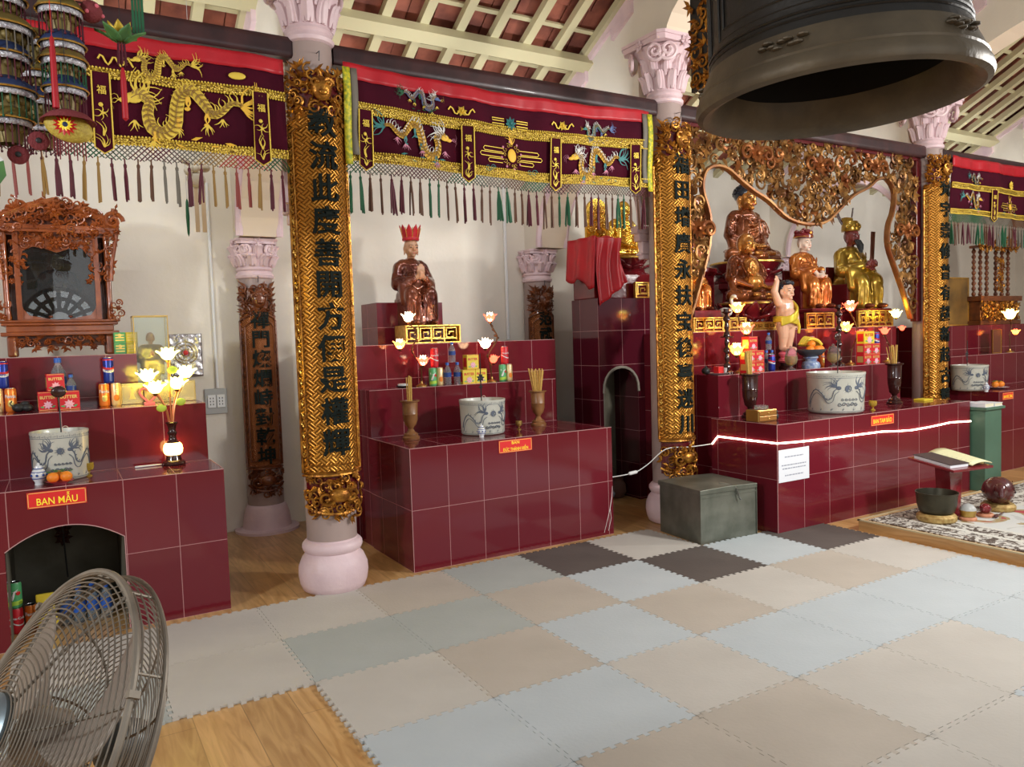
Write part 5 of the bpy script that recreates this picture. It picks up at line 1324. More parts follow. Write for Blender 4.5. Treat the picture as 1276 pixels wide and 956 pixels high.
# ------------------------------------------------------------------ statues
MT['bronzeskin'] = M_('lacquered_gold_skin', (.62, .27, .055), .24, .7, col2=(.42, .15, .03), scale=5, coat=.5)
MT['robe_copper'] = M_('copper_lacquer_robe', (.30, .085, .02), .24, .6, col2=(.15, .035, .012), scale=4, coat=.6)
MT['robe_orange'] = M_('orange_gold_robe', (.60, .20, .03), .25, .6, col2=(.40, .10, .02), scale=5, coat=.5)
MT['robe_gold'] = M_('yellow_gold_robe', (.55, .36, .05), .28, .7, col2=(.30, .17, .02), scale=6, coat=.4)
MT['robe_red'] = M_('brown_red_robe', (.24, .065, .025), .25, .5, col2=(.085, .014, .009), scale=5, coat=.6)
MT['faceskin'] = M_('painted_skin', (.52, .28, .16), .4); MT['paleface'] = M_('pale_painted_face', (.72, .56, .45), .4); MT['darkface'] = M_('dark_red_face', (.16, .03, .025), .35, coat=.4)
MT['babyskin'] = M_('pink_skin', (.70, .40, .26), .38, coat=.2)
MT['bluehair'] = M_('blue_black_hair', (.01, .014, .025), .25, coat=.4)
MT['goldshiny'] = M_('polished_gold', (.85, .52, .08), .18, .9)
def head_geo(m, c, s, ears=1., fat=0., top=True):
    """s = head height; face looks to -y"""
    x, y, z = c
    m.ell((x, y, z + .04 * s), (.36 * s, .42 * s, .46 * s)); m.ell((x, y - .05 * s, z - .18 * s), (.29 * s + fat * s, .32 * s, .30 * s))
    m.ell((x, y - .42 * s, z - .06 * s), (.05 * s, .09 * s, .13 * s)); m.ell((x, y - .45 * s, z - .14 * s), (.075 * s, .06 * s, .045 * s))
    m.ell((x, y - .34 * s, z - .29 * s), (.11 * s, .07 * s, .035 * s)); m.ell((x, y - .32 * s, z - .42 * s), (.11 * s, .09 * s, .07 * s))
    for q in (-1, 1):
        m.ell((x + q * .16 * s, y - .34 * s, z + .06 * s), (.11 * s, .06 * s, .03 * s)); m.ell((x + q * .19 * s, y - .26 * s, z - .20 * s), (.11 * s, .10 * s, .10 * s))
        m.ell((x + q * .36 * s, y + .03 * s, z - .06 * s), (.05 * s, .08 * s, .15 * s)); m.ell((x + q * .36 * s, y + .02 * s, z - (.06 + .18 * ears) * s), (.045 * s, .05 * s, .09 * s * ears))
    m.cap2((x, y + .05 * s, z - .30 * s), .19 * s, (x, y + .08 * s, z - .66 * s), .22 * s)
def face_marks(parent, c, s, brow=True):
    x, y, z = c; m = MB()
    for q in (-1, 1):
        m.ell((x + q * .155 * s, y - .375 * s, z - .015 * s), (.075 * s, .022 * s, .018 * s), nu=8, nv=5)
        if brow: m.tube([(x + q * .07 * s, y - .405 * s, z + .09 * s), (x + q * .16 * s, y - .40 * s, z + .12 * s), (x + q * .25 * s, y - .35 * s, z + .09 * s)], .012 * s, 5)
    m.build('eyes_and_brows', MT['black'], parent)
    m = MB(); m.ell((x, y - .405 * s, z - .29 * s), (.08 * s, .02 * s, .02 * s), nu=8, nv=5); m.build('lips', M_('painted_lips', (.45, .06, .05), .4), parent)
def hand(m, c, d, s, curl=.5, up=(0, 0, 1), side=1):
    """palm with four bent fingers and a thumb; d = pointing direction"""
    c = Vector(c); d = Vector(d).normalized(); u = Vector(up); u = (u - d * u.dot(d)).normalized(); w = d.cross(u) * side
    m.cap2(c, .030 * s, c + d * .035 * s, .034 * s, 8)
    for i in range(4):
        b = c + d * .055 * s + w * (i - 1.5) * .019 * s; L = (.032, .038, .036, .026)[i] * s
        k1 = b + d * L - u * L * curl * .4; m.tube([b - d * .02 * s, b, k1, k1 + (d * (1 - curl) - u * curl) * L], [.010 * s, .010 * s, .009 * s, .007 * s], 6)
    b = c + w * -.03 * s; m.tube([b, b + (d * .6 - w * .6) * .035 * s, b + (d * 1.1 - w * .5) * .055 * s], [.012 * s, .011 * s, .008 * s], 6)
def folds(m, lines, r):
    for l in lines: m.tube(sm_path(l, 4), [r * .5] + [r] * (len(sm_path(l, 4)) - 2) + [r * .5], 6)
def seated(name, label, loc, H, robe, skin, hat, rz=0., hands='clasp', chair=None, headfat=0., beard=False, wide=1.):
    """official or deity seated with feet down, robe in long folds; unit figure, 1.0 = crown of the hat-less head"""
    t = thing(name, label, 'statue', loc, rz)
    S = Matrix.Diagonal((H * wide, H, H, 1)); SH = Matrix.Diagonal((H, H, H, 1))
    m = MB()
    m.cap2((0, .04, .36), .17, (0, .03, .62), .145); m.cap2((-.12, .03, .66), .085, (.12, .03, .66), .085); m.ell((0, -.05, .48), (.16, .12, .14))
    for s in (-1, 1):
        m.cap2((s * .09, .05, .32), .12, (s * .13, -.20, .33), .105); m.cap2((s * .13, -.21, .31), .105, (s * .12, -.20, .07), .085); m.cap2((s * .12, -.20, .06), .085, (s * .13, -.25, .035), .055)
        m.cap2((s * .175, .03, .64), .075, (s * .235, -.02, .46), .075); m.cap2((s * .235, -.03, .46), .078, (s * .09, -.20, .50), .05)
        m.cap2((s * .19, -.12, .44), .07, (s * .21, -.15, .26), .05); m.cap2((s * .17, -.16, .44), .05, (s * .17, -.22, .28), .035)
        folds(m, [[(s * x, -.29 + abs(x - .13) * .6, .36), (s * (x + .006), -.315 + abs(x - .13) * .8, .22), (s * (x * 1.05), -.30 + abs(x - .13) * .8, .02)] for x in (.05, .09, .13, .17, .21)], .014)
        folds(m, [[(s * .26, .0, .60), (s * .30, -.03, .48), (s * .25, -.08, .40)], [(s * .10, -.12, .68), (s * .06, -.15, .60), (0, -.165, .52)], [(s * .27, -.08, .52), (s * .22, -.16, .46), (s * .14, -.22, .44)]], .014)
    m.cap2((0, -.02, .30), .17, (0, -.12, .04), .16); m.box(-.20, .20, -.16, .14, .0, .30)
    folds(m, [[(x, -.24, .34), (x * 1.1, -.26, .20), (x * 1.2, -.27, .0)] for x in (-.02, .02)], .014)
    m.lathe([(.085, 0), (.10, .02), (.08, .035)], 16, (0, .02, .70))
    m.xf(S, 0); blob('robe', m, MT[robe], t, .0105 * H / .75, 3)
    hd = (0, -.0, .865)
    m = MB(); head_geo(m, hd, .22, 1.2, headfat)
    m.xf(SH, 0); blob('head', m, MT[skin], t, .0062 * H / .75, 2)
    face_marks(t, (0, 0, .865 * H), .22 * H)
    m = MB()
    if hands == 'clasp':
        for s in (-1, 1): m.cap2((s * .09, -.2, .50), .032, (s * .02, -.235, .535), .028, 8); hand(m, (s * .012, -.235, .53), (0, -.15, 1), 1.1, .15, (0, -1, 0), s)
    elif hands == 'tablet':
        for s in (-1, 1): m.cap2((s * .09, -.2, .50), .034, (s * .03, -.25, .50), .03, 8); hand(m, (s * .035, -.25, .50), (-s * .8, -.5, .3), 1.2, .8, (0, -1, 0), s)
    else:
        for s in (-1, 1): m.cap2((s * .09, -.2, .50), .032, (s * .05, -.26, .42), .028, 8); hand(m, (s * .05, -.25, .42), (-s * .9, -.4, 0), 1.1, .5, (0, 0, 1), s)
    m.xf(S, 0); blob('hands', m, MT[skin], t, .0045 * H / .75, 1)
    m = MB()
    for s in (-1, 1): m.ell((s * .125, -.30, .03), (.045, .09, .032))
    m.xf(S, 0); m.build('shoes', MT['robe_red'], t, True)
    if hands == 'tablet':
        m = MB(); k = m.mark(); m.box(-.03, .03, -.008, .008, 0, .42); m.remap(lambda p: (p[0] * (1 + .2 * p[2]), p[1] - .265 - .05 * p[2], p[2] + .47)); m.xf(S, 0); m.build('court_tablet', M_('tablet_wood', (.14, .05, .03), .35), t, bevel=.002)
    if beard:
        m = MB(); rg = random.Random(3)
        for i in range(26):
            x = -.06 + .12 * i / 25; m.tube([(x * .8, -.085, .82), (x, -.115, .76), (x * .7, -.125 - .01 * rg.random(), .66 + .04 * abs(x) * 20 * rg.random())], [.008, .009, .002], 5)
        m.xf(SH, 0); m.build('beard', MT['black'], t)
    m = MB()
    if hat == 'lotus_crown':
        m.lathe([(.088, 0), (.092, .01), (.088, .03)], 24, (0, .0, .945))
        for i in range(9): petal(m, (0, .0, .955), 2 * PI * i / 9, 1.35, .145, .042, .12, .075)
        m.lathe([(.08, 0), (.10, .09), (.001, .10)], 20, (0, 0, .95)); m.xf(SH, 0); m.build('lotus_crown', MT['redsatin'], t, True, solid=.006)
        m = MB()
        for i in range(9):
            a = 2 * PI * (i + .5) / 9; m.tube([(.085 * cos(a), .085 * sin(a), .96), (.115 * cos(a), .115 * sin(a), 1.08)], .005, 5)
        m.xf(SH, 0); m.build('crown_ribs', MT['gilt'], t)
    elif hat == 'flower_hat':
        m.lathe([(.10, 0), (.125, .015), (.12, .05), (.09, .075), (.001, .085)], 24, (0, .01, .93), Matrix.Rotation(.12, 4, 'X'))
        for i in range(7): a = 2 * PI * i / 7; m.ell((.085 * cos(a), .01 + .085 * sin(a), 1.0 + .01 * (i % 2)), (.04, .04, .032), nu=10, nv=6)
        m.ell((0, 0, 1.035), (.035, .035, .03)); m.xf(SH, 0); m.build('flower_hat', MT['redlac'], t, True)
        m = MB(); m.tube([(.122 * cos(a * PI / 12), .01 + .122 * sin(a * PI / 12), .945) for a in range(24)], .006, 5, closed=True); m.ell((0, -.11, .99), (.022, .012, .022)); m.xf(SH, 0); m.build('gold_brim', MT['gilt'], t)
    elif hat == 'official':
        m.lathe([(.100, 0), (.106, .02), (.10, .08), (.085, .12), (.001, .13)], 24, (0, .01, .93)); m.box(-.06, .06, .02, .09, 1.0, 1.10)
        for i in range(7): a = PI + PI * (i + .5) / 7; m.ell((.10 * cos(a), .01 + .10 * sin(a), .98 + .02 * (i % 2)), (.024, .018, .026), nu=8, nv=6)
        m.xf(SH, 0); m.build('official_hat', MT['robe_gold'], t, True)
        m = MB()
        for s in (-1, 1): m.tube(sm_path([(s * .08, .06, 1.02), (s * .12, .08, 1.10), (s * .155, .09, 1.20), (s * .16, .09, 1.235)], 4), .017, 8, flat=.5)
        m.xf(SH, 0); m.build('hat_wings', MT['darkturned'], t, True)
    if chair:
        m = MB().box(-.24, .24, -.12, .20, 0, .30).box(-.22, .22, .16, .20, .30, .52); m.xf(S, 0); m.build('throne', MT[chair], t, bevel=.008)
    return t
fretwork('gilt_stand', 'gilt fretwork stand under the feet of the red-crowned statue', 'stand', (2.56, 5.62, 1.462), .475, .145, .22, n=4)
seated('seated_statue', 'seated statue with red lotus crown and brown robe, hands clasped', (2.52, 5.80, 1.608), .73, 'robe_red', 'faceskin', 'lotus_crown', wide=.84)

t = thing('statue_plinth', 'dark block under the lady statue with flower hat', 'plinth', (6.40, 5.02, 1.48)); MB().box(-.22, .22, -.22, .22, 0, .195).build('plinth_body', MT['redlac'], t, bevel=.01)
m = MB(); m.tube([(-.225, -.225, .16), (.225, -.225, .16), (.225, .225, .16), (-.225, .225, .16)], .012, 6, closed=True); m.build('moulding', MT['lacquer'], t)
seated('seated_lady_statue', 'seated lady statue with dark red flower hat and pale face in the central shrine', (6.40, 5.07, 1.676), .75, 'robe_orange', 'paleface', 'flower_hat', 0, 'lap', 'lacquer', wide=.9)
t = thing('statue_plinth', 'dark block under the gold-robed bearded official statue', 'plinth', (7.11, 4.98, 1.48)); MB().box(-.24, .24, -.22, .24, 0, .185).build('plinth_body', MT['redlac'], t, bevel=.01)
m = MB(); m.tube([(-.245, -.225, .15), (.245, -.225, .15), (.245, .245, .15), (-.245, .245, .15)], .012, 6, closed=True); m.build('moulding', MT['lacquer'], t)
seated('seated_official_statue', 'gold-robed seated official with winged hat, black beard and tablet', (7.11, 5.05, 1.667), .86, 'robe_gold', 'darkface', 'official', 0, 'tablet', 'lacquer', beard=True)
t = thing('statue_plinth', 'dark block behind the carved screen at far left of the central shrine', 'plinth', (4.86, 5.0, 1.48)); MB().box(-.16, .16, -.16, .2, 0, .19).build('plinth_body', MT['redlac'], t, bevel=.01)
seated('small_seated_statue', 'small orange-robed seated statue half hidden behind the left edge of the carved screen', (4.86, 5.06, 1.67), .55, 'robe_orange', 'bronzeskin', 'flower_hat', 0, 'lap')
# white goose-like ornament beside it
m = MB(); m.ell((0, 0, .05), (.05, .08, .045)); m.tube(sm_path([(0, -.05, .06), (0, -.09, .10), (0, -.075, .16), (0, -.10, .185)], 4), .016, 8); m.ell((0, -.105, .185), (.02, .035, .018)); tag(blob('crane_ornament', m, MT['porcelain'], None, .008, 3, (5.12, 4.9, 1.60)), 'white long-necked bird ornament left of the laughing monk', 'ornament')
t = thing('bird_plinth', 'small dark stand under the white bird ornament', 'plinth', (5.12, 4.9, 1.48)); MB().lathe([(.07, 0), (.07, .02), (.05, .04), (.05, .1), (.07, .119)], 16).build('plinth_body', MT['redlac'], t, True)

# lotus-posture figures
def lotus_throne(name, label, loc, R, H, n=12, mt='redlac'):
    t = thing(name, label, 'lotus throne', loc)
    MB().lathe([(R * .92, 0), (R * .95, H * .08), (R * .82, H * .2), (R * .7, H * .45), (R * .84, H * .75), (R * .9, H * .92), (R * .86, H), (.001, H)], 36).build('core', MT[mt], t, True)
    m = MB()
    for row, (z, tilt) in enumerate(((H * .42, .9), (H * .28, .35))):
        for i in range(n): petal(m, (0, 0, z), 2 * PI * (i + .5 * row) / n, tilt, H * .62, R * .27, .1, R * .62)
    m.build('lotus_petals', MT[mt], t, True, solid=.012, fixn=False)
    m = MB(); m.tube([(R * .9 * cos(a * PI / 18), R * .9 * sin(a * PI / 18), H * .93) for a in range(36)], .012, 6, closed=True); m.build('rim', MT['gilt'], t, True)
    return t
def lotus_figure(name, label, loc, H, robe, skin, hair=True, belly=False, hand_up=False, open_chest=False, rz=0., mudra=False):
    t = thing(name, label, 'statue', loc, rz); S = Matrix.Scale(H, 4)
    m = MB()
    for s in (-1, 1):
        m.cap2((s * .10, .05, .12), .12, (s * .40, -.12, .10), .095); m.cap2((s * .40, -.13, .09), .09, (-s * .02, -.27, .08), .075)
        m.cap2((s * .22, .03, .60), .075, (s * .30, .02, .38), .07)
        m.cap2((s * .30, .0, .36), .072, (s * .10, -.20, .24), .045)
        m.cap2((s * .30, -.02, .30), .06, (s * .34, -.1, .14), .05)
        folds(m, [[(s * .36, .06, .15), (s * .42, -.08, .17), (s * .36, -.22, .14)], [(s * .22, .03, .18), (s * .30, -.12, .20), (s * .26, -.28, .13)], [(s * .30, -.0, .12), (s * .45, -.10, .08), (s * .40, -.24, .05)]], .016)
        folds(m, [[(s * .29, -.02, .58), (s * .35, -.05, .46), (s * .34, -.08, .34)], [(s * .25, -.06, .60), (s * .30, -.1, .50), (s * .32, -.12, .38)]], .015)
    m.cap2((0, .05, .10), .22, (0, .04, .40), .19 if not belly else .22); m.cap2((0, .04, .40), .18, (0, .03, .58), .17); m.cap2((-.17, .03, .62), .09, (.17, .03, .62), .09)
    m.ell((0, -.05, .05), (.40, .26, .07))
    if not open_chest: folds(m, [[(.20, -.05, .66), (.05, -.16, .58 - .07 * i), (-.18, -.14, .56 - .09 * i)] for i in range(5)] + [[(-.19, -.08, .64), (-.10, -.16, .55), (-.02, -.18, .44)]], .014)
    else: folds(m, [[(s * .17, -.05, .66), (s * .19, -.14, .5), (s * .12, -.22, .3)] for s in (-1, 1)], .02)
    m.xf(S, 0); blob('robe', m, MT[robe], t, .0125 * H / .8, 3)
    if open_chest or belly:
        m = MB(); m.ell((0, -.09, .50), (.15, .12, .17)); m.ell((0, -.14, .30), (.17, .14, .14)); m.ell((0, -.275, .29), (.015, .01, .015)); m.xf(S, 0); blob('bare_chest', m, MT[skin], t, .01 * H / .8, 2)
    hs = .33; hd = (0, -.01, .855); m = MB(); head_geo(m, hd, hs, 1.5, .03 if belly else 0)
    m.xf(S, 0); blob('head', m, MT[skin], t, .0075 * H / .8, 2)
    face_marks(t, tuple(c * H for c in hd), hs * H)
    if hair:
        m = MB(); m.ell((0, .02, .92), (.132, .148, .12)); m.ell((0, .03, 1.03), (.058, .058, .045))
        rg = random.Random(8)
        for i in range(150):
            a = rg.uniform(0, 2 * PI); e = rg.uniform(-.1, 1.5); 
            if sin(a) < -.3 and e < .55: continue
            m.ell((.132 * cos(a) * cos(e), .02 + .148 * sin(a) * cos(e), .92 + .12 * sin(e)), .015, nu=6, nv=4)
        m.xf(S, 0); m.build('curled_hair', MT['bluehair'], t, True)
    m = MB()
    if hand_up:
        m.cap2((-.14, -.20, .30), .035, (-.14, -.24, .40), .03, 8); hand(m, (-.14, -.25, .41), (0, -.1, 1), 1.5, .1, (0, -1, 0), 1); m.cap2((.12, -.2, .25), .035, (.16, -.30, .20), .03, 8); hand(m, (.16, -.30, .20), (.1, -1, -.1), 1.4, .3, (0, 0, 1), -1)
    else:
        for s in (-1, 1): m.cap2((s * .10, -.20, .24), .036, (s * .04, -.25, .20), .03, 8); hand(m, (s * .05, -.25, .20), (-s, -.15, 0), 1.4, .15, (0, 0, 1), s)
    m.xf(S, 0); blob('hands', m, MT[skin], t, .006 * H / .8, 1)
    m = MB()
    for s in (-1, 1): m.cap2((s * .06, -.30, .11), .035, (s * .16, -.32, .11), .03, 8)
    m.xf(S, 0); m.build('feet', MT[skin], t, True)
    return t
t = thing('throne_pedestal', 'tall dark red pedestal carrying the big Buddha lotus throne', 'plinth', (6.17, 5.60, 1.62)); MB().lathe([(.42, 0), (.42, .05), (.36, .09), (.34, .24), (.40, .29), (.40, .339)], 8).build('pedestal_body', MT['redlac'], t, bevel=.01)
lotus_throne('lotus_throne', 'dark red lotus throne under the big gilded Buddha', (6.17, 5.60, 1.96), .40, .225)
lotus_figure('buddha_statue', 'largest gilded Buddha with dark curled hair, seated in the central shrine', (6.17, 5.60, 2.165), .78, 'robe_copper', 'bronzeskin')
lotus_throne('lotus_throne', 'maroon lotus seat under the laughing monk', (5.52, 5.02, 1.48), .27, .27, 9)
lotus_figure('laughing_monk_statue', 'bald smiling gilded monk seated in front of the big Buddha', (5.56, 5.06, 1.735), .64, 'robe_copper', 'bronzeskin', hair=False, belly=True, open_chest=True, hand_up=True)
t = thing('throne_pedestal', 'dark red pedestal under the standing attendant left of the big Buddha', 'plinth', (5.42, 5.60, 1.62)); MB().lathe([(.24, 0), (.24, .05), (.20, .09), (.20, .40), (.23, .44), (.23, .479)], 8).build('pedestal_body', MT['redlac'], t, bevel=.01)
def standing(name, label, loc, H, robe, skin, rz=0.):
    t = thing(name, label, 'statue', loc, rz); S = Matrix.Scale(H, 4); m = MB()
    m.cap2((0, 0, .12), .13, (0, 0, .5), .11); m.cap2((0, 0, .5), .11, (0, 0, .72), .10); m.cap2((-.10, 0, .76), .055, (.10, 0, .76), .055)
    for s in (-1, 1):
        m.cap2((s * .13, 0, .75), .05, (s * .17, -.02, .58), .05); m.cap2((s * .17, -.02, .58), .05, (s * .04, -.13, .62), .03); m.cap2((s * .12, -.08, .56), .045, (s * .14, -.09, .38), .035)
    m.lathe([(.15, 0), (.14, .1), (.10, .4)], 16)
    folds(m, [[(x, -.10, .66), (x * 1.2, -.13, .4), (x * 1.5, -.14, .03)] for x in (-.08, -.04, 0, .04, .08)], .010)
    m.xf(S, 0); blob('robe', m, MT[robe], t, .011, 2)
    m = MB(); head_geo(m, (0, 0, .91), .16, 1.3); m.xf(S, 0); blob('head', m, MT[skin], t, .0065, 1); face_marks(t, (0, 0, .91 * H), .16 * H)
    m = MB(); 
    for s in (-1, 1): m.cap2((s * .05, -.12, .62), .024, (s * .012, -.145, .65), .02, 8); hand(m, (s * .008, -.145, .65), (0, -.1, 1), .7, .1, (0, -1, 0), s)
    m.xf(S, 0); blob('hands', m, MT[skin], t, .004, 1)
standing('attendant_statue', 'standing gilded attendant at upper left behind the laughing monk', (5.42, 5.60, 2.10), .88, 'robe_copper', 'bronzeskin')

# gilded figure with halo on the niche altar
lotus_throne('lotus_throne', 'dark red carved lotus base on the tall niche altar', (4.56, 5.60, 2.02), .24, .17, 10)
lotus_figure('gold_deity_statue', 'shiny gold seated deity with halo behind the middle column, above the red cloth', (4.56, 5.60, 2.18), .52, 'goldshiny', 'goldshiny', hair=False)
t = thing('mirror_halo', 'arched gold halo board standing behind the shiny gold deity', 'halo', (4.42, 5.80, 2.02))
m = MB(); P = [(-.13, 0), (.13, 0)] + [(.13 * cos(a * PI / 12), .58 + .16 * sin(a * PI / 12)) for a in range(13)]; m.prism(P, 0, .03); m.build('board', MT['goldshiny'], t)
m = MB(); m.mark(); carve(m, -.10, .10, .04, .68, .05, lambda u, v: abs(u) < .11, random.Random(6), 1.1, .006); m.remap(lambda p: (p[0], -.01 - p[2], p[1])); m.build('flame_relief', MT['gilt'], t)
t = fretwork('gilt_stand', 'small gilt fretwork block at the foot of the gold deity, against the column', 'stand', (4.50, 5.29, 1.802), .16, .14, .03, n=1)
# red cloth
t = MB(); 
def clothf(u, v):
    # drape over the corner of the block: runs across the top, then hangs in folds over front and left side
    x = 3.99 + (.25 + .06 * v) * u; s = v * 1.15
    if s < .4: y, z = 5.64 - .36 * s / .4 * .97, 2.33 - .02 * sin(u * 9) * .5
    else:
        h = s - .4; y = 5.275 - .03 * h - .018 * sin(u * 16 + h * 4) * min(1, h * 4); z = 2.33 - h * (.80 - .28 * u)
    return (x + .02 * sin(v * 7), y, z)
t = thing('red_cloth', 'bright red satin cloth draped over the corner of the niche altar', 'cloth', (4.1, 5.4, 2.0))
m = MB(True); m.grid(clothf, 24, 30); m.build('front_drape', MT['redbright'] if 'redbright' in MT else MT['redsatin'], t, True, solid=.004, fixn=False)
m = MB(True); m.grid(lambda u, v: (3.985 - .03 * v - .012 * sin(u * 14), 5.26 + .40 * u, 2.33 - v * (.44 - .1 * u + .03 * sin(u * 9))), 14, 10); m.build('side_drape', MT['redsatin'], t, True, solid=.004, fixn=False)
tag(MB().box(-.12, .12, -.15, .15, 0, .30).build('covered_box', MT['redlac'], None, bevel=.01, loc=(4.13, 5.46, 2.022)), 'wooden box hidden under the red satin cloth', 'box')

# child Buddha standing with one arm raised
t = thing('child_statue', 'standing child Buddha statue with raised arm and yellow sash', 'statue', (5.53, 4.58, 1.29)); S = Matrix.Scale(.63, 4)
m = MB()
m.cap2((0, 0, .42), .135, (0, .01, .62), .125); m.ell((0, -.05, .48), (.13, .12, .12)); m.cap2((-.09, .01, .66), .07, (.09, .01, .66), .07)
for s in (-1, 1):
    m.cap2((s * .07, 0, .40), .095, (s * .065, -.01, .22), .07); m.cap2((s * .065, -.01, .22), .068, (s * .06, .01, .05), .05); m.cap2((s * .06, .0, .035), .04, (s * .07, -.09, .025), .032)
m.cap2((-.13, .01, .67), .058, (-.20, .02, .83), .05); m.cap2((-.20, .02, .83), .05, (-.17, .0, .97), .036); hand(m, (-.17, 0, .97), (0, 0, 1), .8, .5, (0, -1, 0), 1)
m.cap2((.13, .01, .66), .058, (.19, -.01, .52), .05); m.cap2((.19, -.01, .52), .05, (.17, -.06, .38), .036); hand(m, (.17, -.06, .38), (0, -.2, -1), .8, .3, (0, -1, 0), -1)
head_geo(m, (0, -.01, .84), .26, .6, .05); m.xf(S, 0); blob('body', m, MT['babyskin'], t, .0065, 2); face_marks(t, (0, -.01 * .63, .84 * .63), .26 * .63)
m = MB(); m.ell((0, .03, .875), (.105, .115, .115)); m.ell((-.03, -.06, .95), (.06, .05, .04)); m.ell((.04, -.06, .94), (.05, .05, .04)); m.xf(S, 0); blob('hair', m, MT['bluehair'], t, .006, 2)
m = MB(); YS = M_('yellow_gold_sash', (.72, .55, .05), .3, .3)
for i in range(6): m.tube(sm_path([(.12, -.02, .70 - .012 * i), (.07, -.145, .60 - .02 * i), (-.05, -.165, .50 - .016 * i), (-.155, -.05, .46 - .02 * i)], 4), .016, 6)
for i in range(4): m.tube([(.155 * cos(a * PI / 10), .01 + .145 * sin(a * PI / 10) - .02 * max(0, -sin(a * PI / 10)), .45 - .02 * i - .03 * cos(a * PI / 10)) for a in range(20)], .017, 6, closed=True)
m.tube(sm_path([(.14, -.08, .44), (.17, -.09, .34), (.165, -.08, .24)], 4), .022, 6); m.xf(S, 0); blob('sash', m, YS, t, .0065, 1)
t = thing('child_stand', 'small pink and dark two-tier stand under the child Buddha', 'stand', (5.53, 4.58, 1.135))
MB().lathe([(.06, 0), (.065, .02), (.05, .03), (.05, .05), (.06, .055)], 24).build('dark_base', MT['darkturned'], t, True); MB().lathe([(.05, .05), (.068, .07), (.06, .09), (.045, .10), (.06, .115), (.066, .135), (.05, .153), (.001, .154)], 24).build('pink_lotus_tiers', MT['pinkpl'], t, True)
# gilt fretwork along the top step of the central altar
for x, w, h, n, lb in ((4.76, .36, .125, 3, 'gilt fretwork panel at the left end of the central altar top step'), (5.10, .22, .12, 2, 'gilt fretwork panel second from left behind the candlestick'), (5.42, .34, .075, 4, 'low gilt fretwork panel below the laughing monk'), (6.20, .40, .15, 3, 'gilt fretwork panel below the seated lady statue'), (7.05, .56, .165, 5, 'gilt fretwork panel below the gold-robed official at right')):
    fretwork('fretwork_panel', lb, 'fretwork panel', (x, 4.745, 1.48), w, h, .03, n=n)

# ------------------------------------------------------------------ carved wooden shrine on the left altar
MT['shrinewood'] = M_('polished_red_brown_wood', (.34, .085, .02), .28, .05, col2=(.20, .045, .012), scale=9, bump=.15, bscale=40, coat=.5)
t = thing('wooden_shrine', 'carved red-brown wooden shrine cabinet with glass front on the left altar', 'shrine', (.035, 5.72, 1.462))
def wd(nm, m, **k): return m.build(nm, MT['shrinewood'], t, **k)
m = MB()
for x in (-.30, .25):
    for y in (0, .28): m.box(x, x + .05, y, y + .05, 0, .13)
wd('feet', m, bevel=.012)
m = MB(); m.box(-.33, .33, -.01, .34, .13, .155); m.box(-.30, .30, .005, .33, .155, .195); m.box(-.325, .325, -.008, .34, .195, .215); m.box(-.34, .34, -.015, .34, .215, .23); m.build('stepped_base', MT['shrinewood'], t, bevel=.005)
m = MB(); m.mark(); carve(m, -.25, .25, .045, .13, .035, lambda u, v: v > .05 + .06 * abs(abs(u) / .25 - .0) * 0, random.Random(1), 1.3, .006); m.remap(lambda p: (p[0], .01 - p[2], p[1])); wd('carved_apron', m)
m = MB()
for x in (-.285, .285):
    m.lathe([(.018, .23), (.02, .26), (.016, .30), (.017, .70), (.02, .74), (.018, .785)], 12, (x, .01, 0)); m.lathe([(.018, .23), (.016, .3), (.018, .785)], 12, (x, .31, 0))
for x in (-.235, .205): m.box(x, x + .03, .0, .03, .23, .785)
m.box(-.30, .30, .02, .31, .765, .785); m.box(-.29, .29, .30, .32, .23, .785); wd('frame_posts', m, smooth=True)
m = MB(); 
for s in (-1, 1): m.prism([(s * .235, .23), (s * .235, .45), (s * .20, .30), (s * .17, .26), (s * .05, .235), (s * .0, .23)], .012, .024); m.prism([(s * .235, .77), (s * .235, .52), (s * .20, .60), (s * .185, .665), (s * .13, .695), (s * .07, .685), (0, .66), (0, .77)], .012, .024)
wd('arched_door_frame', m)
m = MB(); m.mark(); rg = random.Random(12)
carve(m, -.23, .23, .67, .775, .04, lambda u, v: v > .68 + .0 * u, rg, 1.3, .006); carve(m, -.24, -.17, .48, .66, .04, lambda u, v: True, rg, 1.1, .006); carve(m, .18, .25, .48, .66, .04, lambda u, v: True, rg, 1.1, .006)
bloom(m, (0, .72), .045, 8, .01); m.remap(lambda p: (p[0], .006 - p[2], p[1])); wd('carved_spandrel', m)
m = MB(); m.mark()
carve(m, -.37, .37, .80, 1.03, .045, lambda u, v: v < .90 + .10 * cos(u * 4.6) + .02 * cos(u * 30), rg, 1.35, .012)
for s in (-1, 1): spiral(m, (s * .33, .87), .06, 1.6, s, .016, .01, 0, 0); carve(m, s * .32 - .03, s * .32 + .04, .50, .80, .035, lambda u, v: abs(u) < .30 + .14 * (v - .48), rg, 1.4, .008); carve(m, s * .32 - .03, s * .32 + .04, .24, .34, .035, lambda u, v: True, rg, 1.3, .008); m.tube([(s * .30, .48, 0), (s * .31, .6, 0), (s * .335, .72, 0), (s * .35, .80, 0)], .012, 5)
m.tube([(-.36, .84, -.02), (-.2, .92, -.02), (0, .98, -.02), (.2, .92, -.02), (.36, .84, -.02)], .03, 6)
bloom(m, (0, .92), .06, 9, .02); m.remap(lambda p: (p[0], -.02 - p[2], p[1])); wd('carved_crown', m)
m = MB(); m.box(-.335, .335, -.025, .34, .785, .805); m.box(-.35, .35, -.03, .34, .805, .83); k = m.mark(); carve(m, .0, .33, .82, .98, .05, lambda u, v: v < .96, rg, 1.2, .01); m.remap(lambda p: (.345 + p[2], p[0], p[1]), k); wd('cornice', m)
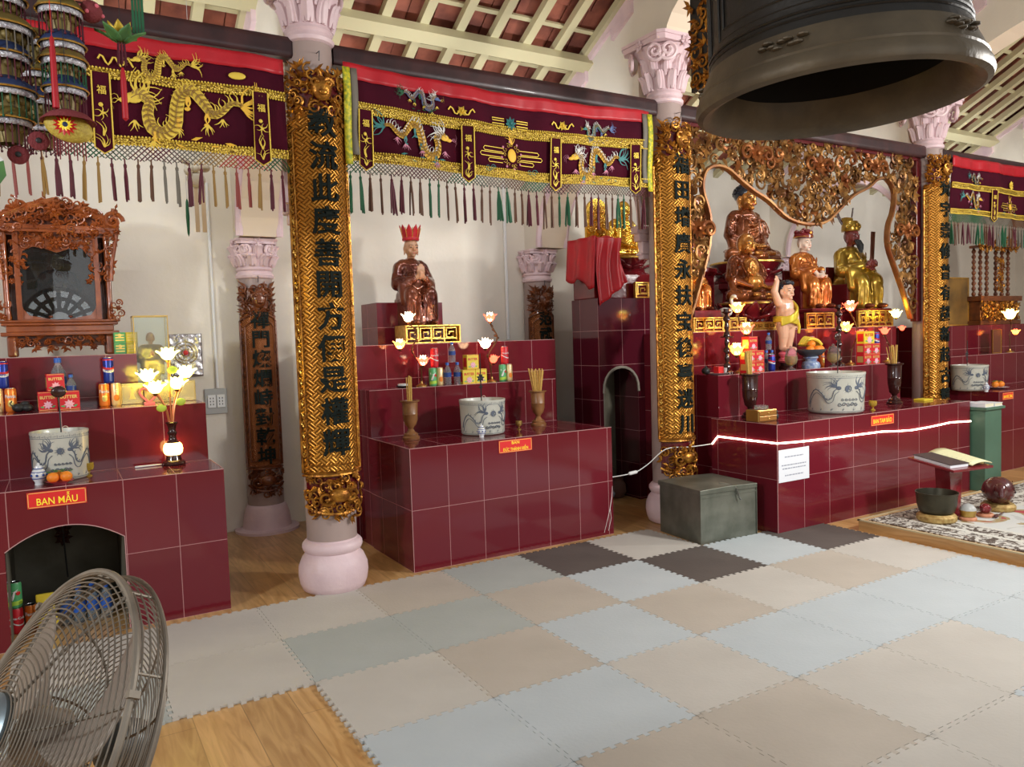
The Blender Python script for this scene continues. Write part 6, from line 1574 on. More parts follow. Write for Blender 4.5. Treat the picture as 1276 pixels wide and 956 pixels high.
m = MB(); P = [(-.34, .83), (.34, .83)] + [(.34 - .68 * i / 16, .86 + .13 * sin(PI * i / 16) ** .8) for i in range(17)]; m.prism(P, .0, .05); m.box(-.26, .26, .03, .05, .06, .13); m.build('backing_board', M_('dark_red_wood', (.12, .03, .012), .4), t)
MB().box(-.21, .21, .020, .023, .235, .70).build('glass_pane', M_('shrine_glass', (.28, .28, .26), .0, trans=.95, ior=1.45, spec=.6), t)
MB().box(-.285, -.275, .03, .30, .23, .78).box(.275, .285, .03, .30, .23, .78).build('side_panel', MT['shrinewood'], t)
seated('enshrined_statue', 'dim pale-faced seated statue inside the wooden shrine cabinet', (.035, 5.90, 1.70), .44, 'robe_red', 'paleface', 'none', 0, 'lap')
# glass case with Buddha
t = thing('glass_case', 'tall brass-edged glass case holding a golden figurine, behind the lotus lamp', 'display case', (.53, 5.52, 1.152))
m = MB()
for x in (-.10, .10):
    for y in (-.07, .07): m.box(x - .003, x + .003, y - .003, y + .003, 0, .55)
for z in (0, .542):
    for y in (-.07, .07): m.box(-.104, .104, y - .004, y + .004, z, z + .008)
    for x in (-.10, .10): m.box(x - .004, x + .004, -.07, .07, z, z + .008)
m.build('brass_frame', MT['brass'], t)
for x0, x1, y0, y1 in ((-.096, .096, -.071, -.069), (-.096, .096, .069, .071), (-.101, -.099, -.066, .066), (.099, .101, -.066, .066)): MB().box(x0, x1, y0, y1, .01, .54).build('glass_pane', MT['glass'], t)
standing('figurine', 'golden standing figurine with bead necklace inside the brass-edged glass case', (.53, 5.52, 1.162), .44, 'robe_gold', 'faceskin')
t = thing('foil_picture', 'square silvery foil picture with round emblem on the wall beside the glass case', 'picture', (.855, 6.39, 1.43))
m = MB(); m.grid(lambda u, v: (-.12 + .24 * u, -.012 + .006 * sin(u * 21 + v * 13) * sin(v * 17), -.165 + .33 * v), 16, 20); m.build('foil', M_('crinkled_foil', (.62, .60, .60), .2, .8, col2=(.45, .44, .46), scale=30, bump=.6, bscale=40), t, True, solid=.004, fixn=False)
m = MB()
for r in (.085, .06, .03): m.tube([(r * cos(a * PI / 14), -.022, .02 + r * sin(a * PI / 14)) for a in range(28)], .004, 5, closed=True)
for a in range(8): m.tube([(.03 * cos(a * PI / 4), -.022, .02 + .03 * sin(a * PI / 4)), (.085 * cos(a * PI / 4), -.022, .02 + .085 * sin(a * PI / 4))], .003, 4)
m.build('emblem', MT['tin'], t); MB().ell((0, -.022, .02), (.02, .006, .02)).build('emblem_centre', MT['red'], t)
# daylight fanlight of the entrance, opposite the altars (it shows as a reflection in the shrine glass)
m = MB(True)
for a in range(9): an = PI * a / 8; m.tube([(.08 + .18 * cos(an), -3.0, 2.0 + .18 * sin(an)), (.08 + .52 * cos(an), -3.0, 2.0 + .52 * sin(an))], .035, 5)
for r in (.18, .36, .52): m.tube([(.08 + r * cos(PI * a / 24), -3.0, 2.0 + r * sin(PI * a / 24)) for a in range(25)], .035, 5)
m.box(-.56, .72, -3.03, -2.98, 1.95, 2.0); w1 = struct(m, 'window_1', MT['black'], loc=(.08, -3, 2))
m = MB(True); m.prism([(.08 + .51 * cos(PI * a / 24), 2.0 + .51 * sin(PI * a / 24)) for a in range(25)], -3.05, -3.04); m.build('pane', M_('daylit_pane', (.9, .95, 1), .3, emit=(.9, .96, 1.), es=3.2), w1)
struct(MB(True).box(-4.2, 13.2, -3.62, -3.5, 0, 1.9), 'wall_front', MT['wall'])

# ------------------------------------------------------------------ things on the central altar
for i, (x, z, lb) in enumerate(((4.905, 1.135, 'red carton, bottom left of the 2 by 2 stack behind the left dark vase'), (5.007, 1.135, 'red carton, bottom right of the 2 by 2 stack behind the left dark vase'), (4.905, 1.2255, 'red carton, upper left of the stack behind the left dark vase'), (5.007, 1.2255, 'red carton, upper right of the stack behind the left dark vase'), (4.93, 1.316, 'red carton topmost on the stack behind the left dark vase'))):
    carton((x, 4.45, z), 'red', lb, .10, .09 if i < 4 else .115, .08)
for i, (x, z, lb) in enumerate(((6.43, 1.135, 'red carton, bottom left of the stack near the right dark vase'), (6.552, 1.135, 'red carton, bottom right of the stack near the right dark vase'), (6.43, 1.231, 'red carton, upper left under the yellow carton'), (6.552, 1.231, 'red carton, upper right of the stack near the right dark vase'))): carton((x, 4.44, z), 'red', lb, .12, .0955, .08)
carton((6.45, 4.44, 1.327), 'yellow', 'yellow carton topmost on the red stack of the central altar', .15, .115, .08)
def pitcher(x, y, s, label):
    t = thing('glass_jar', label, 'jar', (x, y, 1.135))
    MB().lathe([(.036 * s, 0), (.038 * s, .008), (.012 * s, .02), (.012 * s, .03), (.045 * s, .055), (.055 * s, .09), (.05 * s, .125), (.042 * s, .135)], 24, cap=False).build('bowl', MT['glass'], t, True)
    MB().lathe([(.001, .035), (.040 * s, .056), (.050 * s, .09), (.047 * s, .115), (.001, .118)], 20).build('green_tea', MT['amber'], t, True)
    MB().lathe([(.046 * s, .136), (.044 * s, .16), (.03 * s, .18), (.010 * s, .188), (.014 * s, .198), (.001, .206)], 20, cap=False).build('dome_lid', MT['glass'], t, True)
pitcher(5.40, 4.42, 1.0, 'footed glass jar with dome lid, left of the fruit bowl on the central altar'); pitcher(5.96, 4.42, 1.05, 'footed glass jar with dome lid, right of the fruit bowl on the central altar')
t = thing('fruit_bowl', 'blue and white footed bowl heaped with fruit on the central altar', 'bowl', (5.72, 4.47, 1.135))
MB().lathe([(.075, 0), (.08, .02), (.07, .05), (.045, .062), (.05, .08), (.065, .09), (.06, .10)], 28).build('blue_foot', M_('blue_white_ware', (.40, .48, .58), .3, col2=(.12, .18, .36), scale=26), t, True)
MB().lathe([(.05, .10), (.09, .115), (.125, .15), (.130, .165), (.122, .163), (.09, .135), (.001, .125)], 32, cap=False).build('dark_dish', M_('dark_grey_ware', (.06, .07, .08), .25), t, True)
fruits('o', (5.72, 4.47, 1.30), ((-.07, -.05, 0), (-.01, -.08, 0), (.06, -.05, 0), (-.03, -.03, .045), (.03, .03, .03)), ['orange at the left front of the fruit bowl', 'orange at the middle front of the fruit bowl', 'orange at the right front of the fruit bowl', 'orange on top of the pile in the fruit bowl', 'orange at the back of the fruit bowl'], .036, False)
m = MB()
for i in range(4): m.tube(sm_path([(-.06, .02 * i, .02), (0, .02 * i - .01, .075 + .004 * i), (.07, .02 * i - .03, .06), (.11, .02 * i - .04, .02)], 4), [.006] + [.016] * 11 + [.006], 7) if False else m.tube(sm_path([(-.06, .02 * i, .02), (0, .02 * i - .01, .075 + .004 * i), (.07, .02 * i - .03, .06), (.11, .02 * i - .04, .02)], 4), .015, 7)
tag(m.build('banana_bunch', M_('banana_yellow', (.80, .58, .05), .45), None, True, loc=(5.74, 4.50, 1.315)), 'yellow banana bunch on top of the fruit bowl', 'fruit')
bottle((5.30, 4.60, 1.135), 'clear bottle with blue cap, left of the pair beside the child Buddha', .17, None); bottle((5.37, 4.60, 1.135), 'clear bottle with blue cap, right of the pair beside the child Buddha', .17, None)
bottle((5.33, 4.60, 1.307), 'clear bottle with blue cap stacked on the pair beside the child Buddha', .15, None)
can((5.25, 4.50, 1.135), 'cola', 'navy cola can at the foot of the child Buddha, left side'); can((5.90, 4.60, 1.135), 'red', 'red cola can lower behind the fruit bowl', .138); can((5.90, 4.60, 1.274), 'red', 'red cola can upper behind the fruit bowl', .138)
can((6.70, 4.50, 1.135), 'gold', 'cream and orange can below the navy can at right of the central altar'); can((6.635, 4.53, 1.135), 'gold', 'cream and orange can below the water bottle at right of the central altar'); can((6.70, 4.50, 1.274), 'cola', 'navy cola can topmost at right of the central altar', .155); bottle((6.635, 4.53, 1.274), 'clear water bottle standing on a can at right of the central altar', .165, None)
can((6.03, 4.60, 1.135), 'orange', 'orange soda can between the glass jar and the right candlestick')
def candlestick(loc, H, label):
    t = thing('candlestick', label, 'candlestick', loc)
    pr = [(.055, 0), (.058, .015), (.03, .03)]
    n = 7
    for i in range(n):
        z = .035 + (H - .08) * i / n; d = (H - .08) / n; r = .022 if i % 2 else .03
        pr += [(.014, z), (r, z + d * .3), (r * .9, z + d * .6), (.013, z + d * .9)]
    pr += [(.02, H - .04), (.04, H - .03), (.042, H - .022), (.024, H - .02), (.024, H), (.001, H)]
    MB().lathe(pr, 20).build('turned_stem', MT['darkturned'], t, True)
    m = MB(); m.lathe([(.001, H * .55), (.055, H * .56), (.057, H * .575), (.001, H * .58)], 20); m.build('drip_tray', MT['darkturned'], t, True)
candlestick((4.72, 4.50, 1.135), .53, 'tall dark turned candlestick at left of the central altar'); candlestick((6.15, 4.50, 1.135), .555, 'tall dark turned candlestick at right, in front of the seated lady')
t = thing('tea_tray', 'white plate with small cups at the left end of the central altar ledge', 'plate', (4.59, 4.47, 1.135)); MB().lathe([(.05, 0), (.09, .008), (.10, .014), (.09, .012), (.001, .008)], 28, cap=False).build('plate', MT['porcelain'], t, True)
tag(MB().box(-.03, .03, -.03, .03, 0, .055).build('red_box', MT['red'], None, bevel=.005, loc=(4.57, 4.45, 1.147)), 'small bright red box on the white plate at left of the central altar', 'box')
for i, (x, y) in enumerate(((4.635, 4.45), (4.63, 4.50))): tag(MB().lathe([(.012, 0), (.02, .015), (.022, .04), (.018, .04), (.001, .01)], 16, cap=False).build('tea_cup', MT['porcelain'], None, True, loc=(x, y, 1.147)), 'tiny white tea cup %s the red box on the white plate' % ('right of' if i == 0 else 'behind'), 'cup')
m = MB(); m.ell((0, 0, .03), (.035, .035, .03)); m.tube([(.03, 0, .03), (.055, 0, .05)], .006, 6); m.ell((0, 0, .063), .008); tag(m.build('teapot', MT['black'], None, True, loc=(4.50, 4.52, 1.137)), 'small black teapot at the far left of the central altar ledge', 'teapot')
t = thing('drawer_box', 'small two-drawer gilt wooden box left of the dark vase on the central altar', 'box', (4.535, 3.99, .80))
MB().box(-.10, .10, -.06, .06, 0, .088).build('case', MT['brass'], t, bevel=.004)
for z in (.006, .047): d = MB().box(-.092, .092, -.066, -.06, z, z + .035).build('drawer', M_('brown_gilt_wood', (.38, .17, .04), .25, .3, coat=.5), t, bevel=.002); MB().ell((0, -.07, z + .018), .006).build('knob', MT['brass'], d)
tag(MB().lathe([(.045, 0), (.05, .004), (.052, .028), (.044, .028), (.04, .01), (.001, .01)], 24, cap=False).build('glass_dish', MT['glass'], None, True, loc=(4.535, 3.99, .888)), 'round clear glass dish on top of the two-drawer box', 'dish')
tag(MB().ell((0, 0, .025), (.02, .02, .025)).ell((0, 0, .06), .014).build('seated_ornament', MT['black'], None, True, loc=(4.675, 3.97, .80)), 'tiny black ornament beside the two-drawer box', 'ornament')
tag(MB().box(-.07, .07, -.05, .05, 0, .016).build('yellow_booklet', MT['foilyel'], None, bevel=.003, loc=(6.72, 4.05, .80)), 'yellow booklet at the right end of the central altar top', 'book')

# ------------------------------------------------------------------ far right altar
t = thing('spindle_shrine', 'dark carved spindle-backed shrine stand on the far right altar', 'shrine', (9.72, 5.02, 1.46))
m = MB()
for x in (-.38, -.24, -.10, .10, .24, .38):
    pr = []
    for i in range(9): z = .34 + .56 * i / 9; pr += [(.012, z), (.024, z + .02), (.024, z + .035), (.012, z + .055)]
    m.lathe(pr + [(.02, .92)], 10, (x, 0, 0))
m.build('spindles', MT['darkwood'], t, True)
m = MB(); m.box(-.45, .45, -.12, .2, 0, .05); m.box(-.42, .42, -.10, .18, .05, .28); m.box(-.46, .46, -.13, .2, .28, .34); m.build('carved_base', MT['darkwood'], t, bevel=.006)
m = MB(); m.mark(); rg = random.Random(31); carve(m, -.40, .40, .08, .26, .05, lambda u, v: True, rg, 1.3, .005); carve(m, -.44, .44, .90, 1.04, .05, lambda u, v: v < 1.04 - .1 * abs(u), rg, 1.3, .015); carve(m, -.07, .07, .42, .80, .05, lambda u, v: True, rg, 1.2, .01); m.remap(lambda p: (p[0], -.11 - p[2], p[1])); m.build('gilt_carving', MT['giltdark'], t)
m = MB(); m.box(-.44, .44, -.09, .02, .90, .93); m.build('top_rail', MT['darkwood'], t)
t = thing('dark_picture', 'brownish framed picture leaning by the column on the far right altar', 'picture', (9.05, 5.05, 1.462)); MB().box(-.24, .24, 0, .02, 0, .56).build('canvas', M_('dark_gold_picture', (.30, .17, .05), .3, .3, col2=(.10, .06, .03), scale=3), t)
m = MB(); 
for z in (0, .548): m.box(-.24, .24, -.006, 0, z, z + .012)
for x in (-.24, .228): m.box(x, x + .012, -.006, 0, 0, .56)
m.build('thin_frame', MT['gilt'], t)
lamp_tree((9.35, 4.62, 1.14), 'lit yellow lamp on dark stem on the far right altar', [(0, 0, .38, .07, ('glowyel', 'glowwarm')), (.08, -.02, .20, .04, ('glowred', 'glowor'))], [(0, 0, .02), (0, 0, .2), (.03, 0, .3), (0, 0, .37)])
t = MB().lathe([(.05, 0), (.10, .012), (.11, .016), (.09, .012), (.001, .008)], 24, cap=False).build('plate', MT['porcelain'], None, True, loc=(8.36, 4.25, .80)); tag(t, 'plate with fruit on the far right altar', 'plate')
fruits('o', (8.36, 4.25, .80), ((-.04, 0, .045), (.03, -.02, .045), (.07, .04, .045)), ['orange at left on the far right altar plate', 'orange in the middle on the far right altar plate', 'orange at right on the far right altar plate'], .034)
t = thing('offering_frame', 'small brown framed panel standing beside the yellow lamp on the far right altar', 'picture', (9.15, 4.66, 1.142)); MB().box(-.09, .09, 0, .02, 0, .26).build('panel', M_('brown_panel', (.16, .05, .03), .3), t); MB().tube([(-.09, -.003, 0), (-.09, -.003, .26), (.09, -.003, .26), (.09, -.003, 0)], .005, 4, closed=True).build('gilt_edge', MT['gilt'], t)

# ------------------------------------------------------------------ metal box, green stand, platform things
t = thing('metal_box', 'grey galvanised metal box with hinged lid and hasp, beside the central altar', 'box', (3.775, 3.865, 0), math.radians(-5.2))
MB().box(0, .50, 0, .47, 0, .355).build('body', MT['galv'], t, bevel=.004)
m = MB(); m.prism([(-.008, .352), (.508, .352), (.508, .385), (.25, .392), (-.008, .385)], -.008, .478); m.build('lid', MT['galv'], t, bevel=.004)
m = MB(); m.box(-.006, 0.0, -.006, 0.02, 0, .352).box(.5, .506, -.006, .02, 0, .352).box(0, .5, -.004, 0, .325, .335); m.build('folded_seams', MT['galv'], t)
m = MB(); m.tube([(.31, -.012, .37), (.325, -.02, .31), (.34, -.022, .285)], .012, 6, flat=.35); m.tube([(.31, -.01, .372), (.27, .06, .393), (.25, .10, .394)], .010, 6, flat=.4); m.build('hasp', M_('bright_steel', (.45, .45, .42), .3, .9), t)
t = thing('green_stand', 'tall green painted stand at the right end of the central altar', 'stand', (7.07, 3.74, 0))
m = MB(); m.prism([(-.14, 0), (.16, 0), (.16, .03), (.13, .08), (.125, .16), (.125, .72), (-.14, .72)], -.12, .10); m.box(-.16, .15, -.14, .12, .72, .745)
m.build('painted_body', M_('sage_green_paint', (.085, .17, .115), .45, col2=(.07, .14, .095), scale=4), t, bevel=.005)
for i, (x, y, w, d, h, mt, lb) in enumerate(((-.07, -.02, .15, .2, .035, 'paper', 'thick pale book lying at left on the green stand'), (.07, -.03, .13, .19, .03, 'paper', 'thick pale book lying at right on the green stand'))):
    b_ = thing('book', lb, 'book', (7.07 + x, 3.74 + y, .745)); MB().box(-w / 2 + .004, w / 2 - .004, -d / 2 + .004, d / 2 - .004, .003, h - .003).build('pages', M_('page_block', (.75, .68, .50), .8), b_); m = MB(); m.box(-w / 2, w / 2, -d / 2, d / 2, 0, .003).box(-w / 2, w / 2, -d / 2, d / 2, h - .003, h).box(-w / 2, -w / 2 + .004, -d / 2, d / 2, .003, h - .003); m.build('cover', MT['paper'], b_)
ZP = .086
t = thing('reading_stand', 'maroon pedestal book stand with tilted top on the platform', 'book stand', (5.55, 3.16, ZP))
def tp(u, v, h=0.): x = -.21 + .40 * u; y = -.16 + .34 * v - .06 * u; return (x, y, .372 + .055 * v + h)
m = MB(); k = len(m.v)
for h in (-.018, 0): m.v += [tp(0, 0, h), tp(1, 0, h), tp(1, 1, h), tp(0, 1, h)]
m.F(0, 3, 2, 1); m.F(4, 5, 6, 7); [m.F(i, (i + 1) % 4, 4 + (i + 1) % 4, 4 + i) for i in range(4)]
m.build('tilted_top', MT['redlac'], t, bevel=.004)
m = MB(); k = len(m.v); 
for z, w in ((0, .055), (.36, .085)): m.v += [(-w, -.06, z), (w, -.06, z), (w, .05, z), (-w, .05, z)]
m.F(0, 3, 2, 1); m.F(4, 5, 6, 7); [m.F(i, (i + 1) % 4, 4 + (i + 1) % 4, 4 + i) for i in range(4)]; m.build('post', MT['redlac'], t, bevel=.004)
MB().box(-.10, .10, -.10, .10, 0, .02).build('foot', MT['redlac'], t, bevel=.004)
def on_top(u, v, h): q = tp(u, v, h); return (q[0] + 5.55, q[1] + 3.16, q[2] + ZP)
t = thing('prayer_book', 'dark covered prayer book lying open-side down on the tilted stand', 'book', (5.47, 3.14, ZP + .41))
m = MB(True); k = len(m.v)
for h in (.001, .022): m.v += [on_top(.06, .12, h), on_top(.50, .12, h), on_top(.50, .9, h), on_top(.06, .9, h)]
m.F(0, 3, 2, 1); m.F(4, 5, 6, 7); [m.F(i, (i + 1) % 4, 4 + (i + 1) % 4, 4 + i) for i in range(4)]; m.build('pages', MT['paper'], t)
m = MB(True); 
for h in (.022, .027): m.v += [on_top(.05, .11, h), on_top(.52, .11, h), on_top(.52, .92, h), on_top(.05, .92, h)]
m.F(0, 3, 2, 1); m.F(4, 5, 6, 7); [m.F(i, (i + 1) % 4, 4 + (i + 1) % 4, 4 + i) for i in range(4)]; m.build('dark_cover', M_('book_cover', (.07, .05, .05), .5), t)
t = thing('open_notebook', 'pale yellow open notebook with curled page on the tilted stand', 'book', (5.62, 3.12, ZP + .41))
m = MB(True); m.grid(lambda u, v: on_top(.52 + .50 * u, .05 + .95 * v, .012 + .018 * sin(PI * u) ** .7 + .012 * v * u), 10, 6); m.build('pages', M_('yellowed_paper', (.72, .70, .42), .7), t, True, solid=.008, fixn=False)
m = MB(True)
for q in range(8): m.tube([on_top(.58, .14 + .1 * q, .028), on_top(.90, .14 + .1 * q, .030)], .0012, 3)
m.build('written_lines', MT['grey'], t)
def cushion(loc, R, label, mt='gilt'):
    t = thing('ring_cushion', label, 'cushion', loc); m = MB(); m.tube([(R * .72 * cos(a * PI / 16), R * .72 * sin(a * PI / 16), R * .2) for a in range(32)], R * .26, 8, closed=True); m.lathe([(R * .7, 0), (R * .7, R * .2), (.001, R * .2)], 20); m.build('padding', mt, t, True)
GC = M_('gold_brocade', (.52, .38, .14), .5, .3, col2=(.34, .20, .06), scale=40, bump=.3); RC = M_('salmon_brocade', (.60, .27, .16), .6, col2=(.50, .20, .10), scale=40)
cushion((5.32, 3.11, ZP), .135, 'round gold brocade cushion under the big dark singing bowl', GC)
t = thing('singing_bowl', 'big dark bronze singing bowl on a gold cushion on the platform', 'singing bowl', (5.32, 3.11, ZP + .045))
MB().lathe([(.001, 0), (.08, .003), (.115, .03), (.128, .08), (.132, .135), (.137, .158), (.139, .165), (.132, .165), (.126, .14), (.120, .08), (.105, .035), (.001, .02)], 40).build('bowl', M_('olive_bronze', (.075, .068, .045), .4, .6, col2=(.05, .045, .03), scale=8), t, True)
cushion((5.50, 2.99, ZP), .06, 'small salmon cushion under the little brass bell', RC)
t = thing('brass_bell_bowl', 'little brass bell bowl with dark lid on a salmon cushion', 'bell', (5.50, 2.99, ZP + .024)); MB().lathe([(.03, 0), (.048, .006), (.052, .03), (.054, .05)], 24).build('brass_bowl', MT['brass'], t, True); MB().lathe([(.055, .05), (.05, .065), (.035, .085), (.012, .095), (.001, .097)], 24).build('lid', MT['grey'], t, True)
cushion((5.70, 2.975, ZP), .058, 'small salmon cushion under the little red wooden fish drum', RC)
def fish_drum(loc, R, label, mt, rz):
    t = thing('wooden_fish_drum', label, 'drum', loc, rz); m = MB(); m.ell((0, 0, R * .85), (R, R * .9, R * .85), nu=20, nv=14); m.ell((-R * .95, 0, R * 1.05), (R * .45, R * .35, R * .4)); m.tube([(-R * .8, 0, R * .6), (-R * 1.45, 0, R * .75), (-R * 1.25, 0, R * 1.15)], R * .18, 8)
    b_ = blob('round_body', m, mt, t, R * .07, 3)
    m = MB(); m.tube([(R * 1.005 * cos(a), R * .905 * sin(a), R * .80) for a in [PI + 1.2 + q * .35 for q in range(12)]], R * .05, 5); m.build('sound_slit', MT['black'], t)
    m = MB(); 
    for s in (-1, 1): spiral(m, (s * R * .35, 0), R * .25, 1.5, s, R * .05, R * .03)
    m.remap(lambda p: (p[0], -R * .80 + p[2] * 0 - .0, R * 1.15 + p[1]), 0); m.build('carved_scrolls', mt, t)
MW = M_('dark_maroon_lacquer', (.085, .022, .022), .25, coat=.5)
cushion((5.98, 3.03, ZP), .12, 'gold brocade cushion under the big wooden fish drum', GC)
fish_drum((5.98, 3.03, ZP + .045), .12, 'big dark maroon wooden fish drum on the platform', MW, .6); fish_drum((5.70, 2.975, ZP + .023), .042, 'little red wooden fish drum beside the brass bell', MT['redlac'], .3)
t = thing('drum_mallet', 'mallet with dark knob standing between the singing bowl and the brass bell', 'mallet', (5.42, 3.16, ZP)); MB().ell((0, 0, .035), (.022, .022, .035)).build('knob', MT['turned'], t, True); MB().tube([(0, 0, .03), (-.05, .08, .055)], .006, 6).build('stick', MT['turned'], t, True)
t = thing('drum_mallet', 'dark mallet lying beside the little red fish drum', 'mallet', (5.78, 2.90, ZP)); MB().tube([(-.09, 0, .014), (.08, .03, .014)], .006, 6).build('stick', MW, t, True); MB().cap2((-.09, 0, .016), .013, (-.06, .004, .016), .013).build('padded_head', MW, t, True)
# clutter in the niche
t = thing('clay_pot', 'brown clay pot in the arched niche behind the middle column', 'pot', (4.33, 5.50, 0)); MB().lathe([(.06, 0), (.09, .05), (.085, .12), (.06, .16), (.065, .18)], 20).build('pot_body', M_('brown_clay', (.14, .07, .05), .7), t, True)
tag(blob('plastic_bag', MB().ell((0, 0, .05), (.10, .08, .05)).ell((.05, .02, .09), (.05, .04, .04)).ell((-.05, -.02, .04), (.06, .06, .04)), M_('crumpled_plastic', (.42, .48, .52), .25, col2=(.10, .11, .13), scale=14, bump=.8, bscale=30), None, .012, 1, (4.17, 5.46, .0)), 'crumpled grey plastic bag on the floor of the arched niche', 'bag')
t = thing('black_bowl', 'black upturned stand above the plastic bag in the arched niche', 'bowl', (4.19, 5.52, .14)); MB().lathe([(.05, 0), (.03, .02), (.03, .10), (.10, .13), (.105, .14), (.001, .14)], 20).build('bowl_body', MT['black'], t, True)
t = thing('inline_switch_cord', 'white lamp cord with inline switch hanging at the foot of the middle column board', 'cord', (3.95, 4.40, .57))
MB(True).tube(sm_path([(3.55, 4.60, .40), (3.75, 4.55, .42), (3.85, 4.50, .48), (3.95, 4.40, .60), (4.15, 4.36, .60), (4.39, 4.36, .60)], 5), .004, 5).build('cord', MT['white'], t, True)
MB(True).cap2((3.72, 4.555, .418), .014, (3.77, 4.545, .425), .014).build('switch', MT['white'], t, True)

# ------------------------------------------------------------------ standing fan in the foreground
t = thing('standing_fan', 'large dusty wire-caged standing fan in the left foreground', 'fan', (-.071, 1.635, .779))
AX = Vector((math.cos(.50) * math.cos(3.44), math.cos(.50) * math.sin(3.44), math.sin(.50))).normalized()
QR = AX.to_track_quat('Z', 'Y').to_matrix().to_4x4()
WIRE = M_('dusty_grey_wire', (.30, .26, .21), .5, .5, col2=(.21, .18, .145), scale=12)
BLD = M_('dusty_fan_blade', (.46, .39, .32), .5, .2, col2=(.36, .30, .25), scale=5)
R = .30
def fp(m, nm, mt, **k): m.xf(QR, 0); return m.build(nm, mt, t, True, **k)
def dome(r, d, ins): q = r / R; return d * (1 - q ** 2.2)
def ringpts(r, z, n=64): return [(r * cos(2 * PI * i / n), r * sin(2 * PI * i / n), z) for i in range(n)]
m = MB(); n = 25
for i in range(n): r = .065 + (R - .068) * i / (n - 1); m.tube(ringpts(r, dome(r, .085, 1)), .0016, 5, closed=True)
for a in range(8):
    an = 2 * PI * a / 8 + .2; m.tube([(r * cos(an + .25 * (r / R)), r * sin(an + .25 * r / R), dome(r, .085, 1) - .004) for r in [.055 + (R - .058) * j / 12 for j in range(13)]], .0028, 5)
fp(m, 'front_guard', WIRE)
m = MB()
for i in range(n): r = .07 + (R - .07) * i / (n - 1); z = -.055 - .075 * (1 - (r / R) ** 4); m.tube(ringpts(r, z), .0013, 4, closed=True)
for i in range(3): m.tube(ringpts(R + .001, -.012 - .015 * i), .0019, 5, closed=True)
for a in range(10):
    an = 2 * PI * a / 10; m.tube([(R * cos(an), R * sin(an), .0)] + [(r * cos(an - .3 * (1 - r / R)), r * sin(an - .3 * (1 - r / R)), -.055 - .075 * (1 - (r / R) ** 4)) for r in [R - (R - .06) * j / 10 for j in range(11)]], .0028, 5)
fp(m, 'rear_guard', WIRE)
m = MB(); m.tube(ringpts(R + .002, 0, 80), .0065, 8, closed=True); m.tube(ringpts(R + .004, -.055, 80), .0045, 8, closed=True); fp(m, 'rim_band', WIRE)
m = MB()
for a in (.5, 2.5, 4.6): m.cbox(((R + .008) * cos(a), (R + .008) * sin(a), 0), (.012, .012, .02), (0, 0, a)); 
fp(m, 'clips', WIRE)
m = MB(); m.lathe([(.062, .075), (.062, .088), (.05, .096), (.001, .098)], 32); fp(m, 'front_badge', M_('blue_grey_badge', (.16, .20, .22), .35, .5))
for a in range(3):
    m = MB(); k = len(m.v)
    def bf(u, v):
        r = .045 + .232 * v; wv = (.6 + 1.15 * v - .55 * v * v); an = 2 * PI * a / 3 + .35 + (u - .5) * wv * (1.35 - .5 * v) + .35 * v
        r2 = r * (1 - .06 * (2 * u - 1) ** 2 * v); return (r2 * cos(an), r2 * sin(an), -.02 + (u - .5) * -.085 * (1 - .35 * v))
    m.grid(bf, 12, 10); m.xf(QR, 0); m.build('blade', BLD, t, True, solid=.003, fixn=False)
m = MB(); m.lathe([(.001, -.04), (.05, -.04), (.05, .01), (.04, .03), (.001, .035)], 24); fp(m, 'hub', BLD)
m = MB(); m.lathe([(.001, -.215), (.04, -.21), (.05, -.19), (.05, -.15), (.045, -.13), (.03, -.125), (.02, -.04)], 28); fp(m, 'motor', M_('motor_grey', (.12, .13, .13), .4, .4))
mc = AX * -.17
m = MB(); m.tube([(mc.x, mc.y, mc.z - .05), (mc.x, mc.y, mc.z - .16)], .03, 10); m.tube([(mc.x, mc.y, mc.z - .14), (mc.x, mc.y, -.779 + .03)], .018, 12); m.build('pole', WIRE, t, True)
MB().lathe([(.22, 0), (.22, .02), (.19, .04), (.05, .055), (.03, .09), (.001, .09)], 36, (mc.x, mc.y, -.779)).build('base', WIRE, t, True)

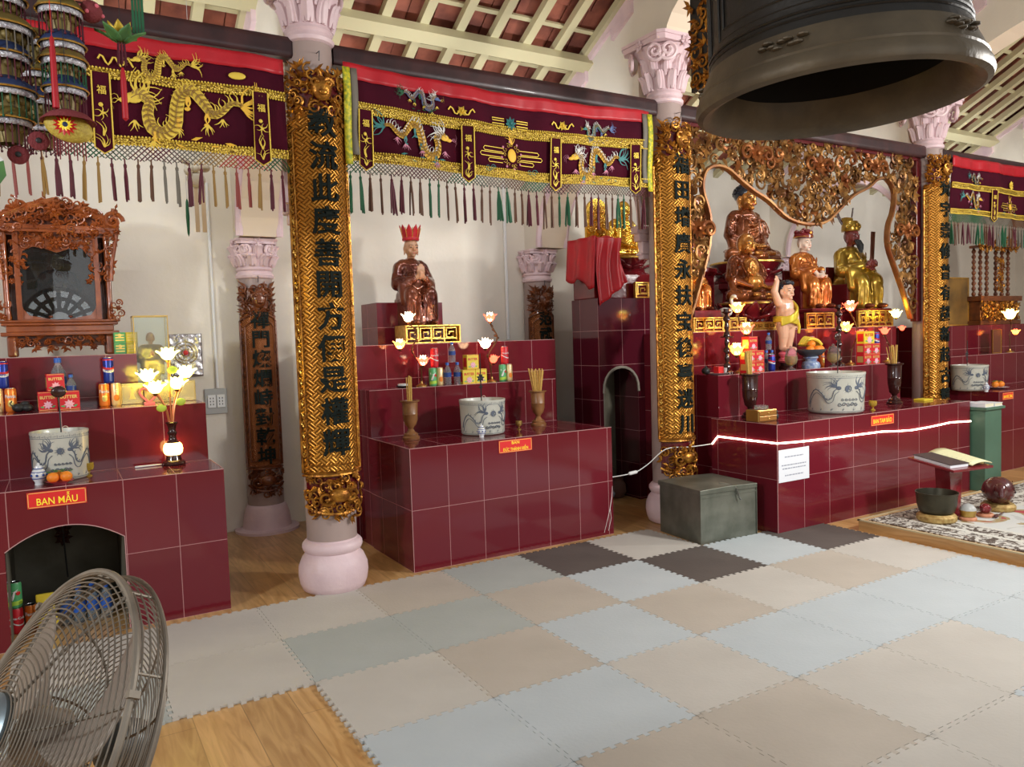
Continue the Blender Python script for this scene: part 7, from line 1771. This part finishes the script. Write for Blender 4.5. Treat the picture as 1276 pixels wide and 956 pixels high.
# ------------------------------------------------------------------ hanging lanterns and trinkets, upper left
def cord(m, x, y, z0, z1): m.tube([(x, y, z0), (x, y, z1)], .0015, 4)
NAVY = M_('navy_fabric', (.02, .035, .10), .5); OLIVE = M_('olive_gold_fabric', (.22, .16, .04), .45, .2, col2=(.12, .08, .02), scale=20); BEAD = M_('silver_beads', (.62, .62, .64), .3, .4, col2=(.42, .40, .46), scale=60, bump=.8, bscale=120)
LGR = M_('green_petal_fabric', (.10, .26, .06), .5, col2=(.06, .16, .05), scale=9); LYE = M_('yellow_petal_fabric', (.62, .42, .04), .4, .2); CRO = M_('maroon_crochet', (.20, .03, .035), .8, bump=.6, bscale=90)
def tiered(x, label, tiers, y=3.3, top=2.95):
    t = thing('tiered_lantern', label, 'lantern', (x, y, tiers[0][0]), 0, 'tiered beaded lanterns'); z0 = tiers[0][0]; rg = random.Random(int(x * 100) + 50)
    m = MB(); cord(m, 0, 0, tiers[-1][0] - z0 - .1, top - z0); m.build('cord', MT['black'], t)
    for z, R, capm, strm in tiers:
        q = z - z0
        m = MB(); m.lathe([(R * .25, q + .055), (R * .6, q + .05), (R * .95, q + .028), (R * 1.12, q + .01), (R * 1.16, q + .002)], 24, cap=False); tb = m.build('canopy', capm, t, True, solid=.002, fixn=False)
        m = MB(); m.tube(ringpts(R * 1.16, q + .002, 24), .0035, 5, closed=True); m.build('gold_rim', MT['gilt'], tb)
        m = MB(); m.lathe([(R, q + .002), (R * 1.02, q - .010), (R, q - .022)], 24, cap=False); m.build('beaded_band', BEAD, t, True, solid=.004, fixn=False)
        m = MB()
        for i in range(22):
            a = 2 * PI * i / 22; L = .075 * rg.uniform(.85, 1.1); m.tube([(R * cos(a), R * sin(a), q - .02), (R * cos(a) * 1.01, R * sin(a) * 1.01, q - .02 - L)], .0026, 4); m.ell((R * cos(a), R * sin(a), q - .022 - L), .005, nu=5, nv=3)
        m.build('bead_strings', strm, t)
        m = MB(); m.lathe([(R * .55, q - .08), (R * .62, q - .05), (R * .6, q + .03), (R * .3, q + .05)], 16, cap=False)
        for i in range(9): a = 2 * PI * i / 9; m.ell((R * .66 * cos(a), R * .66 * sin(a), q - .03), (R * .16, R * .16, R * .22), nu=7, nv=5)
        m.build('inner_drum', OLIVE, t, True, fixn=False)
CM, CG = TH['maroon'], TH['green']
tiered(.082, 'tiered beaded lantern hanging over the banner, right one with lotus top', [(2.725, .070, OLIVE, CM), (2.60, .068, NAVY, CM), (2.545, .070, OLIVE, CG), (2.44, .066, NAVY, CM)])
tiered(-.10, 'tiered beaded lantern cut by the left edge of the photo', [(2.73, .072, OLIVE, CM), (2.63, .09, OLIVE, TH['grey']), (2.535, .076, NAVY, CM), (2.41, .085, NAVY, CG), (2.31, .07, OLIVE, CM)])
tiered(.0, 'dark tiered lantern behind the other two at upper left', [(2.68, .07, OLIVE, TH['grey']), (2.56, .07, OLIVE, CM), (2.46, .07, NAVY, TH['grey']), (2.36, .06, OLIVE, CM)], 3.55)
def fabric_lotus(x, y, z, s, label, tas=None):
    t = thing('fabric_lotus', label, 'ornament', (x, y, z)); m = MB()
    for i in range(6): petal(m, (0, 0, 0), 2 * PI * i / 6 + .3, 1.1, .075 * s, .028 * s, .15, .01)
    m.build('inner_petals', LYE, t, True, solid=.002, fixn=False); m = MB()
    for i in range(6): petal(m, (0, 0, -.006), 2 * PI * i / 6 + .8, .55, .085 * s, .03 * s, .35, .012)
    m.build('outer_petals', LGR, t, True, solid=.002, fixn=False)
    m = MB(); cord(m, 0, 0, 0, .5); m.build('cord', MT['black'], t)
    if tas:
        m = MB(); rg = random.Random(3)
        for i in range(8): a = i * .8; m.tube([(.012 * cos(a), .012 * sin(a), -.01), (.016 * cos(a), .016 * sin(a), -.09)], .003, 4)
        m.build('bead_strings', CM, t)
        m = MB(); m.lathe([(.004, -.10), (.008, -.115), (.0105, -.15), (.011, -.29), (.001, -.30)], 10); m.build('red_tassel', MT['redsatin'], t, True)
fabric_lotus(.277, 3.3, 2.655, .85, 'fabric lotus with green and yellow petals and a long red tassel before the banner', True)
fabric_lotus(.085, 3.25, 2.79, 1.25, 'large green and yellow fabric lotus cut by the top edge, above the right tiered lantern')
t = thing('long_tassel', 'long red silk tassel hanging in front of the right tiered lantern', 'tassel', (.048, 3.2, 2.60)); MB().lathe([(.003, .0), (.008, -.012), (.007, -.03), (.0095, -.05), (.011, -.25), (.001, -.255)], 10).build('silk_strands', MT['redsatin'], t, True); m = MB(); cord(m, 0, 0, 0, .3); m.build('cord', MT['red'], t)
m = MB(); m.mark(); 
for i in range(4): m.box(-.022 + .011 * i, -.013 + .011 * i, -.003, .003, 0, .5)
tag(m.build('green_ribbon', TH['green'], None, loc=(.341, 3.3, 2.69)), 'flat green ribbon hanging from above the fabric lotus', 'ribbon')
t = thing('flower_pouch', 'yellow beaded pouch with red and yellow flower hanging under the right lantern', 'ornament', (.083, 3.2, 2.285)); MB().ell((0, 0, 0), (.078, .035, .052), (0, .25, 0)).build('pouch_body', M_('yellow_beadwork', (.62, .48, .08), .5, col2=(.45, .32, .05), scale=50, bump=.5, bscale=110), t, True)
m = MB(); m.mark()
for a in range(14): leaf(m, (-.012, .0), a * .449, .040, .009, 0, .004)
m.remap(lambda p: (p[0], -.034 - p[2], p[1])); m.build('red_petals', MT['red'], t)
m = MB(); m.mark()
for a in range(12): leaf(m, (-.012, .0), a * .524, .025, .006, .002, .004)
m.remap(lambda p: (p[0], -.038 - p[2], p[1])); m.build('yellow_petals', MT['signyel'], t); MB().ell((-.012, -.042, 0), (.009, .004, .009)).build('flower_eye', NAVY, t, True)
m = MB(); m.lathe([(.09, .018), (.06, .045), (.02, .06)], 18, cap=False); m.build('maroon_brim', CRO, t, True, solid=.003, fixn=False)
m = MB()
for i in range(12): m.tube([(-.05 + .009 * i, 0, -.03), (-.05 + .009 * i, 0, -.085 - .015 * (i % 3))], .0028, 4)
m.build('crochet_fringe', CRO, t); m = MB(); cord(m, 0, 0, .05, .6); m.build('cord', MT['black'], t)
for x, z, lb in ((-.077, 2.185, 'lower round maroon crochet rosette at upper left'), (-.012, 2.24, 'upper round maroon crochet rosette at upper left')):
    t = thing('crochet_rosette', lb, 'ornament', (x, 3.25, z)); MB().ell((0, 0, 0), (.034, .008, .034)).build('disc', CRO, t, True); MB().ell((0, -.009, 0), (.010, .004, .010)).build('dark_centre', MT['black'], t, True); m = MB(); cord(m, 0, 0, .03, .7); m.build('cord', MT['black'], t)
t = thing('ball_ornament', 'round maroon ball ornament with pink spots by the lantern tops', 'ornament', (.182, 3.3, 2.745)); MB().ell((0, 0, 0), .04).build('ball', CRO, t, True); m = MB()
for a in range(7): m.ell((.038 * cos(a * .9 + 3.4), .038 * sin(a * .9 + 3.4), .012 * (-1) ** a), .008, nu=6, nv=4)
m.build('pink_spots', MT['pinkpl'], t); m = MB(); cord(m, 0, 0, .03, .3); m.build('cord', MT['black'], t)
t = thing('paper_kite', 'green, white and navy hanging ornament at the far left edge', 'ornament', (-.150, 3.2, 2.12)); MB().prism([(-.05, 0), (.03, .03), (.035, -.02), (.015, -.05), (-.05, -.055)], -.003, .003).build('green_wing', LGR, t); MB().prism([(-.05, .03), (.02, .045), (.03, .03), (-.05, 0)], -.003, .003).build('white_wing', MT['white'], t); MB().prism([(-.05, .22), (.0, .10), (.02, .045), (-.05, .03)], -.003, .003).build('navy_wing', NAVY, t); m = MB(); cord(m, -.02, 0, .1, .8); m.build('cord', MT['black'], t)
# shell mobile near the wall
SH = M_('cream_shell', (.62, .54, .40), .6)
t = thing('shell_mobile', 'cream shell mobile with hanging strips and a green feather, near the rear wall', 'mobile', (.80, 5.1, 2.62))
m = MB(); rg = random.Random(4)
for i in range(9): m.ell((rg.uniform(-.07, .07), rg.uniform(-.02, .02), rg.uniform(-.08, .02)), (.03, .012, .022), (0, rg.uniform(-1, 1), 0), 8, 5)
m.ell((.0, 0, -.10), (.055, .02, .05)); m.build('shells', SH, t, True)
m = MB(); 
for x in (-.005, .035): m.box(x - .012, x + .012, -.003, .003, -.42, -.13)
m.build('cream_strips', M_('bamboo_strip', (.62, .45, .28), .6), t); MB().lathe([(.002, -.22), (.008, -.24), (.011, -.33), (.007, -.43), (.001, -.45)], 8, (-.06, 0, 0)).build('green_feather', TH['green'], t, True)
m = MB(); cord(m, 0, 0, 0, 1.0); cord(m, -.06, 0, -.22, 0); m.build('cord', MT['grey'], t)


# ------------------------------------------------------------------ camera, light, look
cam = bpy.data.cameras.new('camera'); cam.sensor_width = 36.; cam.lens = 954. / 1276 * 36; cam.clip_start = .02
co = bpy.data.objects.new('camera', cam); COL.objects.link(co); SC.camera = co
co.matrix_world = Matrix(((.8587, .0575, -.5092, 0), (-.5113, .0337, -.8587, 0), (-.0322, .9978, .0583, 1.48), (0, 0, 0, 1)))
co.matrix_world = Matrix(((0.8591858, 0.0575598, -0.5084158, 0), (-0.5106587, 0.0342181, -0.8591023, 0), (-0.0320527, 0.9977555, 0.0587931, 1.48), (0, 0, 0, 1)))
w = bpy.data.worlds.new('world'); SC.world = w; w.use_nodes = True
bg = w.node_tree.nodes['Background']; bg.inputs[0].default_value = (.92, .96, 1., 1); bg.inputs[1].default_value = .34
def area(name, loc, target, size, power, col=(1, 1, 1), size_y=None):
    l = bpy.data.lights.new(name, 'AREA'); l.energy = power; l.color = col; l.size = size
    if size_y: l.shape = 'RECTANGLE'; l.size_y = size_y
    o = bpy.data.objects.new(name, l); COL.objects.link(o); o.location = loc
    o.rotation_euler = (Vector(target) - Vector(loc)).to_track_quat('-Z', 'Y').to_euler(); return o
area('nave_light_left', (-3.5, 1.2, 2.75), (.6, 6.0, 1.9), .35, 110, (.93, .97, 1.))
area('nave_light_middle', (4.9, .9, 2.6), (2.6, 6.0, 1.6), .35, 110, (1., .98, .95))
area('nave_light_right', (8.6, .7, 2.9), (6.2, 5.8, 1.8), .35, 110, (1., .98, .94))
area('doorway_daylight', (2.5, -3.0, 2.2), (3.0, 4.0, .6), 5., 60, (.92, .96, 1.), 2.6)
def point(name, loc, power, col, r=.03):
    l = bpy.data.lights.new(name, 'POINT'); l.energy = power; l.color = col; l.shadow_soft_size = r
    o = bpy.data.objects.new(name, l); COL.objects.link(o); o.location = loc
# unseen fill lights added behind the beams to brighten the upper walls
for x0, x1 in ((-.9, 1.1), (1.8, 3.8), (4.6, 7.2), (8., 10.)):
    area('upper_wall_fill', ((x0 + x1) / 2, 4.75, 3.1), ((x0 + x1) / 2, 6.0, 3.2), x1 - x0, 15, (.9, .95, 1.), .05)
SC.view_settings.view_transform = 'Standard'
SC.view_settings.look = 'None'
SC.view_settings.exposure = 0.12
SC.cycles.max_bounces = 8; SC.cycles.use_denoising = True
SC.cycles.sample_clamp_indirect = 4.
